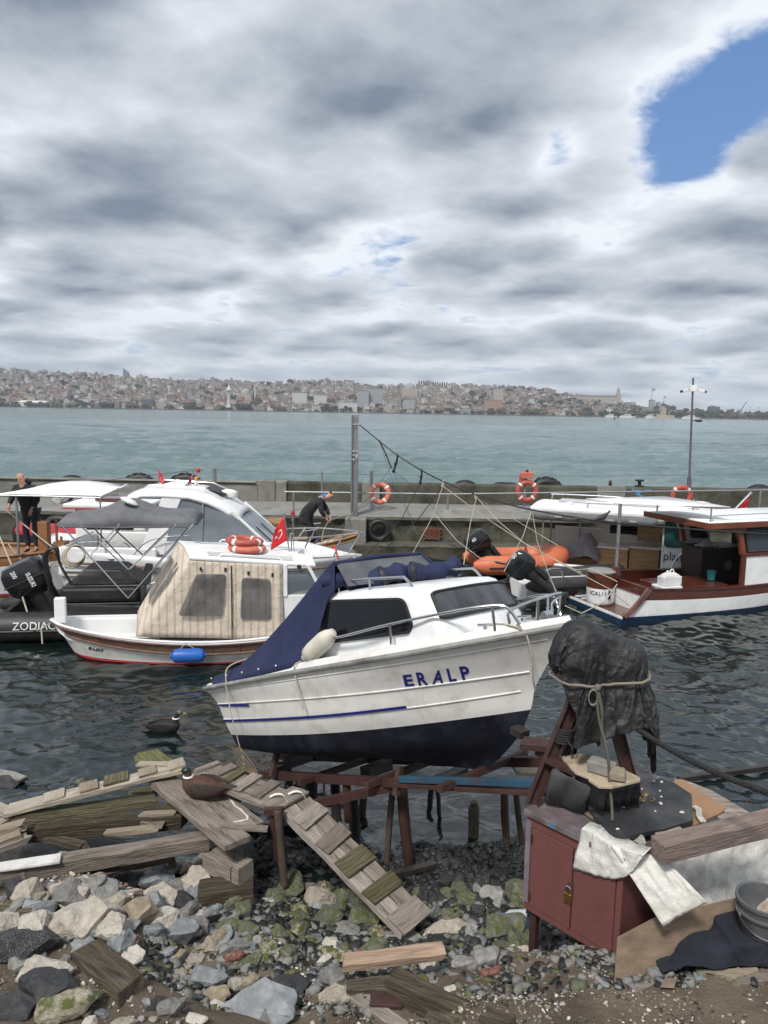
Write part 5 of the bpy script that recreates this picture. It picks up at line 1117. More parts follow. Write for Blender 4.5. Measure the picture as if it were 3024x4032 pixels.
for s_ in (-1, 1): b.tube([(-3.2, s_*1.25, .84), (-1.0, s_*1.27, .74), (.6, s_*1.25, .68), (2.0, s_*1.0, .68), (3.0, s_*.5, .72)], .03, 6)
b.build('rubbing_strake', trimw, hc)
roofprof = [(-1.95, 2.20), (-1.86, 2.30), (-1.5, 2.44), (-1.0, 2.45), (-.4, 2.42), (.05, 2.30), (.35, 2.14), (.62, 1.95), (.74, 1.86)]
P = [[Vector((x, y*(1 if i < 6 else 1-.05*(i-5)), z+.06*(1-(y/.95)**2)-.10*(abs(y)/.95)**6)) for y in np.linspace(-.95, .95, 13)] for i, (x, z) in enumerate(roofprof)]
b = MB(); b.grid(P); rf = b.build('hardtop', gel, cb, solid=.09, offs=-1)
b = MB(); b.bx(-1.15, -.65, -.3, .3, 2.50, 2.55); b.build('roof_hatch', whitep, rf, bevel=.02)
b = MB()
for y in (-.62, .62): b.tube([(-1.55, y, 2.45), (-1.4, y, 2.55), (-.2, y, 2.50), (.2, y, 2.33)], .014, 6)
b.build('roof_rail', steel, rf)
b = MB(); b.grid([[Vector((x, y, 2.49-.35*max(0, x+.2))) for y in np.linspace(-.4, .4, 5)] for x in (-.15, .05, .3)]); b.build('solar_panel', darkgrey, rf, solid=.012)
sidew = mat('cruiser_window', (.20, .23, .26), .08, var=.2, vs=1.5, alpha=.75)
b = MB()
for s_ in (-1, 1):
    b = MB(); b.loft([[(-1.55, s_*.99, 1.0), (-.95, s_*.99, 1.0), (-.95, s_*1.04, 1.0), (-1.55, s_*1.04, 1.0)], [(-1.30, s_*.93, 1.6), (-.85, s_*.93, 1.6), (-.85, s_*.98, 1.6), (-1.30, s_*.98, 1.6)], [(-1.0, s_*.86, 2.36), (-.55, s_*.86, 2.36), (-.55, s_*.91, 2.36), (-1.0, s_*.91, 2.36)]])
    b.bar((.52, s_*.84, 2.0), (1.42, s_*.88, 1.18), .06, .09); b.bx(-1.0, 1.45, s_*.98-.03, s_*.98+.03, .8, 1.30); b.build('cabin_side', gel, cb, bevel=.02)
for s_ in (-1, 1):
    b = MB(); b.add([(-.92, s_*.975, 1.31), (1.28, s_*.95, 1.30), (.60, s_*.86, 1.92), (-.62, s_*.88, 2.33)], [(0, 1, 2, 3)]); w_ = b.build('side_window', sidew, cb, solid=.006)
    b = MB(); b.tube([(-.10, s_*.965, 1.3), (-.10, s_*.90, 2.25)], .018, 6); b.build('window_bar', steel, w_)
b = MB(); b.add([(.72, -.80, 1.84), (.72, .80, 1.84), (1.42, .86, 1.24), (1.42, -.86, 1.24)], [(0, 1, 2, 3)]); b.build('windscreen', mat('pale_windscreen', (.35, .40, .44), .06, var=.2, alpha=.6), cb, solid=.008)
b = MB(); b.tube([(1.40, -.55, 1.28), (1.05, -.55, 1.60)], .014, 5); b.tube([(1.40, .1, 1.28), (1.05, .1, 1.60)], .014, 5); b.build('wiper', black, cb)
b = MB(); b.lathe([(.05, 0), (.06, .1), (.2, .14), (.21, .2), (.19, .27), (.1, .31), (.01, .32)], Matrix.Translation((.30, .0, 2.10)) @ Matrix.Rotation(.1, 4, 'Y'), 14, 1, .8); b.build('radar_dome', whitep, rf)
for s_ in (-1, 1):
    st = [((x, s_*y, z), (x-.22, s_*(y+.04), .90)) for x, y, z in ((2.3, .74, 1.40), (3.05, .42, 1.40))]
    rail([(1.15, s_*1.02, .92), (1.35, s_*1.0, 1.28), (2.2, s_*.78, 1.40), (3.0, s_*.45, 1.42), (3.45, s_*.12, 1.42), (3.50, 0, 1.42)], .016, 'bow_rail', cb, st)
    b = MB(); b.tube([(3.45, s_*.1, 1.42), (3.18, s_*.22, .95)], .016, 6); b.build('rail_stay', steel, cb)
    rail([(-2.9, s_*1.15, 1.18), (-2.8, s_*1.15, 1.28), (-1.9, s_*1.15, 1.3), (-1.7, s_*1.15, 1.2)], .014, 'handrail', cb)
    rail([(-1.65, s_*1.16, .95), (-1.4, s_*1.16, 1.25), (-1.0, s_*1.14, 1.42), (-.4, s_*1.05, 1.45)], .014, 'handrail', cb)
b = MB(); b.lathe([(.03, 0), (.05, .02), (.05, .07), (.12, .09), (.12, .11)], Matrix.Translation((-2.1, -1.12, .82)), 10); b.build('deck_cleat', steel, cb)
b = MB(); b.tube([CM @ Vector(p) for p in smooth_pts([(2.75, .35, .98), (2.82, .1, 1.05), (2.88, -.2, 1.0), (2.95, -.4, .75)], 5)], .02, 6); one(b.build('mooring_line', red), 'short red line on the foredeck of the cruiser', 'rope')
flag('flag', 'red flag on the roof edge nearest the tall rusty tyre, left of two', CM @ Vector((-1.35, 0, 2.45)), CM @ Vector((-1.36, 0, 2.92)), .30, .8, side=1); flag('flag', 'red flag beside the striped beacon on the cruiser hardtop', CM @ Vector((-.62, 0, 2.42)), CM @ Vector((-.50, 0, 2.95)), .26, .8)
b = MB(); b.tube([(-.46, 0, 2.4), (-.46, 0, 2.92)], .014, 6); b.build('beacon_mast', steel, cb)
for z0, m_ in ((2.60, mat('amber_lamp', (.6, .25, .02), .4, var=.1)), (2.52, white), (2.80, redp)):
    b = MB(); b.lathe([(.04, z0), (.05, z0+.02), (.05, z0+.08), (.02, z0+.1)], Matrix.Translation((-.46+(.05 if z0 > 2.7 else 0), 0, 0)), 10); b.build('beacon', m_, cb)
# ---------------------------------------------------------------- wooden boat with white awning at the left
LM = Matrix.Translation((-9.4, 17.5, 0))
lb = thing('wooden_boat', 'white wooden boat with varnished brown deck edge under the white awning at the left', 'boat', M=LM)
HR = [(-3, 2.35, (1.0, .92, 1.05), 1.05, .9, .4, 2.2, 1), (-3, 2.32, (.78, .70, .80), 1.05, .9, .4, 2.2, 0, True), (-3, 2.0, (.06, .06, .06), .95, .9, .4, 2, 2), (-3, 1.9, (-.04, -.04, -.04), .9, .9, .4, 2, 2), (-3, 1.2, (-.5, -.5, -.5), .1, .9, .4, 2, 2)]
cols, mi = hull(HR, 24, 4); b = MB(); hull_mesh(b, cols, mi); b.build('hull', [white, teak, redp], lb); b = MB(); deck_mesh(b, cols, -.07, 0.0, 0); b.build('deck', teak, lb)
b = MB()
for s_ in (1, -1): b.tube([Vector((c[0].x, s_*c[0].y, c[0].z)) for c in cols], .035, 6)
b.build('gunwale', teak, lb)
b = MB(); b.bx(1.55, 1.77, -.45, -.25, .95, 1.70); b.build('bitt_post', teak, lb, bevel=.01); b = MB(); b.bx(1.85, 2.1, -.35, -.05, .95, 1.22); b.tube([(1.9, -.25, 1.22), (1.9, -.25, 1.75)], .03, 6); b.tube([(2.0, -.25, 1.22), (2.0, -.25, 1.34)], .03, 6); b.build('bow_box', teak, lb)
aw = thing('boat_awning', 'wide white fabric awning on thin poles in front of the bald man', 'awning', (-7.3, 16.9, 1))
ed = [(-8.75, 2.33), (-8.2, 2.50), (-7.75, 2.56), (-7.3, 2.57), (-6.85, 2.53), (-6.35, 2.46), (-6.05, 2.42)]
P = [[Vector((x+(.0 if j else -.0)+.09*j, 16.7+.28*j, (2.36 if i else 2.34)+(z-2.36)*(j/4)**.8*1.05-(.0))) for j in range(5)] for i, (x, z) in enumerate(ed)]
P[-1] = [Vector((-6.26+.05*j, 16.7+.28*j, 2.34+.045*j)) for j in range(5)]
b = MB(); b.grid(P); b.build('fabric', mat('white_awning_fabric', (.72, .72, .71), .7, var=.04, bump=.15, bs=8), aw, world=True, solid=.006)
b = MB(); b.tube([(-8.75, 16.7, 2.33), (-7.5, 16.7, 2.33), (-6.26, 16.7, 2.31)], .018, 6); b.tube([(-6.26, 16.7, 2.31), (-6.0, 17.82, 2.5)], .016, 6); b.tube([(-8.15, 16.75, .98), (-8.15, 16.75, 2.33)], .028, 8); b.tube([(-6.28, 16.72, 1.2), (-6.28, 16.72, 2.31)], .018, 6); b.build('awning_frame', galv, aw, world=True)
b = MB(); Pm = [(-8.7, 17.4, 1.9), (-7.9, 17.0, 1.45), (-7.2, 16.6, 1.1)]; b.tube(Pm, .016, 6); b.tube(sag((-7.9, 17.1, 1.0), (-6.9, 16.2, .95), .18), .018, 6); b.tube(sag((-8.5, 17.0, 1.2), (-7.2, 16.4, .9), .3), .018, 6); one(b.build('mooring_lines', rope), 'slack pale mooring lines over the brown bow at the left', 'rope')
b = MB(); b.tube([W(-40, 2020, 17), W(60, 2260, 15), W(130, 2480, 13.4), W(163, 2477, 13.0)], .016, 6); b.tube([W(163, 2477, 13.0), W(167, 2535, 12.9)], .014, 6); b.tube([W(163, 2477, 13.0), W(195, 2455, 12.9), W(265, 2425, 12.85)], .013, 6); one(b.build('mooring_line', rope), 'long pale mooring line crossing the ZODIAC lettering to the white rudder head', 'rope')
b = MB(); Mh = Matrix.Translation((-6.62, 16.0, 1.12)) @ Matrix.Rotation(1.1, 4, 'X')
for k in range(3): b.torus(Mh @ Matrix.Translation((.03*k, .02*k, .03*k)), .24-.02*k, .022, 26, 6)
one(b.build('coiled_rope', rope), 'coil of pale rope beside the black control cables', 'rope')
# ---------------------------------------------------------------- small white boat with red trim, red covered dinghy
wb = thing('small_boat', 'small white boat with thin red trim half hidden behind the awning and cruiser', 'boat', (-7.0, 19.8, 0))
HR = [(-1.9, 2.0, (.9, .8, 1.0), .8, .8, .4, 2.2, 0), (-1.9, 1.6, (.05, .05, .05), .7, .8, .4, 2, 1), (-1.8, 1.2, (-.3, -.3, -.3), .05, .8, .4, 2, 1)]
cols, mi = hull(HR, 20, 5); b = MB(); hull_mesh(b, cols, mi); deck_mesh(b, cols, -.05); b.build('hull', [white, navy], wb)
b = MB(); b.bx(-.9, .9, -.55, .55, .8, 1.72); b.build('cabin', white, wb, bevel=.05); b = MB(); b.bx(-1.15, 1.0, -.66, .66, 1.74, 1.86); rf = b.build('roof', white, wb, bevel=.04); b = MB(); b.bx(-1.17, 1.02, -.68, .68, 1.725, 1.745); b.build('red_trim', redp, rf); b = MB(); b.bx(-.5, .55, -.2, .3, 1.88, 1.96); b.build('roof_hatch', mahog, rf, bevel=.02)
b = MB(); b.bx(-.6, .6, -.565, -.552, 1.2, 1.6); b.build('window', glass, wb)
rd = thing('covered_dinghy', 'dark dinghy under a long red cover with a beige patch along the pier', 'boat', (-8.2, 21.2, 0))
HR = [(-2.0, 1.75, (.92, .88, .96), .55, .7, .4, 2.2, 1), (-2, 1.7, (.78, .74, .84), .56, .7, .4, 2.2, 0, True), (-1.9, 1.3, (.05, .05, .05), .45, .7, .4, 2, 0), (-1.8, 1.0, (-.2, -.2, -.2), .05, .8, .4, 2, 0)]
cols, mi = hull(HR, 22, 4); b = MB(); hull_mesh(b, cols, mi); b.build('hull', [black, redp], rd)
b = MB(); P = []
for c in cols: v = c[0]; h = -v.y; P.append([Vector((v.x, -h+2*h*t, v.z+.14*math.sin(t*PI)+.02*noise.noise(Vector((v.x*4, t*4, 0))))) for t in np.linspace(0, 1, 7)])
b.grid(P); cv = b.build('cover', mat('red_cover', (.33, .02, .035), .6, var=.25, bump=.3, bs=8), rd)
b = MB(); b.add([(.35, -.58, .80), (1.05, -.50, .84), (.95, -.44, .98), (.45, -.5, .96)], [(0, 1, 2, 3)]); b.build('beige_patch', mat('beige_cloth', (.42, .27, .17), .8, var=.1), cv, solid=.01)
# ---------------------------------------------------------------- boulders heaped on the pier at the left
def rock_mesh(seed, npt=16, sub=2, amp=.06, asp=(1, .8, .6), angular=.0, name='rock'):
    rr = random.Random(seed); bm = bmesh.new()
    for _ in range(npt):
        v = Vector((rr.gauss(0, 1), rr.gauss(0, 1), rr.gauss(0, 1))).normalized()*rr.uniform(.85, 1.0)
        bm.verts.new((v.x*asp[0], v.y*asp[1], v.z*asp[2]))
    r = bmesh.ops.convex_hull(bm, input=bm.verts); bmesh.ops.delete(bm, geom=[g for g in r['geom_interior'] if isinstance(g, bmesh.types.BMVert)], context='VERTS')
    bmesh.ops.bevel(bm, geom=bm.edges[:], offset=.07, segments=1, affect='EDGES', clamp_overlap=True)
    bmesh.ops.triangulate(bm, faces=bm.faces); bmesh.ops.subdivide_edges(bm, edges=[e for e in bm.edges if e.calc_length() > .25], cuts=1)
    for _ in range(sub): bmesh.ops.triangulate(bm, faces=bm.faces); bmesh.ops.subdivide_edges(bm, edges=[e for e in bm.edges if e.calc_length() > .16], cuts=1)
    o = Vector((seed*3.7, seed*1.3, 0)); bm.normal_update()
    for v in bm.verts: v.co += v.normal*(noise.fractal(v.co*2.2+o, 1, 2, 4)*amp)
    bmesh.ops.triangulate(bm, faces=bm.faces); bmesh.ops.recalc_face_normals(bm, faces=bm.faces)
    me = bpy.data.meshes.new(name); bm.to_mesh(me); bm.free(); return me
RM = dict(grey=mat('grey_stone', (.225, .22, .205), .85, var=.3, vs=3, dirt=(.32, .31, .29), da=.35, ds=4, bump=.6, bs=10, ov=.3), blue=mat('blue_grey_stone', (.175, .19, .20), .8, var=.25, vs=3, dirt=(.3, .3, .29), da=.3, ds=3, bump=.4, bs=12, ov=.25),
    pale=mat('pale_stone', (.40, .36, .30), .9, var=.22, vs=3, dirt=(.16, .12, .08), da=.4, ds=5, bump=.7, bs=9, ov=.25), pink=mat('pinkish_stone', (.36, .29, .235), .9, var=.2, vs=2.5, dirt=(.42, .35, .28), da=.4, ds=3, bump=.5, bs=9),
    tan=mat('tan_stone', (.25, .205, .145), .85, var=.3, vs=3, dirt=(.35, .29, .2), da=.3, ds=4, bump=.5, bs=12), asphalt=mat('asphalt_lump', (.030, .031, .033), .85, var=.4, vs=6, speck=((.42, .42, .41), 34, .14), bump=.9, bs=24),
    black=mat('black_stone', (.025, .026, .028), .7, var=.4, vs=5, dirt=(.12, .12, .12), da=.2, bump=.5, bs=18), green=mat('weedy_stone', (.13, .135, .11), .75, var=.4, vs=3, dirt=(.03, .03, .025), da=.25, ds=5, bump=.6, bs=12, moss=.5), mossy=mat('mossy_pale_stone', (.34, .31, .24), .9, var=.25, vs=2, dirt=(.15, .13, .09), da=.3, bump=.7, bs=10, moss=.55),
    brick=mat('broken_brick', (.165, .07, .05), .9, var=.35, vs=5, dirt=(.33, .27, .22), da=.3, ds=5, bump=.6, bs=14), wet=mat('wet_shingle', (.030, .031, .030), .36, var=.55, vs=5, bump=.6, bs=14, spec=.35, ov=.3), white=mat('white_stone', (.50, .47, .41), .85, var=.15, vs=4, dirt=(.25, .2, .15), da=.3, bump=.5, bs=12))
RP = {}
def rock(loc, size, kind, label, group=None, seed=None, asp=(1, .8, .62), rot=None, name='rock', amp=.07, npt=None):
    k = seed if seed is not None else random.randrange(6); key = (k, asp)
    if key not in RP: RP[key] = rock_mesh(k*7+3, npt or (13 if k % 2 else 18), 1, amp, asp)
    o = bpy.data.objects.new(name, RP[key]); COL.objects.link(o)
    if not o.data.materials: o.data.materials.append(RM[kind])
    o.material_slots[0].link = 'OBJECT'; o.material_slots[0].material = RM[kind]
    o.location = loc; o.scale = (size,)*3; o.rotation_euler = rot or (random.uniform(-.3, .3), random.uniform(-.3, .3), random.uniform(0, 6.28)); tag(o, label, 'rock', group); return o
for x, y, z, s_, lab in ((-9.6, 24.9, 1.45, .75, 'largest rough grey boulder against the sea wall behind the awning'), (-8.6, 24.7, 1.35, .55, 'middle grey boulder by the wall left of the cruiser hardtop'), (-7.7, 24.9, 1.4, .5, 'smaller grey boulder by the wall above the red trimmed boat'), (-10.4, 24.6, 1.3, .5, 'grey boulder by the wall just right of the bald man')):
    rock((x, y, z), s_, 'grey', lab, 'boulders heaped on the pier', 21, (1, .7, .55), name='boulder', amp=.14)
# ---------------------------------------------------------------- wooden fishing boat beside the pier (the bending man stands in it)
FB = Matrix.Translation((-2.6, 19.75, 0))
fb = thing('fishing_boat', 'white fishing boat with brown wooden rims moored along the pier under the bending man', 'boat', M=FB)
HR = [(-2.1, 1.95, (.95, .80, 1.10), .78, .8, .4, 2.2, 1), (-2.1, 1.9, (.86, .70, .98), .80, .8, .4, 2.2, 0, True), (-2.0, 1.5, (.06, .06, .06), .7, .8, .4, 2, 2), (-1.9, 1.2, (-.3, -.3, -.3), .05, .8, .4, 2, 2)]
cols, mi = hull(HR, 26, 4); b = MB(); hull_mesh(b, cols, mi); b.build('hull', [white, teak, navy], fb)
b = MB()
for dz, ins, r in ((.0, 0, .03), (-.11, -.02, .022), (.06, .12, .02)):
    for s_ in (1, -1): b.tube([Vector((c[0].x, s_*min(0, c[0].y+ins), c[0].z+dz)) for c in cols], r, 6)
b.build('gunwale', mat('light_varnished_wood', (.34, .20, .10), .4, var=.3, vs=3), fb)
b = MB(); deck_mesh(b, cols, -.05, .04, 17); deck_mesh(b, cols, -.30, .05, 0, 18); b.build('deck', white, fb)
b = MB(); b.bx(-1.75, -.25, -.5, .5, .9, 1.16); cabn = b.build('cabin', white, fb, bevel=.03)
b = MB(); b.bx(-1.6, -.4, -.515, -.503, 1.06, 1.12); b.bx(-1.5, -.1, -.4, .4, 1.16, 1.2); b.build('trim_board', mahog, cabn)
for k in range(3): b = MB(); b.bx(-1.55+k*.42, -1.28+k*.42, -.53, -.5, 1.165, 1.24); b.build('seat_cushion', whitep, cabn, bevel=.02)
b = MB()
for k in range(3): b.bx(-1.35, -.05, -.45+.35*k, -.33+.35*k, 1.40, 1.45)
for x in (-1.25, -.2): b.bx(x-.03, x+.03, -.45, .37, 1.36, 1.40); b.tube([(x, -.4, 1.2), (x, -.4, 1.38)], .02, 6); b.tube([(x, .3, 1.2), (x, .3, 1.38)], .02, 6)
b.build('roof_rack', mat('light_varnished_wood', (.3, .2, .1)), fb)
b = MB()
for s_ in (-1, 1): b.tube([(.3, s_*.75, .9), (.55, s_*.62, 1.25), (.9, s_*.55, 1.3)], .018, 6)
b.build('handrail', steel, fb)
# ---------------------------------------------------------------- people
def skinned(name, pts, edges, mats_, parent=None, root=0, sub=2, label=None, world=True):
    me = bpy.data.meshes.new(name); loc = Vector(pts[root][0]) if parent is None else MW[parent].translation
    me.from_pydata([Vector(p[0])-loc for p in pts], edges, []); o = bpy.data.objects.new(name, me); COL.objects.link(o)
    o.modifiers.new('skin', 'SKIN'); s = o.modifiers.new('sub', 'SUBSURF'); s.levels = sub; s.render_levels = sub; o.modifiers['skin'].use_smooth_shade = True
    for i, v in enumerate(me.skin_vertices[0].data): r = pts[i][1]; v.radius = r if isinstance(r, tuple) else (r, r); v.use_root = (i == root)
    me.materials.append(mats_)
    if parent is None: o.location = loc; MW[o] = Matrix.Translation(loc)
    else: o.parent = parent; MW[o] = MW[parent].copy()
    return o
def body_graph(J, hands):
    """J: joints; returns pts, edges for one continuous skin surface with five fingers on each hand"""
    P = []; E = []; ix = {}
    def add(n, p, r, prev=None):
        ix[n] = len(P); P.append((Vector(p), r))
        if prev: E.append((ix[prev], ix[n]))
    add('pelvis', J['pelvis'], .13); add('waist', J['waist'], .125, 'pelvis'); add('chest', J['chest'], .15, 'waist'); add('neck', J['neck'], .06, 'chest')
    add('chin', J['chin'], .075, 'neck'); add('head', J['head'], .095, 'chin'); add('crown', J['crown'], .075, 'head')
    for s_ in 'LR':
        add('sh'+s_, J['sh'+s_], .06, 'chest'); add('el'+s_, J['el'+s_], .042, 'sh'+s_); add('wr'+s_, J['wr'+s_], .028, 'el'+s_)
        w_, d = Vector(J['wr'+s_]), Vector(hands[s_][0]).normalized(); sd_ = Vector(hands[s_][1]).normalized(); nn = d.cross(sd_)
        add('pm'+s_, w_+d*.07, (.036, .02), 'wr'+s_)
        for k, (off, ln) in enumerate(((-.030, .066), (-.010, .076), (.010, .072), (.028, .056))):
            a = w_+d*.10+sd_*off; add(f'f{k}{s_}', a, .0095, 'pm'+s_); add(f'g{k}{s_}', a+d*ln*.55+nn*.012, .009, f'f{k}{s_}'); add(f'h{k}{s_}', a+d*ln*.85+nn*.036, .0075, f'g{k}{s_}')
        add('t0'+s_, w_+d*.045-sd_*.040, .011, 'pm'+s_); add('t1'+s_, w_+d*.080-sd_*.058+nn*.012, .0095, 't0'+s_)
        add('hp'+s_, J['hp'+s_], .085, 'pelvis'); add('kn'+s_, J['kn'+s_], .058, 'hp'+s_); add('an'+s_, J['an'+s_], .04, 'kn'+s_); add('to'+s_, J['to'+s_], .035, 'an'+s_)
    return P, E
def face(par, head, fwd, upv, r=.105, ears=True):
    f = Vector(fwd).normalized(); u = Vector(upv).normalized(); s_ = f.cross(u).normalized(); b = MB(); h = Vector(head)
    b.ball(h+f*r*1.04-u*.03, (.016, .016, .024), 8); b.build('nose', skin, par, world=True)
    for k in (-1, 1):
        b = MB(); b.ball(h+f*r*.88+s_*k*.035+u*.008, .012, 8); b.build('eye', black, par, world=True); b = MB(); b.ball(h+s_*k*r*.93-u*.02, (.02, .02, .032), 8); b.build('ear', skin, par, world=True)
    b = MB(); b.tube([h+f*r*.92-u*.065+s_*x for x in (-.025, 0, .025)], .006, 6); b.build('mouth', mat('lips', (.25, .09, .08), .6, var=0), par, world=True)
def clothes(name, J, segs, m_, par, root=0):
    P = []; E = []; ix = {}
    for n, p, r, pv in segs:
        ix[n] = len(P); P.append((Vector(p), r))
        if pv: E.append((ix[pv], ix[n]))
    return skinned(name, P, E, m_, par, root)
# the bald man at the left, standing and looking down
bx_, by_, bz_ = -8.28, 17.5, .93
j = lambda x, y, z: Vector((bx_+x, by_+y, bz_+z))
J = dict(pelvis=j(.10, 0, .95), waist=j(.06, 0, 1.10), chest=j(0, -.05, 1.42), neck=j(-.01, -.13, 1.61), chin=j(-.01, -.20, 1.67), head=j(0, -.23, 1.76), crown=j(0, -.21, 1.85), shL=j(-.20, -.05, 1.50), elL=j(-.31, -.06, 1.24), wrL=j(-.30, -.22, 1.10), shR=j(.20, -.05, 1.50), elR=j(.31, -.10, 1.22), wrR=j(.24, -.28, 1.04),
    hpL=j(0, 0, .90), knL=j(-.02, -.05, .50), anL=j(0, 0, .08), toL=j(-.03, -.16, .04), hpR=j(.20, 0, .90), knR=j(.20, -.03, .50), anR=j(.19, 0, .08), toR=j(.22, -.16, .04))
P, E = body_graph(J, dict(L=((0, -.3, -1), (1, 0, 0)), R=((-.2, -.5, -1), (-1, 0, 0))))
man = skinned('person', P, E, skin); tag(man, 'bald man in a dark hooded jacket and jeans looking down at the left', 'person'); face(man, J['head'], (0, -.8, -.6), (0, -.6, .8))
clothes('jacket', J, [('p', j(.10, 0, .76), (.22, .17), None), ('w', j(.06, 0, 1.1), (.22, .17), 'p'), ('c', j(0, -.04, 1.42), (.225, .165), 'w'), ('n', j(0, -.06, 1.58), .125, 'c'), ('a', J['shL'], .095, 'c'), ('b', J['elL'], .075, 'a'), ('d', J['wrL']+Vector((0, .02, .03)), .055, 'b'), ('e', J['shR'], .095, 'c'), ('f', J['elR'], .075, 'e'), ('g', J['wrR']+Vector((0, .02, .03)), .055, 'f')], coat, man)
clothes('hood', J, [('a', j(-.13, -.03, 1.60), .085, None), ('b', j(0, .06, 1.66), .10, 'a'), ('c', j(.13, -.03, 1.60), .085, 'b')], coat, man)
clothes('trousers', J, [('p', j(.10, 0, .93), .15, None), ('a', J['hpL'], .11, 'p'), ('b', J['knL'], .08, 'a'), ('c', J['anL']+Vector((0, 0, .04)), .065, 'b'), ('d', J['hpR'], .11, 'p'), ('e', J['knR'], .08, 'd'), ('f', J['anR']+Vector((0, 0, .04)), .065, 'e')], jeans, man)
for s_ in 'LR': clothes('shoe', J, [('a', J['an'+s_]-Vector((0, -.03, .03)), .05, None), ('b', J['to'+s_], .045, 'a')], black, man)
# the man bending over in the fishing boat
bx_, by_, bz_ = -1.93, 19.65, .72
J = dict(pelvis=j(-.08, 0, .83), waist=j(-.06, 0, .98), chest=j(.16, 0, 1.24), neck=j(.38, 0, 1.36), chin=j(.47, -.01, 1.36), head=j(.53, -.01, 1.40), crown=j(.60, -.01, 1.44), shL=j(.27, -.17, 1.24), elL=j(.33, -.20, .98), wrL=j(.44, -.14, .84), shR=j(.27, .17, 1.26), elR=j(.42, .17, 1.02), wrR=j(.52, .08, .84),
    hpL=j(-.06, -.09, .80), knL=j(.02, -.09, .42), anL=j(.0, -.09, .06), toL=j(.14, -.10, .03), hpR=j(-.06, .09, .80), knR=j(.10, .09, .42), anR=j(.08, .09, .06), toR=j(.22, .1, .03))
P, E = body_graph(J, dict(L=((.4, .2, -1), (0, 1, 0)), R=((.2, -.3, -1), (0, -1, 0))))
man2 = skinned('person', P, E, skin); tag(man2, 'man in long dark coat and cap bending over on the boat by the pier', 'person'); face(man2, J['head'], (.75, 0, -.65), (.6, 0, .75))
clothes('coat', J, [('k', j(-.16, 0, .58), (.25, .21), None), ('p', j(-.12, 0, .82), (.21, .19), 'k'), ('w', j(-.05, 0, 1.0), (.20, .18), 'p'), ('c', j(.16, 0, 1.26), (.20, .17), 'w'), ('n', j(.32, 0, 1.36), .10, 'c'), ('a', J['shL'], .09, 'c'), ('b', J['elL'], .07, 'a'), ('d', J['wrL']+Vector((-.02, 0, .03)), .05, 'b'), ('e', J['shR'], .09, 'c'), ('f', J['elR'], .07, 'e'), ('g', J['wrR']+Vector((-.02, 0, .03)), .05, 'f')], coat, man2)
clothes('scarf', J, [('a', j(.36, -.05, 1.30), .075, None), ('b', j(.38, 0, 1.44), .08, 'a'), ('c', j(.37, .06, 1.32), .07, 'b')], bluecl, man2)
clothes('cap', J, [('a', j(.50, -.01, 1.47), .09, None), ('b', j(.58, -.01, 1.49), .085, 'a')], mat('olive_cap', (.03, .03, .02), .85), man2)
clothes('trousers', J, [('p', j(-.08, 0, .83), .14, None), ('a', J['hpL'], .1, 'p'), ('b', J['knL'], .075, 'a'), ('c', J['anL'], .06, 'b'), ('d', J['hpR'], .1, 'p'), ('e', J['knR'], .075, 'd'), ('f', J['anR'], .06, 'e')], coat, man2)
for s_ in 'LR': clothes('shoe', J, [('a', J['an'+s_]-Vector((.03, 0, .03)), .05, None), ('b', J['to'+s_], .045, 'a')], black, man2)
b = MB(); p0 = J['wrL']+Vector((.05, 0, -.1)); b.tube(smooth_pts([p0, p0+Vector((-.12, -.02, -.25)), p0+Vector((-.14, -.1, -.5)), p0+Vector((0, -.15, -.6))], 5), .012, 6); b.tube(smooth_pts([p0+Vector((.02, 0, .02)), W(1340, 2035, 21), W(1390, 2020, 22.8), W(1480, 1960, 24)], 5), .014, 6); one(b.build('hand_line', rope), 'line in the hands of the bending man leading to the pier', 'rope')
b = MB(); P = []
for i in range(8):
    P.append([Vector((-1.95+.16*i/7*4*.55, 19.2+.06*jj, .95+.22*math.sin(i/7*PI)*math.sin((jj+1)/7*PI)+.06*noise.noise(Vector((i*.9, jj*.9, 0))))) for jj in range(7)])
b.grid(P); one(b.build('black_bag', tarpk, solid=.01), 'crumpled black bag in the boat at the feet of the bending man', 'bag')
# ---------------------------------------------------------------- orange inflatable
OM = frame((3.75, 20.1, 0), 7)
ob = thing('inflatable_boat', 'orange inflatable boat moored by the pier with a black outboard', 'boat', M=OM)
rib_tubes(ob, -1.15, 1.0, .62, .25, .40, orange, .20, cone=.35)
b = MB(); b.bx(-1.05, .5, -.4, .4, .1, .16); b.build('floor', darkgrey, ob); b = MB(); b.bx(-1.0, -.92, -.45, .45, .1, .62); b.build('transom', black, ob)
b = MB(); b.tube(sag((-1.0, -.86, .55), (-.2, -.88, .56), .06), .014, 5); b.build('grab_line', ropek, ob)
outboard('black outboard motor tilted up on the orange inflatable, marked 40', OM @ Matrix.Translation((-.92, .08, .60)) @ Matrix.Rotation(R(-40), 4, 'Y') @ Matrix.Rotation(PI, 4, 'Z'), .95, texts=[('40', .13, lambda u, v: Vector((.18-u, .215, .56+v)))])
flag('flag', 'small red flag hanging at the stern of the orange inflatable', W(2095, 2215, 19.2), W(2065, 2143, 19.2), .16, .9)
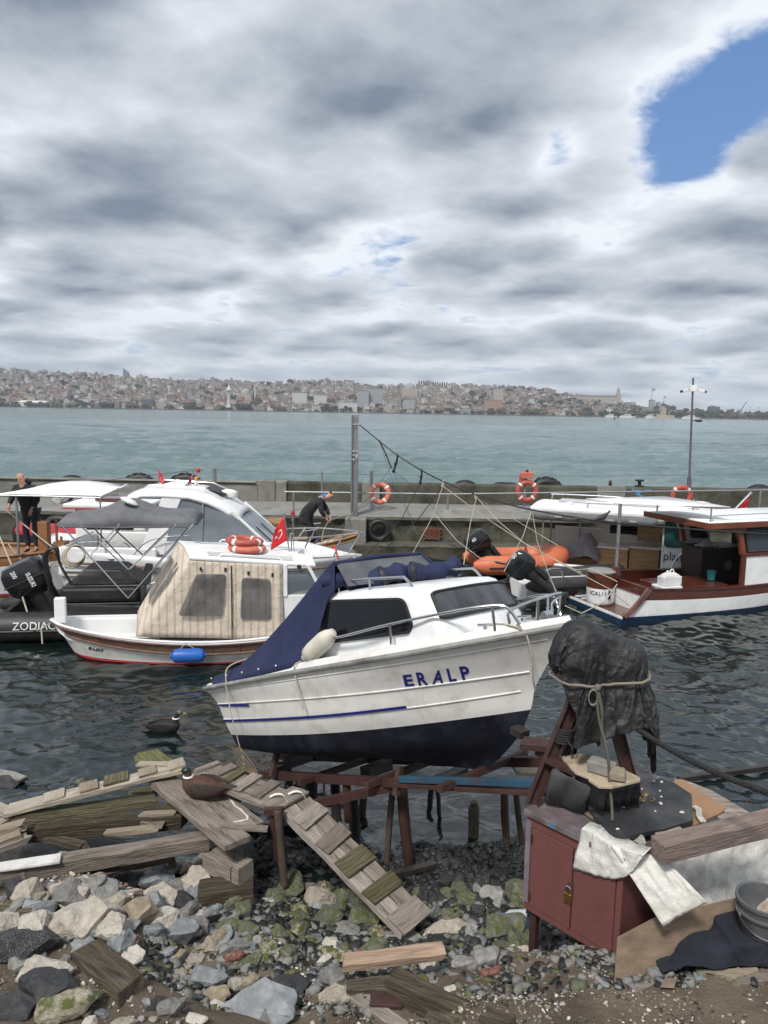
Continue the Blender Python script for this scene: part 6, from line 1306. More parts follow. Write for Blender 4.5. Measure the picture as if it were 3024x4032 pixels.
# ---------------------------------------------------------------- grey inflatable tender with 60 motor
GM = frame((4.15, 17.75, 0), 14)
gb = thing('inflatable_boat', 'dark grey inflatable tender with white hull behind the bow of the ERALP boat', 'boat', M=GM)
rib_tubes(gb, -.75, 1.6, .55, .17, .42, darkgrey, .15, cone=.3)
b = MB(); b.loft([[(-1.0, -.55, .40), (-1.0, .55, .40), (-1.0, .35, .02), (-1.0, -.35, .02)], [(.8, -.55, .40), (.8, .55, .40), (.8, .3, .02), (.8, -.3, .02)], [(1.6, -.1, .5), (1.6, .1, .5), (1.5, .05, .2), (1.5, -.05, .2)]]); b.build('hull', whitep, gb)
b = MB(); b.tube(smooth_pts([(-.6, -.5, .5), (-.55, -.5, .75), (-.2, -.5, .78), (-.1, -.5, .55)], 4), .018, 6); b.build('grab_rail', steel, gb)
outboard('glossy black outboard motor tilted high on the grey tender, marked 60', Matrix.Translation((3.38, 16.5, .78)) @ Matrix.Rotation(R(-10), 4, 'Z') @ Matrix.Rotation(R(-52), 4, 'Y') @ Matrix.Rotation(PI, 4, 'Z'), .88, texts=[('60', .13, lambda u, v: Vector((.02-u, .215, .62+v)))])
# ---------------------------------------------------------------- white boat with galley, lettered plan
PM = frame((6.02, 20.0, -.24), -22) @ Matrix.Scale(1.075, 4)
pb = thing('cabin_cruiser', 'white cabin boat with open wooden galley and the word plan on its bulkhead', 'boat', M=PM)
HR = [(-1.6, 2.9, (.56, .62, .8), 1.05, .95, .4, 3.2, 0), (-1.6, 2.85, (.42, .48, .64), 1.07, .95, .4, 3.2, 0, True), (-1.55, 2.7, (.06, .06, .06), .95, .95, .4, 3, 1), (-1.5, 2.4, (-.4, -.4, -.4), .1, .9, .4, 2, 1)]
cols, mi = hull(HR, 26, 4); b = MB(); hull_mesh(b, cols, mi); b.build('hull', [white, navy], pb)
b = MB(); b.bx(-1.55, 1.25, -.98, .98, .26, .32); b.bx(-1.5, 1.2, .93, .97, .28, 1.30); b.build('cockpit', cream, pb)
b = MB()
for s_ in (-1, 1): b.bx(-1.6, 1.6, s_*1.0-.08, s_*1.0+.06, .60, .66)
b.build('gunwale', white, pb, bevel=.02)
b = MB(); b.bx(-1.5, -.35, .55, .9, .28, .55); b.build('side_bench', mat('light_oak', (.30, .18, .09), .5, var=.25, vs=3, stretch=(1, 10, 10)), pb)
b = MB(); b.bx(-.3, .42, .25, .9, .28, .92); b.bx(.44, 1.15, .35, .9, .28, .96); cbn = b.build('galley_cabinet', mat('light_oak', (.3, .18, .09)), pb, bevel=.01)
b = MB(); b.bx(-.34, .43, .2, .92, .925, .955); b.bx(.435, 1.2, .3, .92, .965, .99); b.build('worktop', white, cbn); b = MB(); b.tube([(.75, .6, .99), (.75, .6, 1.12), (.75, .5, 1.12)], .012, 6); b.build('tap', steel, cbn)
b = MB(); b.bx(.6, 1.15, .6, .9, 1.12, 1.48); b.bx(.66, 1.1, .585, .6, 1.2, 1.32); b.build('wall_cupboard', mat('light_oak', (.3, .18, .09)), pb, bevel=.02)
b = MB(); b.bx(-.30, .95, .95, 1.0, .3, 1.85); b.build('side_wall', cream, pb); b = MB(); b.bx(-.1, .75, .93, .945, 1.2, 1.42); b.build('window', glass, pb)
b = MB(); b.add([(1.22, -.62, .55), (1.70, -.64, .55), (1.70, -.6, 1.90), (1.24, -.58, 1.90)], [(0, 1, 2, 3)]); b.add([(1.25, .95, .3), (1.25, .2, .3), (1.25, .2, 1.9), (1.25, .95, 1.9)], [(0, 1, 2, 3)]); bk = b.build('bulkhead', white, pb, solid=.05)
window(pb, [(1.29, -.64, 1.80), (1.60, -.64, 1.78), (1.68, -.665, 1.24), (1.30, -.66, 1.22)], (0, -1, .03), .025, .08, mat('teal_glass', (.03, .10, .10), .08, var=.4, vs=2))
b = MB(); text_on(b, 'plan', .30, lambda u, v: Vector((1.275+u, -.672, .90+v)), width=.40); b.build('lettering', txtk, bk)
b = MB(); b.tube([(1.42, -.74, .62), (1.55, -.72, .95), (1.68, -.70, 1.1)], .016, 6); b.build('handrail', steel, pb)
b = MB(); b.bx(1.70, 2.25, -.66, -.6, .6, 1.9); b.bx(2.19, 2.25, -.6, .9, .6, 1.9); b.build('cabin_side', mat('grey_cabin_side', (.25, .26, .27), .5, var=.1), pb)
for x0, x1 in ((1.80, 2.10),): window(pb, [(x0, -.665, 1.80), (x1, -.665, 1.78), (x1+.1, -.665, 1.50), (x0+.05, -.665, 1.48)], (0, -1, 0), .02, .05)
P = [[Vector((x, y, 1.99+.05*(1-(y/.95)**2))) for y in np.linspace(-.97, .97, 9)] for x in np.linspace(-1.82, 2.5, 8)]
b = MB(); b.grid(P); rf = b.build('roof', white, pb, solid=.09, offs=-1, bevel=.015)
for y, x0, x1 in ((-.7, -.5, 1.9), (.75, -1.6, .3), (.75, .4, 2.2)): rail([(x0, y, 2.02), (x0+.03, y, 2.13), (x0+.15, y, 2.16), (x1-.1, y, 2.16), (x1, y, 2.04)], .016, 'roof_rail', rf)
b = MB(); b.bx(-1.3, 1.1, .0, .6, 2.05, 2.075); b.build('roof_panel', mat('nonskid_grey', (.45, .46, .47)), rf); b = MB(); b.lathe([(.09, 0), (.09, .06), (.02, .08)], Matrix.Translation((-.95, -.4, 2.03)), 12); b.build('roof_vent', whitep, rf)
b = MB(); P = []
for i in range(31):
    x = -1.78+2.9*i/30; P.append([Vector((x, -.96-.05*math.sin(jj/8*PI)-.015*noise.noise(Vector((x*6, jj, 0))), 1.90-(.20+.03*noise.noise(Vector((x*3, 0, 7))))*jj/8)) for jj in range(9)])
b.grid(P); rc = b.build('rolled_canvas', grey, pb, solid=.02); b = MB()
for x in (-1.2, -.75, .0, .5): b.bx(x, x+.16, -1.045, -1.03, 1.78, 1.82)
b.build('strap', mat('pale_strap', (.3, .33, .36), .7, var=.1), rc)
b = MB()
for x, y in ((-1.5, -.9), (-.85, .85), (-1.6, .85)): b.tube([(x, y, .6), (x, y, 1.92)], .02, 8)
b.build('roof_pole', galv, pb)
b = MB(); P = []
for i in range(13):
    u = i/12; x = -1.42+1.2*u; top = .66+.28*math.sin(u*PI)**.5+.42*max(0, 1-abs(u-.72)/.30)+.12*max(0, 1-abs(u-.07)/.12)
    P.append([Vector((x, .0+.75*jj/10+.03*noise.noise(Vector((u*7, jj*.8, 1))), .55+(top-.55)*math.sin(max(.02, jj/10)*PI)**.55+.03*noise.noise(Vector((u*9, jj*.9, 5))))) for jj in range(11)])
b.grid(P); o = b.build('draped_sheet', mat('lilac_grey_sheet', (.24, .23, .26), .75, var=.2, vs=6, bump=.5, bs=14), solid=.006); o.matrix_basis = PM @ Matrix.Translation(o.location); one(o, 'grey sheet draped over gear at the stern of the galley boat', 'cover')
o = MB().bx(1.0, 1.28, -.55, -.15, .30, .50, jit=.01).build('cool_box', whitep, bevel=.02); o.matrix_basis = PM @ Matrix.Translation(Vector(o.location)+Vector((-.30, .15, 0))); one(o, 'white lidded box on the galley floor beside the cabinet', 'box')
# ---------------------------------------------------------------- mahogany trimmed boat at the right
IM = frame((4.66, 16.35, 0), 20)
ib = thing('wooden_trim_boat', 'white boat with dark mahogany gunwale, blue waterline and swim platform at the right', 'boat', M=IM)
HR = [(.63, 7.5, (.70, .62, .9), 1.0, .97, .3, 2.4, 1), (.45, 7.4, (.47, .40, .62), 1.01, .97, .3, 2.4, 0, True), (.02, 7.2, (.17, .13, .2), .99, .97, .3, 2.4, 2, True), (.0, 7.1, (.13, .09, .16), .985, .97, .3, 2.4, 3, True), (-.02, 7.0, (-.06, -.06, -.06), .95, .97, .3, 2.3, 3), (.2, 6, (-.4, -.4, -.4), .1, .9, .3, 2, 3)]
cols, mi = hull(HR, 30, 4); bvi = hull_bvh(cols); b = MB(); hull_mesh(b, cols, mi, transom=False); b.build('hull', [white, mahog, mat('white_boot_line', (.7, .7, .7)), mat('dark_blue_hull', (.008, .025, .065), .35, var=.3, coat=.2)], ib)
b = MB(); b.add([(-.02, -.95, -.08), (-.02, .95, -.08), (.0, .96, .13), (.0, -.96, .13)], [(0, 1, 2, 3)]); b.build('stern_counter', mat('dark_blue_hull', (.01, .03, .07)), ib, solid=.03)
b = MB(); b.add([(.62, -.98, .12), (.62, .98, .12), (.62, .98, .52), (.62, -.98, .52)], [(0, 1, 2, 3)]); b.build('transom', white, ib, solid=.03); b = MB(); b.bx(.58, .66, -.98, .98, .52, .72); b.build('transom_cap', mahog, ib, bevel=.01)
b = MB(); b.bx(.0, .61, -.96, .96, .115, .14); pf = b.build('swim_platform', mahog, ib)
b = MB(); b.bx(-.02, .012, -.97, .97, .10, .15)
for y in (.55, .78): b.bx(.05, .55, y, y+.05, .15, .18)
b.build('platform_slat', white, pf)
for s_ in (-1, 1):
    b = MB(); pts = smooth_pts([(.03, s_*.985, .15), (.25, s_*.99, .30), (.45, s_*.995, .50), (.62, s_*1.0, .70)], 5); b.loft([[p+Vector(d) for d in ((-.05, -.03, .03), (-.05, .03, .03), (.05, .03, -.03), (.05, -.03, -.03))] for p in pts]); b.build('quarter_knee', mat('faded_mahogany', (.15, .075, .06), .5, var=.3, vs=3), ib)
b = MB()
for s_ in (-1, 1): b.loft([[Vector((c[0].x, s_*(c[0].y-.03), c[0].z+dz)) if k in (0, 3) else Vector((c[0].x, s_*(c[0].y+.10), c[0].z+dz)) for k, dz in enumerate((-.02, -.02, .02, .02))] for c in cols[:-2]])
b.build('gunwale', mahog, ib)
b = MB(); P = [[Vector((c[0].x, max(c[0].y, -1)*s2_, .36)) for s2_ in (.93, .5, 0, -.5, -.93)] for c in cols[:-3]]; b.grid(P)
for s_ in (-1, 1): b.grid([[Vector((c[0].x, s_*(c[0].y+.09), c[0].z-.02)), Vector((c[0].x, s_*(c[0].y+.09), .36))] for c in cols[:-3]])
b.build('cockpit', mahog, ib)
b = MB(); b.bx(1.0, 1.5, -.98, -.6, .66, .71); b.build('side_deck', white, ib, bevel=.01); b = MB(); b.bx(1.4, 3.0, -.7, .3, .55, .60); b.build('hatch_cover', mahog, ib, bevel=.01)
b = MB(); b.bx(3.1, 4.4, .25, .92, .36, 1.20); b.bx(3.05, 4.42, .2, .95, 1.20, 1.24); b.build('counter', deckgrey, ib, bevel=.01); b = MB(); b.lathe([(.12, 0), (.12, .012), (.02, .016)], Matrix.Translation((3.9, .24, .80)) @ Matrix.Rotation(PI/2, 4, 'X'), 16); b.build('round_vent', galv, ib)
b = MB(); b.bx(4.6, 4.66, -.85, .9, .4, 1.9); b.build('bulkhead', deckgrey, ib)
b = MB(); b.bx(3.14, 5.8, -.97, -.91, .62, 1.27); b.build('cabin_side', white, ib); b = MB(); b.bx(3.10, 5.8, -1.0, -.9, 1.27, 1.34); b.bx(3.10, 3.2, -.99, -.9, .62, 1.27); b.build('cabin_trim', mahog, ib, bevel=.01)
b = MB(); b.add([(3.28, -.94, 1.38), (4.6, -.94, 1.38), (4.6, -.92, 1.84), (3.18, -.92, 1.84)], [(0, 1, 2, 3)]); b.build('side_window', glassc, ib, solid=.01); b = MB(); b.tube([(3.26, -.95, 1.37), (4.6, -.95, 1.37), (4.6, -.93, 1.86), (3.15, -.93, 1.86)], .03, 6, closed=True); b.build('window_frame', darkgrey, ib)
for s_ in (-1, 1): b = MB(); b.loft([[Vector((x-w_, s_*.93-.04, z)), Vector((x+w_, s_*.93-.04, z)), Vector((x+w_, s_*.93+.04, z)), Vector((x-w_, s_*.93+.04, z))] for x, z, w_ in ((3.14, 1.30, .07), (3.06, 1.6, .06), (2.98, 1.78, .09), (2.9, 1.93, .28))]); b.build('arch_pillar', mat('bright_mahogany', (.15, .045, .02), .3, var=.3, vs=3, coat=.4), ib)
P = [[Vector((x, y, 2.05+.05*(1-y*y))) for y in np.linspace(-1.05, 1.0, 9)] for x in (2.02, 2.8, 4, 5.8)]; b = MB(); b.grid(P); rf = b.build('roof', white, ib, solid=.05, offs=-1)
b = MB(); b.bx(1.99, 2.05, -1.08, 1.03, 1.93, 2.06); b.bx(2.05, 5.8, -1.10, -1.04, 1.93, 2.06); b.build('roof_edge', mat('bright_mahogany', (.15, .045, .02)), rf, bevel=.01)
rail([(2.3, -.85, 2.06), (2.35, -.85, 2.16), (2.5, -.85, 2.18), (4.2, -.85, 2.18), (4.3, -.85, 2.06)], .014, 'roof_rail', rf)
b = MB(); b.tube([(.52, 0, .72), (.53, 0, 2.38)], .04, 10); b.build('stern_post', galv, ib); b = MB(); b.bx(.46, .60, -.06, .06, .72, 1.0); b.build('post_socket', mahog, ib, bevel=.01)
b = MB()
for x, y in ((2.15, .75), (2.2, -.9), (3.2, .75)): b.tube([(x, y, 2.08), (x, y, 2.36)], .018, 6)
b.build('roof_stanchion', galv, ib)
o = MB(); o.grid([[Vector((.30, .95, 2.40)), Vector((.42, .4, 2.40)), Vector((.50, -.05, 2.40))], [Vector((1.4, .95, 2.40)), Vector((1.5, .2, 2.40)), Vector((1.7, -.55, 2.38))], [Vector((2.5, .95, 2.40)), Vector((2.6, 0, 2.39)), Vector((2.68, -.95, 2.37))]]); o = o.build('awning_sheet', mat('white_awning_fabric', (.7, .7, .7)), ib, solid=.02)
b = MB(); pass
bar = thing('barrel', 'round white and brown drum standing on the swim platform, lettered ICALI I', 'barrel', M=IM @ Matrix.Translation((.27, .18, .145)))
b = MB(); b.lathe([(.25, 0), (.285, .02), (.305, .08), (.31, .38)], None, 26); b.build('lower_body', white, bar); b = MB(); b.lathe([(.315, .383), (.315, .70), (.30, .715)], None, 26); b.build('upper_body', mahog, bar); b = MB(); b.lathe([(.29, .715), (.32, .72), (.32, .75), (.28, .765), (.02, .77)], None, 26); b.build('lid', mat('grey_lid', (.25, .24, .23), .6), bar)
yaw = math.atan2(-16.3, -4.9)-R(20)
b = MB(); text_on(b, 'ICALI I', .13, lambda u, v: Vector((.316*math.cos(yaw-.80+u/.316), .316*math.sin(yaw-.80+u/.316), .235+v)), shear=.15); b.build('lettering', txtk, bar)
b = MB(); b.bx(.30, .34, -.02, .02, .16, .36, Matrix.Rotation(yaw+.65, 4, 'Z')); b.lathe([(.03, 0), (.03, .05)], Matrix.Rotation(yaw, 4, 'Z') @ Matrix.Translation((.30, 0, .55)) @ Matrix.Rotation(PI/2, 4, 'Y'), 10); b.build('fitting', black, bar)
def jerry(loc, M_, lab, s_=1):
    t = thing('jerrycan', lab, 'jerrycan', M=M_ @ Matrix.Translation(loc)); b = MB(); b.bx(-.24*s_, .24*s_, -.11*s_, .11*s_, 0, .20*s_, jit=.008); b.loft([[(-.22*s_, -.1*s_, .2*s_), (.22*s_, -.1*s_, .2*s_), (.22*s_, .1*s_, .2*s_), (-.22*s_, .1*s_, .2*s_)], [(-.10*s_, -.06*s_, .27*s_), (.12*s_, -.06*s_, .27*s_), (.12*s_, .06*s_, .27*s_), (-.10*s_, .06*s_, .27*s_)]]); b.build('body', mat('milky_plastic', (.62, .63, .62), .4, var=.1, bump=.2, bs=10), t, bevel=.02)
    b = MB(); b.lathe([(.035, .26), (.035, .31), (.01, .32)], Matrix.Translation((-.06, 0, 0)), 10); b.build('cap', whitep, t); b = MB(); b.tube(smooth_pts([(.0, 0, .26), (.02, 0, .33), (.08, 0, .33), (.1, 0, .26)], 4), .014, 6); b.build('handle', whitep, t)
jerry((1.30, -.80, .71), IM, 'milky white jerrycan lying on the gunwale of the mahogany trimmed boat')
b = MB(); b.lathe([(.08, 0), (.10, .2), (.105, .21), (.09, .21), (.07, .02)], None, 14); o = b.build('bucket', mat('teal_bucket', (.03, .20, .24), .5, var=.15)); o.matrix_basis = IM @ Matrix.Translation((2.9, -.3, .62)); one(o, 'small teal bucket in the dark cockpit of the mahogany trimmed boat', 'bucket')
b = MB(); P = [[Vector((3.2+.5*i/8, .35+.3*jj/6, 1.245+.14*math.sin(i/8*PI)*math.sin(jj/6*PI)+.05*noise.noise(Vector((i*.8, jj*.8, 0))))) for jj in range(7)] for i in range(9)]; b.grid(P); o = b.build('crumpled_cloth', mat('grey_cloth', (.3, .29, .28), .8, bump=.4, bs=14), solid=.006); o.matrix_basis = IM @ Matrix.Translation(o.location); one(o, 'crumpled grey cloth on the dark counter under the right roof', 'cloth')
flag('flag', 'large red flag on a thick white pole at the right edge', W(2875, 2025, 19.5), W(2955, 1943, 19.5), .42, 1.0, .03, emblem=False, side=-.2)
# ---------------------------------------------------------------- cable net over the moorings
CB = [(1415, 1672, 22.85), (1495, 1738, 22.4), (1566, 1793, 22.0), (1660, 1852, 21.4), (1745, 1895, 20.8), (1870, 1945, 20), (2000, 1985, 19), (2092, 2007, 18.2), (2250, 2035, 17.2), (2395, 2056, 16.3), (2700, 2082, 14.6), (3080, 2108, 13)]
cbp = [W(*c) for c in CB]; b = MB(); b.tube(smooth_pts(cbp, 4), .02, 6); one(b.build('overhead_cable', mat('dark_steel_cable', (.035, .032, .035), .5, .4)), 'dark cable sloping from the steel post down across the right roofs', 'cable')
def netrope(pts, r, m_, lab): b = MB(); b.tube([W(*p) for p in pts], r*.75, 5); one(b.build('mooring_line', m_), lab, 'rope', 'mooring lines hung from the sloping cable')
for a, c, s1, lab in (((1495, 1738, 22.4), (1540, 1840, 22.0), .02, 'first hanger on the cable, nearest the steel post'), ((1566, 1793, 22.0), (1550, 1855, 22), .035, 'second hanger on the cable with clustered fittings'), ((1660, 1852, 21.4), (1655, 1900, 21.4), .03, 'third hanger on the cable'), ((1745, 1895, 20.8), (1743, 1915, 20.8), .03, 'fourth hanger on the cable with pale knots'), ((1870, 1945, 20), (1875, 1960, 20), .03, 'fifth hanger with pale rope ends')):
    b = MB(); p, q = W(*a), W(*c); b.torus(Matrix.Translation(p) @ Matrix.Rotation(PI/2, 4, 'Y'), .035, .014, 12, 6); b.tube([p, p.lerp(q, .5)+Vector((.02, 0, 0)), q], s1, 6); b.ball(q, s1*1.6, 8); b.ball(p.lerp(q, .55), s1*1.4, 6); one(b.build('cable_hanger', ropek if a[0] < 1700 else rope), lab, 'hanger', 'hangers on the sloping cable')
netrope([(1540, 1840, 22), (1452, 1960, 20.5), (1400, 2010, 19.5), (1230, 2200, 18)], .012, ropeb, 'blue grey line from the second hanger down left past the bending man')
netrope([(1495, 1740, 22.4), (1540, 1880, 22), (1620, 2050, 21)], .009, ropeb, 'thin line from the first hanger onto the pier'); netrope([(1550, 1855, 22), (1610, 1900, 21.6), (1640, 1930, 21.4), (1660, 1900, 21.4)], .010, ropeb, 'slack blue line between second and third hangers'); netrope([(1552, 1858, 22), (1600, 1990, 21.4), (1640, 2100, 20.6), (1768, 2140, 19.5)], .009, ropeb, 'thin dark line from the second hanger to the ledge')
netrope([(1655, 1902, 21.4), (1580, 2045, 20.2), (1450, 2180, 18.5)], .014, ropek, 'black line from the third hanger down left across the pier'); netrope([(1655, 1902, 21.4), (1700, 1995, 21), (1900, 2230, 19.2)], .008, ropeb, 'thin line from the third hanger down right'); netrope([(1742, 1915, 20.8), (1650, 2040, 19.8), (1505, 2170, 17.5)], .016, ropek, 'thick black line from the fourth hanger down left')
netrope([(1743, 1915, 20.8), (1706, 2030, 20), (1625, 2178, 18)], .013, rope, 'pale line from the fourth hanger behind the navy hood'); netrope([(1745, 1915, 20.8), (1900, 2030, 19.8), (2080, 2150, 18.8), (2290, 2255, 17.2)], .015, rope, 'long pale line from the fourth hanger to the drum boat')
netrope([(1720, 2035, 20.2), (1800, 2130, 19), (1900, 2205, 18), (2000, 2212, 17)], .013, rope, 'pale line from the pier edge to the orange boat'); netrope([(1875, 1962, 20), (1852, 2060, 18.5), (1826, 2222, 14)], .014, rope, 'pale line dropping straight to the navy rolled flap'); netrope([(1880, 1962, 20), (1960, 2050, 19), (2060, 2135, 18), (2230, 2230, 16.8), (2420, 2330, 15.6)], .014, rope, 'long pale line past the two outboards to the gunwale')
netrope([(1885, 1965, 20), (2050, 2060, 19), (2200, 2150, 17.9)], .014, rope, 'pale line from the fifth hanger to the galley boat stern'); netrope([(2092, 2010, 18.2), (2060, 2110, 17.6), (1985, 2250, 14.5)], .013, rope, 'pale line from the roof corner down left with a knot'); netrope([(2095, 2010, 18.2), (2115, 2130, 17), (2160, 2260, 14), (2196, 2345, 8.5), (2205, 2360, 6.0)], .009, rope, 'pale line from the roof corner to the bow of the ERALP boat')
netrope([(2430, 2300, 15.4), (2380, 2370, 15.0), (2290, 2415, 14.9), (2225, 2385, 15.4)], .017, rope, 'slack pale line round the drum on the swim platform'); netrope([(2400, 2325, 15.3), (2440, 2355, 15.2), (2478, 2385, 15.2)], .015, rope, 'short pale line from drum to quarter knee'); netrope([(2265, 2245, 16.8), (2320, 2240, 16.4), (2400, 2275, 15.8), (2430, 2290, 15.4)], .018, rope, 'pale lines gathered over the stern rail by the drum')
# ---------------------------------------------------------------- birds
def duck(lab, M_, mb_, mw, mh, swim=False, name='duck', s_=1.0):
    t = thing(name, lab, 'duck', M=M_ @ Matrix.Scale(s_, 4)); b = MB(); b.sm = True; secs = []
    for x, z, ry, rz in ((-.27, .115, .012, .012), (-.22, .11, .05, .03), (-.14, .10, .085, .07), (-.04, .105, .105, .098), (.06, .105, .10, .10), (.13, .11, .078, .085), (.17, .13, .045, .055), (.185, .14, .015, .02)):
        secs.append([Vector((x, ry*math.cos(a), z+rz*math.sin(a))) for a in np.linspace(0, 2*PI, 17)[:-1]])
    b.loft(secs)
    neck = [(.12, 0, .16), (.135, 0, .21 if not swim else .24), (.13 if not swim else .16, 0, .235 if not swim else .30), (.15 if not swim else .185, 0, .25 if not swim else .315)]
    b.tube(smooth_pts(neck, 4), [.05, .046, .042, .038, .036, .034, .032, .031, .031, .031, .031, .031, .03][:len(smooth_pts(neck, 4))], 10); hd = Vector(neck[-1]); b.ball(hd, (.045, .034, .034), 12); bd = b.build('body', mb_, t)
    b = MB(); b.ball(hd+Vector((.002, 0, .004)), (.047, .036, .035), 12); b.build('head_plumage', mh, t)
    b = MB(); b.loft([[hd+Vector((.035, -.016, -.012)), hd+Vector((.035, .016, -.012)), hd+Vector((.035, .012, .008)), hd+Vector((.035, -.012, .008))], [hd+Vector((.088, -.016, -.018)), hd+Vector((.088, .016, -.018)), hd+Vector((.088, .012, -.011)), hd+Vector((.088, -.012, -.011))]]); b.build('bill', mat('duck_bill', (.20, .17, .05), .5), t)
    b = MB(); b.torus(Matrix.Translation((.132, 0, .20 if not swim else .235)), .040, .010, 16, 6); b.build('neck_ring', whitep, t)
    for k in (-1, 1):
        b = MB(); b.sm = True; b.loft([[Vector((x, k*(.104-.25*(x-.0)**2+.006*math.cos(a)-(.03 if x < -.18 else 0)), z+rz*math.sin(a))) for a in np.linspace(0, 2*PI, 11)[:-1]] for x, z, rz in ((-.27, .15, .006), (-.2, .14, .03), (-.08, .135, .055), (.04, .135, .05), (.09, .13, .02))]); b.build('wing', mw, t)
        b = MB(); b.ball(hd+Vector((.014, k*.031, .01)), .006, 6); b.build('eye', black, t)
    b = MB(); b.loft([[(-.22, -.05, .115), (-.22, .05, .115), (-.22, .04, .14), (-.22, -.04, .14)], [(-.34, -.025, .13), (-.34, .025, .13), (-.34, .02, .14), (-.34, -.02, .14)]]); b.build('tail', mw, t); return t
dk = Z(800, 3128, .74)
duck('brown duck with dark green head and white neck ring resting on the plank', Matrix.Translation((-1.66, 6.72, .705)) @ Matrix.Rotation(R(172), 4, 'Z') @ Matrix.Translation((0, 0, -.015)), mat('chestnut_feathers', (.060, .027, .016), .8, var=.35, vs=25, bump=.3, bs=60), mat('brown_feathers', (.040, .028, .022), .8, var=.4, vs=30, bump=.4, bs=60), mat('bottle_green_head', (.004, .018, .014), .45, var=.3))
swm = Z(655, 2880, 0)
duck('black and white duck swimming between the canvas boat and the planks', Matrix.Translation((swm.x, swm.y, -.045)) @ Matrix.Rotation(R(4), 4, 'Z'), mat('black_feathers', (.008, .008, .009), .7, var=.3), mat('black_feathers', (.01, .01, .01)), mat('pied_head', (.10, .10, .10), .7, var=1.0, vs=30), True, s_=.98)
pg = thing('pigeon', 'dark pigeon perched on the cable in front of the rolled canvas', 'pigeon', W(2372, 2052, 16.35)); b = MB(); b.sm = True
b.loft([[Vector((x, ry*math.cos(a), z+ry*1.1*math.sin(a))) for a in np.linspace(0, 2*PI, 13)[:-1]] for x, z, ry in ((-.2, .015, .01), (-.12, .05, .035), (-.02, .085, .062), (.06, .12, .058), (.10, .16, .035), (.12, .195, .03), (.14, .21, .026), (.165, .21, .012))]); b.build('body', mat('pigeon_feathers', (.035, .036, .042), .7, var=.3, vs=20), pg)
b = MB(); b.loft([[(.16, -.008, .202), (.16, .008, .202), (.16, .006, .212), (.16, -.006, .212)], [(.19, -.002, .200), (.19, .002, .200), (.19, .002, .204), (.19, -.002, .204)]]); b.build('beak', black, pg); b = MB(); b.tube([(.02, -.02, .04), (.03, -.02, 0)], .006, 5); b.tube([(.02, .02, .04), (.03, .02, 0)], .006, 5); b.build('leg', redp, pg)
# ================================================================ SLIPWAY, PLANKS, WINCH STAND, BEACH
def r1(x, y): return (x*1100/1659, 2900+y*1100/1659)
def r2(x, y): return (x*1000/1659, 3400+y*1000/1659)
def r3(x, y): return (900+x*1200/1659, 3400+y*1200/1659)
def r4(x, y): return (900+x*1200/1659, 2900+y*1200/1659)
def r5(x, y): return (2000+x*1024/1659, 2400+y*1024/1659)
def r6(x, y): return (2000+x*1024/1659, 3000+y*1024/1659)
def k1(x, y): return (500+x*.4822, 2900+y*.4822)
def k2(x, y): return (x*.4822, 2900+y*.4822)
def onplane(px, py, o, n):
    d = ray(px, py); n = Vector(n); t = (Vector(o)-CP).dot(n)/d.dot(n); return CP+d*t
# ---------------------------------------------------------------- cradle of the slipway
cr = thing('boat_cradle', 'rusty red and blue steel slipway cradle on legs under the ERALP boat', 'cradle', M=EM)
def ebar(name, p, q, w_, h_, m_, mats2=None):
    b = MB(); b.bar(p, q, w_, h_); return b.build(name, m_, cr, bevel=.004)
for s_ in (-1, 1):
    ebar('rail_beam', (-2.0, s_*.38, -.40), (.95, s_*.38, -.20), .07, .085, redsteel)
    if s_ < 0: ebar('rail_beam', (.95, s_*.40, -.155), (2.55, s_*.40, -.015), .05, .055, bluep); ebar('rail_flange', (.6, s_*.39, -.235), (2.55, s_*.40, -.085), .09, .035, redsteel)
    else: ebar('rail_beam', (.95, s_*.38, -.20), (2.45, s_*.38, -.06), .07, .085, redsteel)
for x in (-1.3, -.3, .7, 1.6): ebar('cross_beam', (x, -.6, -.36+.085*(x+1.3)), (x, .6, -.36+.085*(x+1.3)), .06, .06, redsteel)
for x, z0 in ((-1.1, -.19), (.2, -.17), (1.2, -.15)): ebar('keel_block', (x, -.16, z0-.07), (x, .16, z0-.07), .14, .10, wetwood)
for x, y in ((-.9, -.42), (.9, -.36), (-.9, .42), (.9, .36)):
    b = MB(); b.bar((x, y*1.2, -.30), (x, y*.95, -.06), .05, .05); b.build('bilge_prop', redsteel, cr)
b = MB(); b.bar(W(*r4(470, 365), 6.7), W(*r4(890, 275), 6.55), .05, .075); b.build('diagonal_brace', redsteel, cr, world=True)
def leg(p, q, r_, m_, par=cr, name='leg'):
    b = MB(); p, q = Vector(p), Vector(q); b.tube([p, p.lerp(q, .33)+Vector((random.uniform(-.01, .01), 0, 0)), p.lerp(q, .7)+Vector((random.uniform(-.01, .01), 0, 0)), q], [r_*1.0, r_*1.05, r_*.97, r_*1.05], 9); return b.build(name, m_, par, world=True)
legm = mat('stained_timber_leg', (.075, .05, .038), .7, var=.45, vs=3, dirt=(.02, .018, .016), da=.5, ds=3, bump=.5, bs=12)
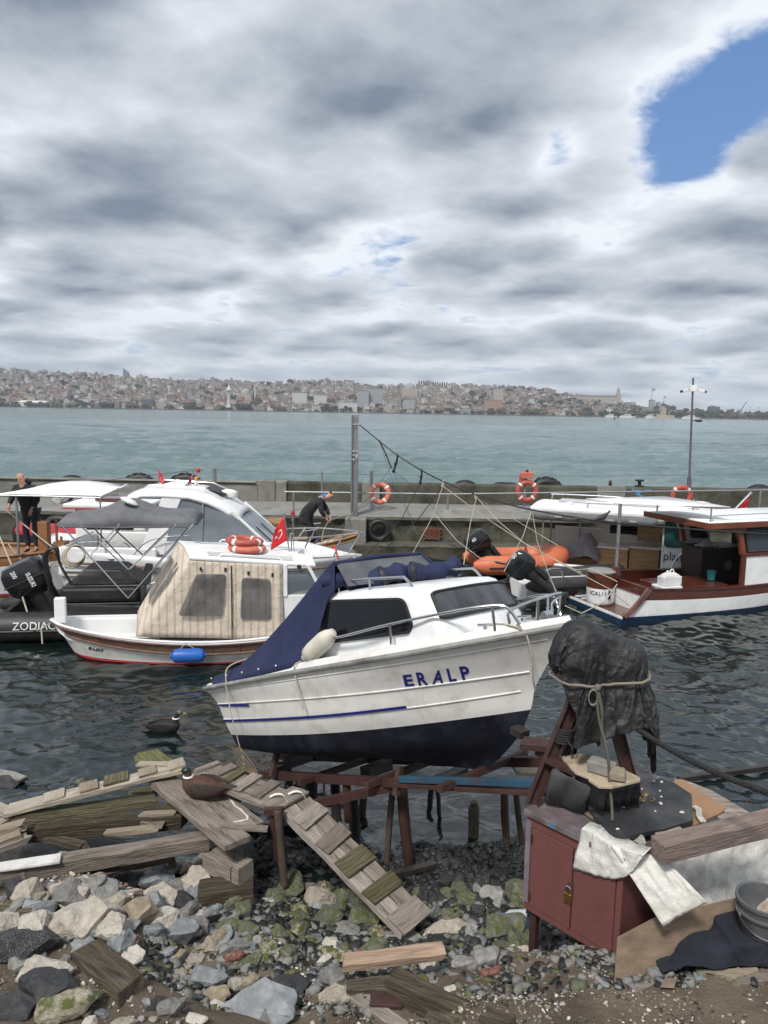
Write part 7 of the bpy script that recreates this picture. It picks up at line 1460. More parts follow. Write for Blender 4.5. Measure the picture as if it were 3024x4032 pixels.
for a, c, y, r_, m_ in (((893, 285), (858, 690), 6.85, .030, legm), ((942, 260), (992, 705), 6.80, .052, redsteel), ((1500, 283), (1527, 610), 7.12, .038, legm), ((1562, 283), (1612, 595), 7.17, .030, legm), ((675, 335), (695, 572), 7.19, .055, wetwood), ((580, 240), (598, 470), 7.4, .05, wetwood), ((1108, 255), (1085, 380), 7.9, .03, wetwood), ((1130, 262), (1160, 362), 7.6, .022, redsteel), ((450, 235), (455, 430), 7.7, .07, wetwood), ((735, 330), (722, 440), 7.7, .04, wetwood), ((640, 235), (655, 330), 7.0, .04, redsteel), ((330, 230), (338, 360), 8.2, .05, wetwood), ((520, 235), (522, 380), 7.9, .012, galv)):
    q = W(*r4(*c), y); leg(W(*r4(*a), y), q-Vector((0, 0, .25)), r_, m_)
one(MB().tube([W(*r4(1335, 590), 7.3)-Vector((0, 0, .2)), W(*r4(1335, 383), 7.3)], [.053, .056], 12).tube([W(*r4(1338, 384), 7.3), W(*r4(1338, 356), 7.3)], .036, 10).build('mooring_pile', mosswood), 'short mossy wooden pile standing alone in the water between cradle legs', 'pile')
b = MB(); b.bar(W(*r5(90, 850), 5.75), W(*r5(290, 870), 5.65), .16, .05); b.bar(W(*r5(190, 880), 5.7), W(*r5(290, 950), 5.6), .05, .11); b.bar(W(*r5(250, 930), 5.62), W(*r5(330, 900), 5.45), .06, .06); b.build('bow_stop', redsteel, cr, world=True, bevel=.004)
b = MB(); b.bar(W(*r5(40, 760), 5.95), W(*r5(110, 800), 5.85), .10, .06); b.build('bow_chock', wetwood, cr, world=True)
for k in range(3): p = W(*r4(1525+26*k, 150+4*k), 6.9); one(plank('plank', W(*r4(1545+34*k, 112+9*k), 7.0), W(*r4(1600+60*k, 200), 6.45), .10, .025, palewood), f'pale plank on the slipway beyond the bow, {("nearest the keel", "middle of three", "farthest right of three")[k]}', 'plank', 'pale planks beyond the bow')
b = MB()
for k in range(5): b.tube(smooth_pts([W(*r4(20+10*k, 60), 7.2), W(*r4(60+14*k, 160-8*k), 7.1), W(*r4(120+9*k, 200), 7.0), W(*r4(150-8*k, 240-10*k), 6.95), W(*r4(95+12*k, 215), 7.0)], 5), .007, 5)
one(b.build('tangled_rope', mat('brown_rope', (.12, .085, .05), .95, var=.3)), 'tangle of thin brown rope on the end of the red cradle rail', 'rope')
# ---------------------------------------------------------------- left landing: beams, planks and cleated gangways
WD = 'board of the landing stage'
def pl(a, za, c, zc, wd, h, m_, lab, name='plank', cat='plank', rag=.0, wear=.006, grp=None, **k):
    return one(plank(name, Z(*a, za), Z(*c, zc), wd, h, m_, ragged=rag, wear=wear, **k), lab, cat, grp)
def gangway(lab, a, c, wd, th, m_, cleats, name='gangway', m2=None, nb=2):
    """cleated gangway: boards side by side from a to c (world points, top centre line) with cross cleats (t, side shift, length, depth)"""
    a, c = Vector(a), Vector(c); t = thing(name, lab, 'gangway', M=Matrix.Translation((a.x, a.y, 0))); d = (c-a).normalized(); s_ = Vector((0, 0, 1)).cross(d).normalized(); n = d.cross(s_)
    for i in range(nb):
        o = s_*wd*((i+.5)/nb-.5); plank('board', a+o+n*random.uniform(-.006, .004), c+o+d*random.uniform(-.06, .03), wd/nb-random.uniform(.006, .02), th, m_, t, n, wear=.010, ragged=.02)
    for tt, sh, ln, dp in cleats:
        p = a+(c-a)*tt+s_*sh+n*.026; sk = random.uniform(-.09, .09); ln *= random.uniform(.88, 1.04); plank('cleat', p-s_*ln/2-d*sk*ln, p+s_*ln/2+d*sk*ln+n*random.uniform(0, .012), dp*random.uniform(.85, 1.1), .025, random.choice((m_,)*7+(mosswood,)), t, n, wear=.006, ragged=.010)
    return t
gangway('low pale gangway board with small cleats sloping up from the left bank', Z(20, 3184, .55), Z(735, 3008, .80), .20, .045, palewood, [(.26, .0, .16, .22), (.45, .0, .17, .16), (.60, .02, .17, .22), (.775, .02, .17, .17), (.94, .02, .18, .16)], nb=1)
pl(k2(1125, 215), .74, k2(1400, 215), .80, .09, .03, palewood, 'loose pale board laid across the top end of the low gangway')
pl(k2(100, 625), .50, k2(1285, 490), .52, .13, .10, mosswood, 'grooved greenish timber beam behind the rotten one', 'timber_beam', 'beam', rag=.05, wear=.012)
pl(k2(95, 583), .55, k2(450, 552), .57, .045, .022, mat('teal_painted_wood', (.02, .34, .27), .6, var=.2, dirt=(.2, .2, .15), da=.2), 'turquoise painted batten lying on the greenish beam', 'batten', 'batten')
pl(k2(170, 735), .40, k2(1475, 630), .44, .12, .13, rotwood, 'dark rotten timber beam in the middle of the landing', 'timber_beam', 'beam', rag=.08, wear=.03)
pl(k2(1160, 625), .455, k2(1440, 610), .47, .07, .03, palewood, 'pale splinter board on the rotten beam', 'batten', 'batten', rag=.04)
pl(k2(-60, 1075), .60, k2(1700, 800), .55, .15, .12, oldwood, 'long brown timber beam above the rubble', 'timber_beam', 'beam', wear=.010)
pl(k2(200, 1100), .48, k2(1400, 900), .44, .10, .12, rotwood, 'second dark beam under the long brown one', 'timber_beam', 'beam', wear=.02)
pl(k2(-40, 1065), .62, k2(495, 985), .618, .13, .018, mat('white_painted_board', (.55, .54, .52), .6, var=.1, dirt=(.2, .17, .12), da=.4), 'white painted board on the left end of the long beam', 'board', 'board')
pl(k2(-50, 1140), .50, k2(215, 1060), .56, .16, .14, oldwood, 'thick squared timber end at the left edge', 'timber_beam', 'beam', wear=.012, rag=.01)
for i, (a, c, lab) in enumerate((((-30, 760), (175, 700), 'broken grey stave topmost at the left edge'), ((-30, 840), (180, 770), 'broken stave second in the heap at the left edge'), ((-20, 890), (210, 800), 'broken stave lowest in the heap at the left edge'), ((-20, 700), (90, 640), 'short splintered stump standing at the left edge'))):
    pl(k2(*a), .50-.04*i, k2(*c), .52-.04*i, .11, .06, palewood if i != 2 else oldwood, lab, 'broken_stave', 'stave', rag=.06, wear=.02)
for a, za, c, zc, wd, h, m_, lab in (((560, 690), .30, (1000, 640), .36, .09, .05, mosswood, 'mossy broken board lying low between the rotten and the long beam'), ((330, 800), .30, (700, 880), .34, .08, .05, rotwood, 'short dark broken board behind the long brown beam'), ((700, 560), .36, (930, 600), .30, .07, .04, oldwood, 'tilted grey board fragment under the greenish beam'), ((1050, 640), .42, (1330, 720), .40, .10, .04, oldwood, 'loose grey board between the rotten beam and the duck plank'),
                             ((-20, 560), .50, (110, 610), .48, .10, .05, palewood, 'pale splintered plank end at the left shore'), ((840, 780), .36, (1240, 730), .42, .06, .04, palewood, 'thin pale strip of wood lying on the long brown beam')): pl(k2(*a), za, k2(*c), zc, wd, h, m_, lab, 'board', 'board', rag=.07, wear=.02)
for i, (a, c, wd, lab) in enumerate((((1200, 120), (1400, 260), .22, 'mossy yellow green plank reaching out over the water'), ((1130, 150), (1300, 280), .12, 'narrow mossy plank on the left of the yellow green one'))):
    pl(k2(*a), .58, k2(*c), .62, wd, .04, mat('yellow_mossy_plank', (.17, .165, .065), .9, var=.3, vs=2.5, stretch=(1, 14, 14), dirt=(.28, .25, .18), da=.35, bump=.7, bs=8, moss=.5), lab, rag=.05)
pl(k1(280, 330), .68, k1(905, 850), .68, .25, .055, oldwood, 'broad worn plank under the resting duck', wear=.006)
pl(k1(520, 345), .665, k1(1010, 735), .665, .27, .045, oldwood, 'broad worn plank right of the duck with white droppings', wear=.006)
pl(k1(765, 725), .70, k1(1150, 742), .70, .06, .03, oldwood, 'thin batten across the ends of the duck planks', 'batten', 'batten')
b = MB()
for (x0, y0, x1, y1) in ((820, 490, 880, 560), (880, 560, 960, 620), (960, 620, 985, 670), (985, 670, 860, 695), (640, 590, 730, 630), (720, 770, 830, 810)):
    p, q = Z(*k1(x0, y0), .676), Z(*k1(x1, y1), .676); b.tube([p, p.lerp(q, .5)+Vector((.01, .005, 0)), q], [.007, .012, .006], 6)
for v in b.v: v.z = .667+(v.z-.676)*.25+.002
one(b.build('bird_droppings', mat('droppings', (.55, .54, .50), .8, var=.2)), 'trail of white bird droppings on the worn planks beside the duck', 'droppings')
pl(r1(1245, 665), .42, r1(1460, 760), .44, .18, .17, oldwood, 'thick squared timber with bent nails in its end', 'timber_beam', 'beam', wear=.008)
b = MB()
for x, y in ((1390, 690), (1455, 680), (1370, 790)): p = Z(*r1(x, y), .5); b.tube(smooth_pts([p+Vector((0, 0, -.12)), p, p+Vector((.02, -.01, .03))], 4), .0045, 5)
one(b.build('bent_nails', redsteel), 'bent rusty nails sticking out of the thick squared timber', 'nails')
pl(r1(1170, 900), .28, r1(1500, 850), .30, .22, .16, rotwood, 'layered rotten timber at the corner above the weedy stones', 'timber_beam', 'beam', rag=.03, wear=.025)
pl(k1(345, 860), .42, k1(375, 1060), .30, .06, .05, rotwood, 'short upright post under the long brown beam', 'post', 'post')
pl(r1(780, 320), .40, r1(930, 310), .42, .10, .08, mosswood, 'mossy stub beam behind the greenish beam', 'timber_beam', 'beam', rag=.03)
pl(k2(1330, 560), .46, k2(1450, 570), .46, .10, .09, mosswood, 'greenish timber stub under the duck plank', 'timber_beam', 'beam')
L0, L1 = Z(*k1(600, 262), .80), Z(*k1(1350, 545), .80)
gangway('upper gangway of grey boards with cleats right of the duck', L0, L1, .34, .05, oldwood, [(.04, .05, .30, .06), (.20, .03, .34, .11), (.34, .03, .34, .10), (.50, .03, .36, .13), (.70, .04, .36, .11), (.93, .0, .42, .20)])
G0, G1 = (Z(*k1(1215, 560), .80)+Z(*k1(1515, 490), .80))/2, (Z(*r3(950, 385), .24)+Z(*r3(1115, 300), .24))/2
gw = gangway('long cleated gangway sloping down to the shingle under the bow of the ERALP boat', G0, G1, .36, .06, oldwood, [(.14, .0, .36, .16), (.34, .0, .36, .14), (.52, .0, .36, .16), (.73, .0, .36, .14), (.93, .0, .37, .22)])
for i, lab in enumerate(('left white bent metal hook on the gangway corner', 'right white bent metal hook on the gangway corner')):
    c = Z(*k1(1240+150*i, 510-22*i), .84); b = MB(); P = smooth_pts([c+Vector(q) for q in ((-.09, .03, .0), (-.03, .035, .025), (.03, .02, .025), (.08, -.05, .0))], 4); b.loft([[p+Vector((0, .012, 0)), p+Vector((.008, -.012, 0)), p+Vector((.008, -.012, .006)), p+Vector((0, .012, .006))] for p in P]); one(b.build('metal_hook', whitep), lab, 'hook', 'white hooks on the gangway corner')
for (a, c, y, r_, m_, lab) in (((1185, 600), (1240, 1045), 6.3, .034, redsteel, 'left red steel pile with pointed foot under the gangway corner'), ((1232, 605), (1285, 1210), 6.22, .036, redsteel, 'right stained pile under the gangway corner, reaching the stones')):
    p, q = W(*k1(*a), y), W(*k1(*c), y); b = MB(); b.tube([p, p.lerp(q, .85), q], [r_, r_, r_*.45 if 'pointed' in lab else r_], 9); one(b.build('support_pile', m_ if 'pointed' in lab else legm), lab, 'pile', 'piles under the gangway corner')
b = MB(); b.bar(W(*k1(1130, 612), 6.28), W(*k1(1270, 602), 6.24), .06, .05); one(b.build('pile_cap', redsteel), 'red steel cap plate joining the two piles', 'plate')
pl(r4(870, 745), .06, r4(1125, 680), .08, .07, .05, wetwood, 'dark wet board floating at the foot of the cradle leg')
for (a, s_, k, lab) in (((80, 285), .30, 'grey', 'squared grey concrete lump in the water at the left edge'), ((20, 370), .22, 'black', 'black wet rock below the concrete lump at the left edge'), ((690, 385), .17, 'green', 'dark pointed rock showing behind the low gangway'), ((640, 400), .10, 'black', 'small black rock in the water behind the low gangway')):
    p = Z(*k2(*a), .05); rock((p.x, p.y, .03), s_, k, lab, None, 1, (1, .7, .55))
# ---------------------------------------------------------------- winch stand: red cabinet
CA, CB_, cu, cv_ = Vector((1.07, 5.12, 0)), Vector((1.57, 4.57, 0)), Vector((.673, -.740, 0)), Vector((.740, .673, 0))
CMx = Matrix(((cu.x, cv_.x, 0, CA.x), (cu.y, cv_.y, 0, CA.y), (0, 0, 1, 0), (0, 0, 0, 1)))        # local x along the doors, y into the cabinet
cbt = thing('steel_cabinet', 'red oxide painted steel cabinet with two doors and padlock on legs', 'cabinet', M=CMx); LW = .743
b = MB(); b.bx(0, LW, .03, 1.15, .74, .78); b.bx(0, .03, .03, 1.15, .78, 1.46); b.bx(LW-.03, LW, .03, 1.15, .78, 1.46); b.bx(.03, LW-.03, 1.11, 1.15, .78, 1.46); b.build('body', redox, cbt)
b = MB(); b.bx(-.01, LW+.01, 0, .035, 1.38, 1.46); b.bx(-.01, .035, 0, .035, .74, 1.38); b.bx(LW-.03, LW+.01, 0, .035, .74, 1.38); b.bx(.035, LW-.03, 0, .035, .74, .785); b.build('frame', redox, cbt, bevel=.003)
for x0, x1 in ((.040, .385), (.392, .708)):
    b = MB(); b.bx(x0, x1, -.006, .012, .79, 1.375); b.build('door', redox, cbt, bevel=.003)
b = MB(); b.bx(.366, .386, -.014, -.006, .79, 1.375); b.build('door_edge', redox, cbt)
b = MB(); b.bx(-.03, LW+.03, -.025, 1.2, 1.46, 1.50); b.build('top', mat('grey_purple_top', (.12, .095, .10), .6, var=.3, vs=5, dirt=(.28, .26, .26), da=.45, ds=4, bump=.2, bs=12), cbt, bevel=.004)
b = MB(); b.bx(-.012, .03, -.010, .0, .80, 1.42); b.build('pale_edge_strip', mat('greyed_purple_paint', (.15, .12, .14), .6, var=.2, dirt=(.35, .33, .33), da=.3), cbt)
for x, y in ((.05, .06), (LW-.05, .06), (.05, 1.08), (LW-.05, 1.08)):
    wp_ = CMx @ Vector((x, y, 0)); b = MB(); b.bx(x-.025, x+.025, y-.025, y+.025, float(gz(wp_.x, wp_.y))-.1, .74); b.build('leg', redsteel, cbt)
b = MB(); b.bx(.34, .40, -.030, -.014, .985, 1.055); pd = b.build('padlock', brass, cbt, bevel=.004); b = MB(); b.tube(smooth_pts([(.35, -.022, 1.05), (.35, -.022, 1.09), (.37, -.022, 1.105), (.39, -.022, 1.09), (.39, -.022, 1.05)], 4), .006, 6); b.build('shackle', steel, pd)
b = MB(); b.bx(.36, .40, -.02, -.006, 1.06, 1.13); b.build('hasp', redsteel, cbt, bevel=.003)
b = MB(); b.bx(.20, .24, -.026, -.024, 1.465, 1.497); b.build('blue_tape', mat('blue_tape', (.04, .16, .26), .5), cbt)
for x in (.045,):
    for z_ in (.86, 1.30): b = MB(); b.tube([(x, -.01, z_-.03), (x, -.01, z_+.03)], .008, 6); b.build('hinge', redsteel, cbt)
b = MB(); b.bx(-.06, -.012, .1, .22, .62, .72); b.bx(-.05, -.02, .1, .2, .5, .62); b.build('blue_block', bluep, cbt)
# tripod and tarpaulin
tp = thing('winch_tripod', 'dark red steel tripod of the winch standing on the cabinet', 'tripod', (1.5, 5.3, 1.5))
for p, q, m_ in (((1.10, 5.20, 1.50), (1.42, 5.22, 2.42), redsteel), ((1.86, 5.15, 1.50), (1.58, 5.22, 2.42), redsteel), ((1.44, 5.62, 1.50), (1.46, 5.34, 2.42), black)):
    b = MB(); M_ = along(p, q, (0, 1, 0)); ln = (Vector(q)-Vector(p)).length; b.bx(0, ln, -.045, .045, -.012, .012, M_); b.bx(0, ln, .035, .045, -.05, -.0121, M_); b.bx(0, ln, -.045, -.035, -.05, -.0121, M_); b.build('leg', m_, tp, world=True, bevel=.002)
b = MB(); b.bx(1.28, 1.75, 5.05, 5.45, 2.40, 2.46); b.lathe([(.02, -.22), (.13, -.2), (.13, -.16), (.07, -.15), (.07, .15), (.13, .16), (.13, .2), (.02, .22)], Matrix.Translation((1.5, 5.25, 2.6)) @ Matrix.Rotation(PI/2, 4, 'Y'), 14); b.build('winch_drum', redsteel, tp, world=True)
b = MB(); b.bar((1.19, 5.17, 1.86), (1.47, 4.98, 1.80), .075, .03); b.build('bracket', redsteel, tp, world=True)
b = MB()
for k in range(6): b.torus(Matrix.Translation((1.30+.004*k, 5.2, 2.0+.018*k)) @ Matrix.Rotation(.2, 4, 'X'), .062, .009, 14, 5)
b.tube(smooth_pts([(1.30, 5.15, 2.05), (1.36, 5.1, 1.98), (1.42, 5.3, 2.03), (1.36, 5.15, 1.90), (1.45, 5.4, 1.93), (1.33, 5.2, 1.85)], 5), .008, 5); b.build('black_lashing', ropek, tp, world=True)
tb = thing('black_tarpaulin', 'worn black tarpaulin wrapped and tied over the winch on the tripod', 'tarpaulin', (1.5, 5.2, 2.1))
col = [MB().ball((1.40, 5.20, 2.66), (.17, .17, .21), 16).build('proxy', black), MB().ball((1.74, 5.20, 2.60), (.12, .13, .13), 16).build('proxy', black), MB().bx(1.26, 1.78, 5.06, 5.36, 2.36, 2.52).build('proxy', black), MB().bx(1.20, 1.90, 5.02, 5.40, 2.22, 2.28).build('proxy', black),
       MB().tube([(1.24, 5.2, 1.9), (1.40, 5.2, 2.42)], .07, 8).build('proxy', black), MB().tube([(1.78, 5.2, 1.9), (1.62, 5.2, 2.42)], .07, 8).build('proxy', black)]
tm = drape('cover', 96, 80, 1.50, 1.20, Matrix.Translation((1.60, 5.19, 2.95)) @ Matrix.Rotation(.40, 4, 'Z'), col, 52, tarpk, .35)
for v in tm.vertices:                    # the lashing draws the folds in
    c_ = v.co; k = .10*math.exp(-((c_.z-2.49)/.07)**2); c_.x += (1.52-c_.x)*k; c_.y += (5.2-c_.y)*k
settled('cover', tm, tb)
tv = [v.co+Vector((1.5, 5.2, 2.1)) for v in tm.vertices]; rp = []
for k in range(28):
    an = 2*PI*k/28; zr = 2.47+.05*max(0, math.cos(an-.3)); r_ = max([(q.x-1.52)*math.cos(an)+(q.y-5.2)*math.sin(an) for q in tv if abs(q.z-zr) < .05 and abs(math.atan2(math.sin(math.atan2(q.y-5.2, q.x-1.52)-an), math.cos(math.atan2(q.y-5.2, q.x-1.52)-an))) < .22] or [.2])
    rp.append(Vector((1.52+(r_+.006)*math.cos(an), 5.2+(r_+.006)*math.sin(an), zr)))
kn = min(rp, key=lambda q: q.y+abs(q.x-1.5)); b = MB(); b.tube(rp, .010, 6, closed=True); b.ball(kn+Vector((0, -.01, 0)), .024, 8)
b.torus(Matrix.Translation(kn+Vector((-.03, -.015, -.07))) @ Matrix.Rotation(PI/2, 4, 'X') @ Matrix.Scale(.55, 4, (1, 0, 0)), .055, .009, 18, 6); one(b.build('lashing_rope', mat('dirty_rope', (.17, .155, .12), .95, var=.3)), 'dirty rope tied round the black tarpaulin with a loop', 'rope')
b = MB(); b.tube(smooth_pts([kn, kn+Vector((.01, -.03, -.2)), (1.53, min(4.87, kn.y), 2.05), (1.545, 4.84, 1.85), (1.555, 4.80, 1.72), (1.56, 4.78, 1.62)], 5), .010, 6); b.tube(smooth_pts([kn, kn+Vector((.03, -.03, -.16)), kn+Vector((.04, -.03, -.34)), kn+Vector((.045, -.03, -.42))], 4), .010, 6); one(b.build('hanging_rope', mat('dark_dirty_rope', (.085, .08, .065), .95, var=.3)), 'dark rope hanging from the tarpaulin down to the black sheet', 'rope')
p0, p1 = W(*r5(800, 745), 5.05), W(3090, 3140, 4.15); d = p1-p0; b = MB(); sd_ = d.cross(Vector((0, 0, 1))).normalized(); u2 = sd_.cross(d).normalized()
for ph in (0, PI*2/3, PI*4/3): b.tube([p0+d*t-Vector((0, 0, .05*4*t*(1-t)))+(sd_*math.cos(t*130+ph)+u2*math.sin(t*130+ph))*.010 for t in np.linspace(0, 1, 220)], .0115, 5)
one(b.build('winch_rope', ropek), 'thick black twisted rope running from the tarpaulin out to the right', 'rope')
# boards, blocks and cloths on the stand
def plate(name, pts, z, th, m_, lab, cat, fn=r5, tilt=None, bevel=.003):
    P = [Z(*fn(x, y), z if not callable(z) else z(x, y)) for x, y in pts]; b = MB(); poly_plate(b, P, (0, 0, 1), -th); return one(b.build(name, m_, bevel=bevel), lab, cat)
plate('plywood_sheet', [(335, 935), (490, 915), (560, 930), (840, 1068), (845, 1085), (665, 1128), (580, 1125), (515, 1080), (520, 1070), (430, 1035)], 1.86, .02, plyp, 'pale stained plywood sheet under the two blocks at the tripod', 'board')
b = MB(); P = [];
edge = [Z(*r5(x, y), 1.838) for x, y in ((430, 1035), (520, 1078), (580, 1127), (665, 1130), (760, 1108), (845, 1087))]
ee = smooth_pts(edge, 6)
for i, p in enumerate(ee): P.append([p+Vector((.012*math.sin(i*1.3)*v, -.015*math.cos(i*1.7)*v+.05*v, -.20*v)) for v in (0, .3, .6, 1)])
b.grid(P); one(b.build('black_skirt', black, solid=.006), 'black pleated rubber skirt hanging under the plywood sheet', 'cloth')
b = MB(); P = []; ed = smooth_pts([W(*r5(285, 1015), 5.06), W(*r5(400, 1070), 4.98), W(*r5(520, 1130), 4.92), W(*r5(545, 1180), 4.90)], 5); eb_ = smooth_pts([Z(*r5(240, 1240), 1.52), Z(*r5(330, 1260), 1.51), Z(*r5(470, 1300), 1.51), Z(*r5(515, 1270), 1.51)], 5)
for i, (p, q) in enumerate(zip(ed, eb_)): P.append([p.lerp(q, v)+Vector((-.02, -.03, 0))*math.sin(v*PI)*(1+.8*math.sin(i*.9))+Vector((0, -.008*math.sin(i*1.9), 0)) for v in np.linspace(0, 1, 8)])
b.grid(P); one(b.build('hanging_cloth', mat('faded_black_cloth', (.045, .045, .047), .9, var=.3, vs=5, dirt=(.10, .10, .095), da=.3, bump=.3, bs=20), solid=.006), 'faded charcoal cloth hanging from the red bracket onto the cabinet top', 'cloth')
def block(name, a, c, top, wd, h, m_, lab, cat): p, q = Z(*a, top), Z(*c, top); M_ = along(p, q); ln = (q-p).length; b = MB(); b.bx(0, ln, -wd/2, wd/2, -h, 0, M_, jit=.006); return one(b.build(name, m_, bevel=.012), lab, cat)
block('concrete_block', r5(520, 940), r5(680, 985), 1.95, .115, .085, mat('grey_block', (.21, .21, .19), .95, var=.2, vs=8, bump=.5, bs=20), 'grey concrete block on the pale plywood sheet', 'block')
block('stone_block', r5(645, 1010), r5(752, 1028), 1.935, .105, .07, mat('brown_block', (.24, .20, .15), .95, var=.25, vs=8, bump=.7, bs=18), 'short brown stone block at the end of the concrete block', 'block')
plate('black_sheet', [(540, 318), (700, 232), (800, 180), (972, 98), (1060, 130), (1172, 205), (1182, 370), (1000, 425), (900, 440), (790, 465), (690, 455), (640, 425), (560, 350)], 1.60, .035, mat('black_plastic_sheet', (.022, .023, .025), .55, var=.5, vs=4, dirt=(.11, .11, .11), da=.3, ds=5, bump=.5, bs=9), 'thick black plastic sheet with shells lying on the cabinet', 'sheet', r6)
for i, (x, y) in enumerate(((930, 125), (980, 128), (855, 172), (970, 185), (978, 222), (975, 265), (700, 428), (735, 288), (940, 315), (1110, 322), (880, 215), (820, 270))):
    p = Z(*r6(x, y), 1.602); b = MB(); s_ = random.uniform(.010, .019); b.lathe([(s_, 0), (s_*.8, s_*.35), (s_*.3, s_*.55), (.001, s_*.6)], Matrix.Translation(p) @ Matrix.Rotation(random.random()*6, 4, 'Z') @ Matrix.Scale(.65, 4, (1, 0, 0)), 10); one(b.build('seashell', RM['white']), 'small white shell lying on the black plastic sheet', 'shell', 'shells on the black plastic sheet')
b = MB(); rr = random.Random(4)
for _ in range(60):
    p = Z(*r6(rr.gauss(800, 55), rr.gauss(232, 28)), 1.602); s_ = rr.uniform(.006, .016); b.bx(-s_, s_, -s_*.5, s_*.5, 0, s_*.5, Matrix.Translation(p) @ Matrix.Rotation(rr.random()*6, 4, 'Z') @ Matrix.Rotation(rr.uniform(-.5, .5), 4, 'X'))
tag(b.build('leaf_litter', mat('dry_litter', (.12, .09, .05), .95, var=.5, vs=30)), 'brown dry leaf crumbs scattered on the black plastic sheet', 'litter', kind='stuff')
plate('hardboard', [(1065, 108), (1110, 108), (1385, 285), (1380, 305), (1350, 325), (1190, 400), (1085, 410), (1000, 260)], 1.545, .015, mat('brown_hardboard', (.27, .155, .085), .7, var=.15, vs=3, dirt=(.16, .10, .06), da=.3), 'brown hardboard with rounded corner behind the black sheet', 'board', r6)
plate('grey_board', [(1120, 110), (1300, 180), (1540, 320), (1400, 380), (1250, 300)], 1.525, .015, oldwood, 'grey weathered board under the brown hardboard', 'board', r6)
plate('backing_board', [(480, 310), (560, 300), (800, 490), (760, 520), (700, 480)], 1.535, .02, ply, 'thin dark board edge sticking out under the black sheet', 'board', r6)
one(plank('timber_beam', Z(*r6(955, 505), 1.665), Z(*r6(1720, 325), 1.70), .135, .12, mat('purple_brown_beam', (.20, .15, .13), .85, var=.35, vs=2.5, stretch=(1, 10, 10), dirt=(.085, .055, .05), da=.5, ds=3, bump=.5, bs=8), wear=.006), 'heavy purple brown timber beam weighing down the white tarpaulin', 'beam')
one(plank('batten', Z(*r6(935, 450), 1.58), Z(*r6(1090, 410), 1.58), .07, .02, palewood), 'short pale board stub behind the heavy beam', 'batten'); one(plank('batten', Z(*r6(1520, 470), 1.56), Z(*r6(1720, 425), 1.56), .07, .03, redsteel), 'thin red brown batten under the far end of the heavy beam', 'batten')
p = Z(*r6(840, 495), 1.56); rock((p.x, p.y, 1.555), .055, 'pale', 'small pale stone wedged beside the heavy beam', None, 3, (1, .8, .8))
for k in range(2): b = MB(); b.tube(smooth_pts([Z(*r6(1175+18*k, 285), 1.57), Z(*r6(1205+20*k, 305), 1.58), Z(*r6(1212+18*k, 345), 1.58), Z(*r6(1240+20*k, 385), 1.56)], 6), .011, 7); one(b.build('white_rope_end', mat('white_rope', (.55, .52, .46), .9, var=.25, vs=60, bump=.8, bs=90)), ('left' if k == 0 else 'right')+' strand of white rope beside the black sheet', 'rope', 'white rope strands')
b = MB(); p = Z(*r6(560, 270), 1.53); b.bx(-.035, .035, -.008, .008, 0, .085, Matrix.Translation(p) @ Matrix.Rotation(-.7, 4, 'Z') @ Matrix.Rotation(-.15, 4, 'X')); one(b.build('wood_offcut', mat('rusty_plate', (.16, .12, .09), .7, var=.5, vs=12)), 'small upright offcut leaning at the edge of the black skirt', 'offcut')
# white tarpaulin hung over the cabinet corner
n1, n2, n3 = Vector((-.740, -.673, 0)), Vector((.55, -.80, .22)), Vector((-.12, -.95, .30))
oA, oB = CA+n1*.03+Vector((0, 0, 1.2)), CB_+Vector((.04, -.05, 1.2)); oC = CB_+Vector((-.02, -.09, 1.25))
def tgrid(top, bot, o, n, rows=14, cols_=22, amp=.02, seed=0, push=0):
    T_ = smooth_pts([onplane(*r6(*q), o, n) for q in top], 8); B_ = smooth_pts([onplane(*r6(*q), o, n) for q in bot], 8); P = []
    def samp(L_, t): k = t*(len(L_)-1); i = min(int(k), len(L_)-2); return L_[i].lerp(L_[i+1], k-i)
    for i in range(rows+1):
        v = i/rows; P.append([samp(T_, j/cols_).lerp(samp(B_, j/cols_), v)+Vector(n)*(push*math.sin(v*PI)+amp*(noise.noise(Vector((j*.42+seed, v*2.2, seed)))*1.2+.6*noise.noise(Vector((j*.9, v*6, seed+4))))) for j in range(cols_+1)])
    return P
tw = thing('white_tarpaulin', 'dirty white woven tarpaulin hanging over the corner and side of the red cabinet', 'tarpaulin', (1.7, 4.5, 1.2))
b = MB(); P = tgrid([(470, 425), (560, 470), (650, 525), (800, 580), (860, 600)], [(415, 685), (530, 718), (640, 748), (745, 735), (800, 690)], oA, n1, amp=.02, seed=1)
P = [[p+Vector((.05, .045, .0))*1.6+Vector((0, 0, .012)) for p in P[0]]]+P; b.grid(P); b.build('front_fall', tarpw, tw, world=True, solid=.003)
b = MB(); b.grid(tgrid([(650, 525), (800, 575), (930, 590), (1000, 612)], [(990, 1050), (1090, 985), (1190, 940), (1272, 898)], oC, n3, 22, 16, .02, 3, .03)); b.build('corner_flap', tarpw, tw, world=True, solid=.003)
b = MB(); P = tgrid([(985, 600), (1200, 560), (1450, 490), (1740, 440)], [(1110, 960), (1290, 935), (1470, 880), (1740, 770)], oB, n2, 18, 32, .032, 6); P = [[p+Vector((-.03, .12, .02)) for p in P[0]]]+P; b.grid(P); b.build('side_fall', tarpw, tw, world=True, solid=.003)
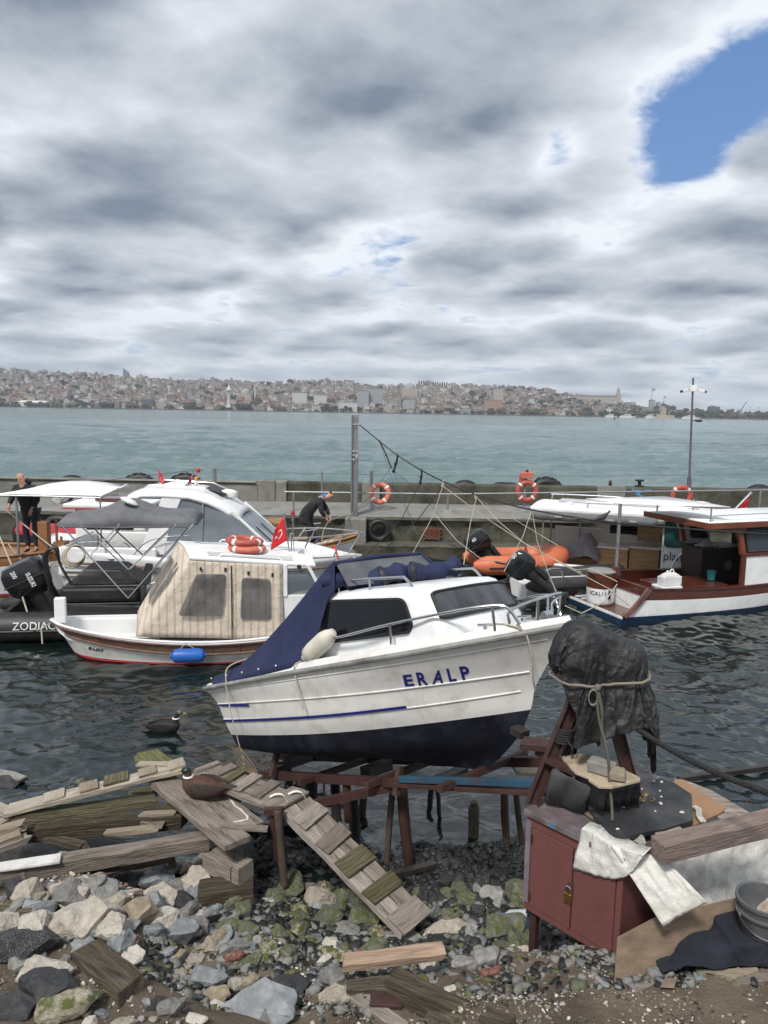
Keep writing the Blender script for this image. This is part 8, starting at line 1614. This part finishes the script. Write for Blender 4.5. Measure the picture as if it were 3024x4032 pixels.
# leaning plywood, bucket, blanket, boards at the right
nP = Vector((.33, -.93, .30)); oP = Z(*r6(680, 1440), .76)
b = MB(); P = [onplane(*r6(x, y), oP, nP) for x, y in ((705, 1120), (680, 1442), (820, 1440), (1100, 1350), (1500, 1200), (1560, 860), (1440, 872), (1200, 930), (950, 990))]; poly_plate(b, P, nP, -.012); one(b.build('plywood_sheet', ply, bevel=.002), 'large brown plywood sheet leaning against the side of the cabinet', 'board')
one(plank('batten', Z(*r6(800, 1452), .79), Z(*r6(1060, 1352), .80), .05, .03, oldwood), 'low batten at the foot of the leaning plywood', 'batten')
bk = thing('bucket', 'grey plastic bucket with wire handle holding a brown stone at the right edge', 'bucket', (2.49, 4.53, 1.02)); b = MB(); b.lathe([(.13, 0), (.135, .01), (.165, .20), (.178, .205), (.178, .225), (.160, .225), (.130, .02), (.001, .018)], None, 30); b.lathe([(.168, .135), (.176, .14), (.176, .15), (.168, .155)], None, 30); b.build('body', mat('grey_bucket', (.085, .09, .095), .45, var=.15, dirt=(.2, .19, .17), da=.25), bk)
b = MB(); b.tube([(-.182*math.cos(a), -.182*math.sin(a)*.75-.0, .17-.15*math.sin(a)) for a in np.linspace(0, PI, 20)], .006, 6); b.build('handle', steel, bk)
rock((2.51, 4.51, 1.20), .11, 'pink', 'flat reddish stone lying in the grey bucket', None, 2, (1, .7, .35), (0, -.25, .5))
col = [MB().bx(1.2, 3.4, 3.9, 5.2, .78, .835).build('proxy', black), MB().ball((2.15, 4.52, .84), (.22, .16, .12), 12).build('proxy', black), MB().bx(2.25, 2.78, 4.42, 4.75, .8, 1.0).build('proxy', black), MB().ball((2.0, 4.42, .84), (.12, .10, .09), 12).build('proxy', black)]
bm_ = drape('navy_blanket', 70, 60, 1.15, .78, Matrix.Translation((2.33, 4.66, 1.25)) @ Matrix.Rotation(-.12, 4, 'Z') @ Matrix.Rotation(.25, 4, 'Y'), col, 40, mat('navy_blanket', (.010, .013, .022), .95, var=.35, vs=8, bump=.8, bs=30, dirt=(.05, .05, .06), da=.2), .12, mass=.6)
one(settled('navy_blanket', bm_, None, .014), 'dark navy blanket heaped on boards at the right under the bucket', 'blanket')
plate('board', [(1245, 1322), (1590, 1308), (1600, 1330), (1445, 1375)], .855, .02, palewood, 'pale stained board sticking out under the navy blanket', 'board', r6); plate('board', [(1440, 1380), (1640, 1320), (1720, 1345), (1720, 1385), (1490, 1418)], .845, .03, oldwood, 'brown board under the pale board at the right edge', 'board', r6); plate('board', [(1310, 1352), (1440, 1380), (1490, 1418), (1460, 1412)], .835, .02, oldwood, 'dark edge of the lowest board under the navy blanket', 'board', r6)
plate('torn_cardboard', [(970, 1435), (1000, 1375), (1080, 1380), (1060, 1440)], lambda x, y: .835, .006, mat('wet_cardboard', (.17, .13, .10), .9, var=.3, vs=8), 'scrap of torn grey brown cardboard on the soil', 'scrap', r6)
b = MB(); b.bar(Z(*r5(1090, 1085), .05), Z(*r5(1700, 1000), .05), .06, .06); one(b.build('floating_beam', wetwood), 'dark straight beam floating in the water at the right', 'beam')
# plastic bottle
p, q = G(*r3(1492, 280), .09), G(*r3(1622, 272), .09); Mb = along(p, q) @ Matrix.Rotation(PI/2, 4, 'Y'); ln = (q-p).length; bt = thing('plastic_bottle', 'clear plastic bottle with blue cap lying on the mossy rock', 'bottle', M=Mb)
b = MB(); b.lathe([(.012, 0), (.013, .02), (.035, .06), (.037, .09), (.034, .10), (.037, .11), (.034, .13), (.037, .15), (.034, .17), (.037, .19), (.036, ln*.98), (.03, ln)], None, 18); b.build('body', mat('clear_bottle', (.75, .8, .82), .08, var=0, trans=.0, alpha=.45), bt); b = MB(); b.lathe([(.014, -.012), (.015, -.01), (.015, .014)], None, 12); b.build('cap', mat('blue_cap', (.03, .12, .5), .4), bt)
# ---------------------------------------------------------------- low timbers in the rubble
one(plank('steel_angle', G(*r2(250, 640), .02), G(*r2(1445, 325), .06), .02, .16, mat('dark_stained_board', (.030, .024, .022), .75, var=.5, vs=3, stretch=(1, 8, 8), dirt=(.15, .14, .13), da=.3, ds=4), wear=.004), 'long dark board on edge crossing the rubble', 'board')
one(plank('timber_beam', G(*r2(540, 535), .03), G(*r2(850, 790), .08), .20, .17, rotwood, ragged=.05, wear=.025), 'crumbling dark timber stub in the middle of the rubble', 'beam')
one(plank('timber_beam', G(*r2(-30, 300), .06), G(*r2(225, 285), .07), .13, .12, mosswood, ragged=.04, wear=.02), 'greenish timber end at the left edge of the rubble', 'beam')
one(plank('plank', Vector(G(*r3(620, 640)))+Vector((0, 0, .16)), Vector(G(*r3(1160, 605)))+Vector((0, 0, .20)), .13, .05, mat('pinkish_plank', (.33, .23, .165), .8, var=.35, vs=2, stretch=(1, 10, 10), dirt=(.13, .10, .06), da=.5, ds=3, bump=.4, bs=8), ragged=.02), 'pinkish plank lying level across the low timbers in the foreground', 'plank')
one(plank('timber_beam', Vector(G(*r3(880, 680)))+Vector((0, 0, .10)), Vector(G(*r3(1520, 905)))+Vector((0, 0, .04)), .13, .13, rotwood, wear=.02), 'long rotten beam running to the bottom edge', 'beam')
one(plank('timber_beam', Vector(G(*r3(640, 700)))+Vector((0, 0, .05)), Vector(G(*r3(930, 690)))+Vector((0, 0, .06)), .12, .12, rotwood, wear=.02), 'dark rotten timber right under the pinkish plank', 'beam')
one(plank('timber_beam', Vector(G(*r3(640, 690)))+Vector((0, 0, .02)), Vector(G(*r3(960, 900)))+Vector((0, 0, .02)), .10, .06, oldwood, wear=.012), 'half buried board sloping down beside the pinkish plank', 'board')
one(plank('plank', Vector(G(*r3(770, 775)))+Vector((0, 0, .05)), Vector(G(*r3(945, 780)))+Vector((0, 0, .05)), .10, .05, redsteel), 'red brown wood block between the low timbers', 'block')
one(plank('timber_beam', Vector(G(*r3(1090, 815)))+Vector((0, 0, .04)), Vector(G(*r3(1250, 890)))+Vector((0, 0, .04)), .10, .10, mosswood, ragged=.05, wear=.03), 'splintered log end at the bottom edge', 'log')
one(plank('stick', Vector(G(*r2(650, 215), .05)), Vector(G(*r2(905, 165), .08)), .05, .03, palewood, ragged=.04), 'pale splintered stick between the big rubble stones', 'stick')
one(plank('stick', Vector(G(*r2(215, 275), .08)), Vector(G(*r2(300, 190), .12)), .02, .02, rotwood), 'thin dark stick poking up in the left rubble', 'stick')
# ---------------------------------------------------------------- rubble: the big stones one by one
HERO = [(490, 90, 340, 'grey', 'largest rough grey stone below the long beam', (1, .7, .5)), (800, 110, 310, 'asphalt', 'speckled black asphalt lump beside the largest grey stone', (1, .6, .45)), (500, 235, 310, 'pink', 'big pinkish orange stone in the left rubble', (1, .8, .6)), (340, 150, 90, 'blue', 'small smooth blue stone left of the largest grey stone', (1, .7, .5)),
    (740, 280, 260, 'pale', 'pale lumpy stone right of the pinkish one', (1, .7, .55)), (1020, 130, 230, 'blue', 'blue grey block beside the asphalt lump', (1, .8, .7)), (1035, 250, 210, 'pale', 'pointed pale grey stone on the rubble ridge', (1, .85, .8)), (1195, 290, 190, 'black', 'black grainy stone right of the pointed pale one', (1, .8, .75)), (1370, 265, 170, 'pale', 'pale pitted stone at the end of the dark board', (1, .7, .55)),
    (1140, 215, 100, 'white', 'white broken stone between pointed and black ones', (1, .8, .7)), (1330, 195, 120, 'asphalt', 'small asphalt lump above the pitted stone', (1, .8, .6)), (1230, 140, 170, 'tan', 'olive brown rounded stone under the thick timber', (1, .7, .5)), (1195, 40, 150, 'pale', 'pale yellow banded stone under the long beam', (1, .7, .6)), (1320, 70, 130, 'blue', 'dark slaty stone below the thick squared timber', (1, .7, .55)),
    (1420, 90, 90, 'blue', 'small blue slab leaning right of the slaty stone', (1, .6, .6)), (205, 425, 300, 'grey', 'long greenish grey stone at the left of the rubble', (1, .6, .45)), (530, 420, 380, 'pale', 'big crumbly beige stone above the dark board', (1, .75, .55)), (700, 400, 200, 'asphalt', 'asphalt lump stuck to the crumbly beige stone', (1, .7, .5)), (910, 345, 200, 'tan', 'brown grey folded stone under the pointed pale one', (1, .9, .85)),
    (150, 580, 360, 'asphalt', 'large speckled asphalt slab at the left edge', (1, .75, .55)), (300, 745, 330, 'pale', 'beige broken slab left of the crumbling timber', (1, .7, .45)), (320, 830, 320, 'black', 'flat black slab above the mossy yellow stone', (1, .75, .5)), (455, 930, 420, 'mossy', 'big yellow mossy stone at the bottom left', (1, .75, .55)), (60, 985, 260, 'black', 'black stone in the bottom left corner', (1, .8, .7)),
    (130, 680, 130, 'grey', 'grey stone leaning on the asphalt slab', (1, .8, .8)), (1360, 765, 260, 'blue', 'long grey green stone lying tilted in the foreground', (1, .5, .45)), (1395, 880, 190, 'tan', 'rounded ochre stone in the foreground', (1, .65, .55)), (1545, 810, 110, 'pale', 'small egg shaped pale stone right of the ochre one', (.9, .7, 1)), (1030, 930, 110, 'black', 'dark blue half of a split stone', (1, .8, .8)), (1110, 955, 140, 'grey', 'grey half of a split stone', (1, .8, .7)), (1280, 1015, 150, 'white', 'flat white slab at the bottom edge', (1, .6, .3)),
    (860, 520, 120, 'brick', 'rust brown brick lump right of the timber stub', (1, .7, .6)), (720, 550, 130, 'blue', 'grey slate chip right of the timber stub', (1, .6, .4)), (1090, 580, 170, 'blue', 'flat blue grey stone in the middle rubble', (1, .7, .5)), (1165, 610, 120, 'tan', 'tan block with bands in the middle rubble', (1, .8, .8)), (1370, 560, 130, 'pale', 'pale stone with a pointed top by the brick', (1, .7, .8)), (850, 635, 150, 'white', 'whitish stone patch below the slate chip', (1, .7, .45)), (1535, 610, 180, 'brick', 'big broken red brick at the right of the rubble', (1, .6, .5))]
hk = {}
for x, y, wpx, kd, lab, asp in HERO:
    px, py = r2(x, y); p = G(px, py+8); dist = (p-CP).length; s_ = wpx*.6028/3000*dist/2*1.15; p.z += s_*asp[2]*.35
    rock(p, s_, kd, lab, None, len(lab) % 6, asp, (random.uniform(-.15, .15), random.uniform(-.2, .2), random.uniform(-.4, .4)))
HERO2 = [(170, 830, 340, 'blue', 'large smooth blue grey boulder at the bottom edge', (1, .8, .7)), (330, 690, 190, 'black', 'black crumbly asphalt pile in the foreground', (1, .8, .55)), (570, 640, 130, 'grey', 'squared grey stone at the end of the pinkish plank', (1, .8, .85)), (580, 730, 140, 'pale', 'pale rough stone below the squared grey one', (1, .8, .7)), (110, 650, 130, 'tan', 'tan pitted stone beside the smooth blue boulder', (1, .85, .85)), (540, 320, 160, 'green', 'largest upright green weedy rock in the middle of the shingle', (1, .75, .9)), (380, 345, 110, 'green', 'green grey weedy rock left of the largest green one', (1, .8, .75)), (740, 310, 210, 'green', 'broad green weedy rock under the gangway', (1, .7, .5)), (430, 405, 120, 'mossy', 'low yellow green weedy rock', (1, .7, .4)), (270, 385, 90, 'green', 'dark green weedy stone left of the shingle', (1, .8, .8)),
    (1175, 375, 190, 'pale', 'pale flat topped stone at the foot of the gangway', (1, .7, .45)), (1500, 355, 260, 'green', 'long mossy rock under the plastic bottle', (1, .55, .45)), (1250, 330, 90, 'pale', 'small pale stone above the flat topped one', (1, .7, .5)), (965, 415, 180, 'grey', 'grey slab under the end of the gangway', (1, .7, .35)), (235, 195, 140, 'grey', 'flat grey stone at the top of the shingle', (1, .6, .35)), (520, 235, 150, 'blue', 'flat blue grey stone near the dark water', (1, .6, .35)), (1580, 490, 150, 'white', 'whitish stone left of the cabinet leg', (1, .7, .5)), (1400, 515, 160, 'grey', 'grey stone in the shingle below the mossy rock', (1, .7, .5)), (1290, 550, 130, 'grey', 'grey angular stone right of the pinkish plank', (1, .8, .7)), (1090, 545, 140, 'pale', 'pale stone above the pinkish plank', (1, .7, .5)), (720, 500, 90, 'brick', 'brown brick piece in the weedy stones', (1, .8, .7)), (810, 470, 100, 'brick', 'pale and red brick piece in the weedy stones', (1, .8, .6)), (530, 500, 200, 'mossy', 'pale weedy slab below the green rocks', (1, .6, .3)), (30, 220, 120, 'green', 'green stone at the corner of the layered timber', (1, .9, .9)), (80, 270, 110, 'green', 'darker green stone right of the layered timber', (1, .8, .9)), (20, 310, 100, 'grey', 'brown grey stone in front of the layered timber', (1, .8, .9)), (850, 400, 110, 'tan', 'tan slab leaning under the gangway', (1, .5, .4)), (830, 545, 190, 'blue', 'dark blue slab above the pinkish plank', (1, .6, .4)), (1205, 682, 80, 'white', 'small white oval stone on the soil', (1, .6, .4)), (1420, 585, 130, 'brick', 'flat dark red brick lying on the shingle', (1, .5, .25))]
for x, y, wpx, kd, lab, asp in HERO2:
    px, py = r3(x, y); p = G(px, py+8); dist = (p-CP).length; s_ = wpx*.7233/3000*dist/2*1.2; p.z += s_*asp[2]*.3
    rock(p, s_, kd, lab, None, len(lab) % 6, asp, (random.uniform(-.15, .15), random.uniform(-.2, .2), random.uniform(-.4, .4)))
REG = [((0, 880, 3420, 3720), 86, (60, 165), (('grey', 7), ('pale', 5), ('blue', 3), ('black', 2), ('tan', 1)), 'in the left rubble below the beams'), ((150, 1420, 3680, 4040), 46, (36, 100), (('pale', 5), ('grey', 6), ('white', 3), ('brick', 1), ('blue', 3), ('tan', 1)), 'on the soil in the foreground'),
       ((880, 2080, 3490, 3790), 70, (55, 140), (('green', 9), ('grey', 5), ('blue', 2), ('mossy', 3), ('pale', 1)), 'in the weedy shingle under the gangway'), ((1280, 2080, 3390, 3600), 28, (40, 95), (('wet', 6), ('black', 3)), 'at the wet edge of the water')]
ADJ = dict(grey='grey', pale='pale beige', blue='blue grey', black='black', tan='tan', brick='brick red', white='white', green='green weedy', mossy='yellow mossy', wet='dark wet')
rr = random.Random(9)
for (x0, x1, y0, y1), n_, (s0, s1), kinds, where in REG:
    for _ in range(n_):
        px, py = rr.uniform(x0, x1), rr.uniform(y0, y1); kd = rr.choices([k for k, _ in kinds], [q for _, q in kinds])[0]; p = G(px, py); dist = (p-CP).length
        s_ = rr.uniform(s0, s1)/3000*dist/2*(1.2 if kd in ('green', 'wet') else 1); asp = rr.choice(((1, .8, .62), (1, .7, .45), (1, .6, .4), (1, .85, .8))); p.z += s_*asp[2]*.2+(rr.uniform(0, .05) if 'rubble' in where else 0)
        rock(p, s_, kd, f'{ADJ[kd]} stone lying {where}', f'{ADJ[kd]} stones {where}', rr.randrange(6), asp)
# pebbles and shingle nobody could count
PV = []
for k in range(8):
    rq = random.Random(100+k); bm = bmesh.new()
    for _ in range(11):
        v = Vector((rq.gauss(0, 1), rq.gauss(0, 1), rq.gauss(0, 1))).normalized()*rq.uniform(.8, 1.05); bm.verts.new(v)
    r = bmesh.ops.convex_hull(bm, input=bm.verts); bmesh.ops.delete(bm, geom=[g for g in r['geom_interior'] if isinstance(g, bmesh.types.BMVert)], context='VERTS'); bmesh.ops.triangulate(bm, faces=bm.faces); bmesh.ops.recalc_face_normals(bm, faces=bm.faces); bm.verts.index_update()
    PV.append((np.array([v.co for v in bm.verts]), np.array([[v.index for v in f.verts] for f in bm.faces]))); bm.free()
def pebbles(name, n, xr, yr, smin, smax, mats_w, zmin, lab, seed, flat=.5, cond=None):
    rs_ = np.random.RandomState(seed); x = rs_.uniform(*xr, n); y = rs_.uniform(*yr, n); z = gz(x, y); ok = z > zmin; x, y, z = x[ok], y[ok], z[ok]
    VV = []; FF = []; MI = []; base = 0; w_ = np.array([q for _, q in mats_w], float); pick = rs_.randint(0, 8, len(x))
    for k in range(8):
        bv, bf = PV[k]; q = pick == k; n_ = int(q.sum()); s_ = smin*(smax/smin)**(rs_.random_sample(n_)**2.0); a = rs_.uniform(0, 6.28, n_)
        V = bv[None]*np.stack([s_, s_*rs_.uniform(.55, .95, n_), s_*rs_.uniform(flat*.6, flat*1.4, n_)], -1)[:, None, :]; t = rs_.normal(0, .3, n_)
        V = np.stack([V[..., 0], V[..., 1]*np.cos(t)[:, None]-V[..., 2]*np.sin(t)[:, None], V[..., 1]*np.sin(t)[:, None]+V[..., 2]*np.cos(t)[:, None]], -1); ca, sa = np.cos(a)[:, None], np.sin(a)[:, None]
        V = np.stack([V[..., 0]*ca-V[..., 1]*sa+x[q][:, None], V[..., 0]*sa+V[..., 1]*ca+y[q][:, None], V[..., 2]+(z[q]+s_*.10)[:, None]], -1).reshape(-1, 3)
        FF.append((bf[None]+(np.arange(n_)*len(bv))[:, None, None]).reshape(-1, 3)+base); VV.append(V); base += len(V); MI.append(np.repeat(rs_.choice(len(w_), n_, p=w_/w_.sum()), len(bf)))
    V = np.concatenate(VV); Fc = np.concatenate(FF); me = bpy.data.meshes.new(name); me.vertices.add(len(V)); me.vertices.foreach_set('co', V.ravel()); me.loops.add(Fc.size); me.loops.foreach_set('vertex_index', Fc.ravel().astype('i4')); me.polygons.add(len(Fc)); me.polygons.foreach_set('loop_start', np.arange(0, Fc.size, 3, dtype='i4'))
    try: me.polygons.foreach_set('loop_total', np.full(len(Fc), 3, 'i4'))
    except Exception: pass
    me.polygons.foreach_set('material_index', np.concatenate(MI).astype('i4')); me.update(calc_edges=True)
    for k, _ in mats_w: me.materials.append(RM[k])
    o = bpy.data.objects.new(name, me); COL.objects.link(o); tag(o, lab, 'pebbles', kind='stuff')
pebbles('rubble_pebbles', 4500, (-3.4, .3), (3.3, 6.0), .006, .034, (('grey', 5), ('pale', 5), ('white', 2), ('brick', 2), ('blue', 3), ('tan', 2), ('black', 2)), .25, 'small mixed pebbles and brick crumbs between the rubble stones', 21, .55)
pebbles('beach_shingle', 8000, (-1.6, 2.6), (4.3, 6.2), .014, .075, (('grey', 6), ('blue', 3), ('green', 4), ('wet', 7)), .03, 'grey and greenish shingle under the gangway and cabinet', 22, .45)
pebbles('wet_shingle', 5200, (-1.2, 2.2), (5.2, 7.2), .018, .085, (('wet', 7), ('black', 3)), -.10, 'dark wet shingle along the edge of the water', 23, .40)
pebbles('soil_grit', 6500, (-.2, 3.4), (3.2, 4.6), .004, .022, (('tan', 3), ('pale', 3), ('white', 1.2), ('grey', 2), ('black', 2)), .5, 'fine grit and chips on the brown soil at the bottom right', 24, .6)
pebbles('white_chips', 500, (-3, 2.5), (3.3, 5.2), .006, .016, (('white', 3), ('pale', 1)), .4, 'scattered white chips and shell pieces on the beach', 25, .4)
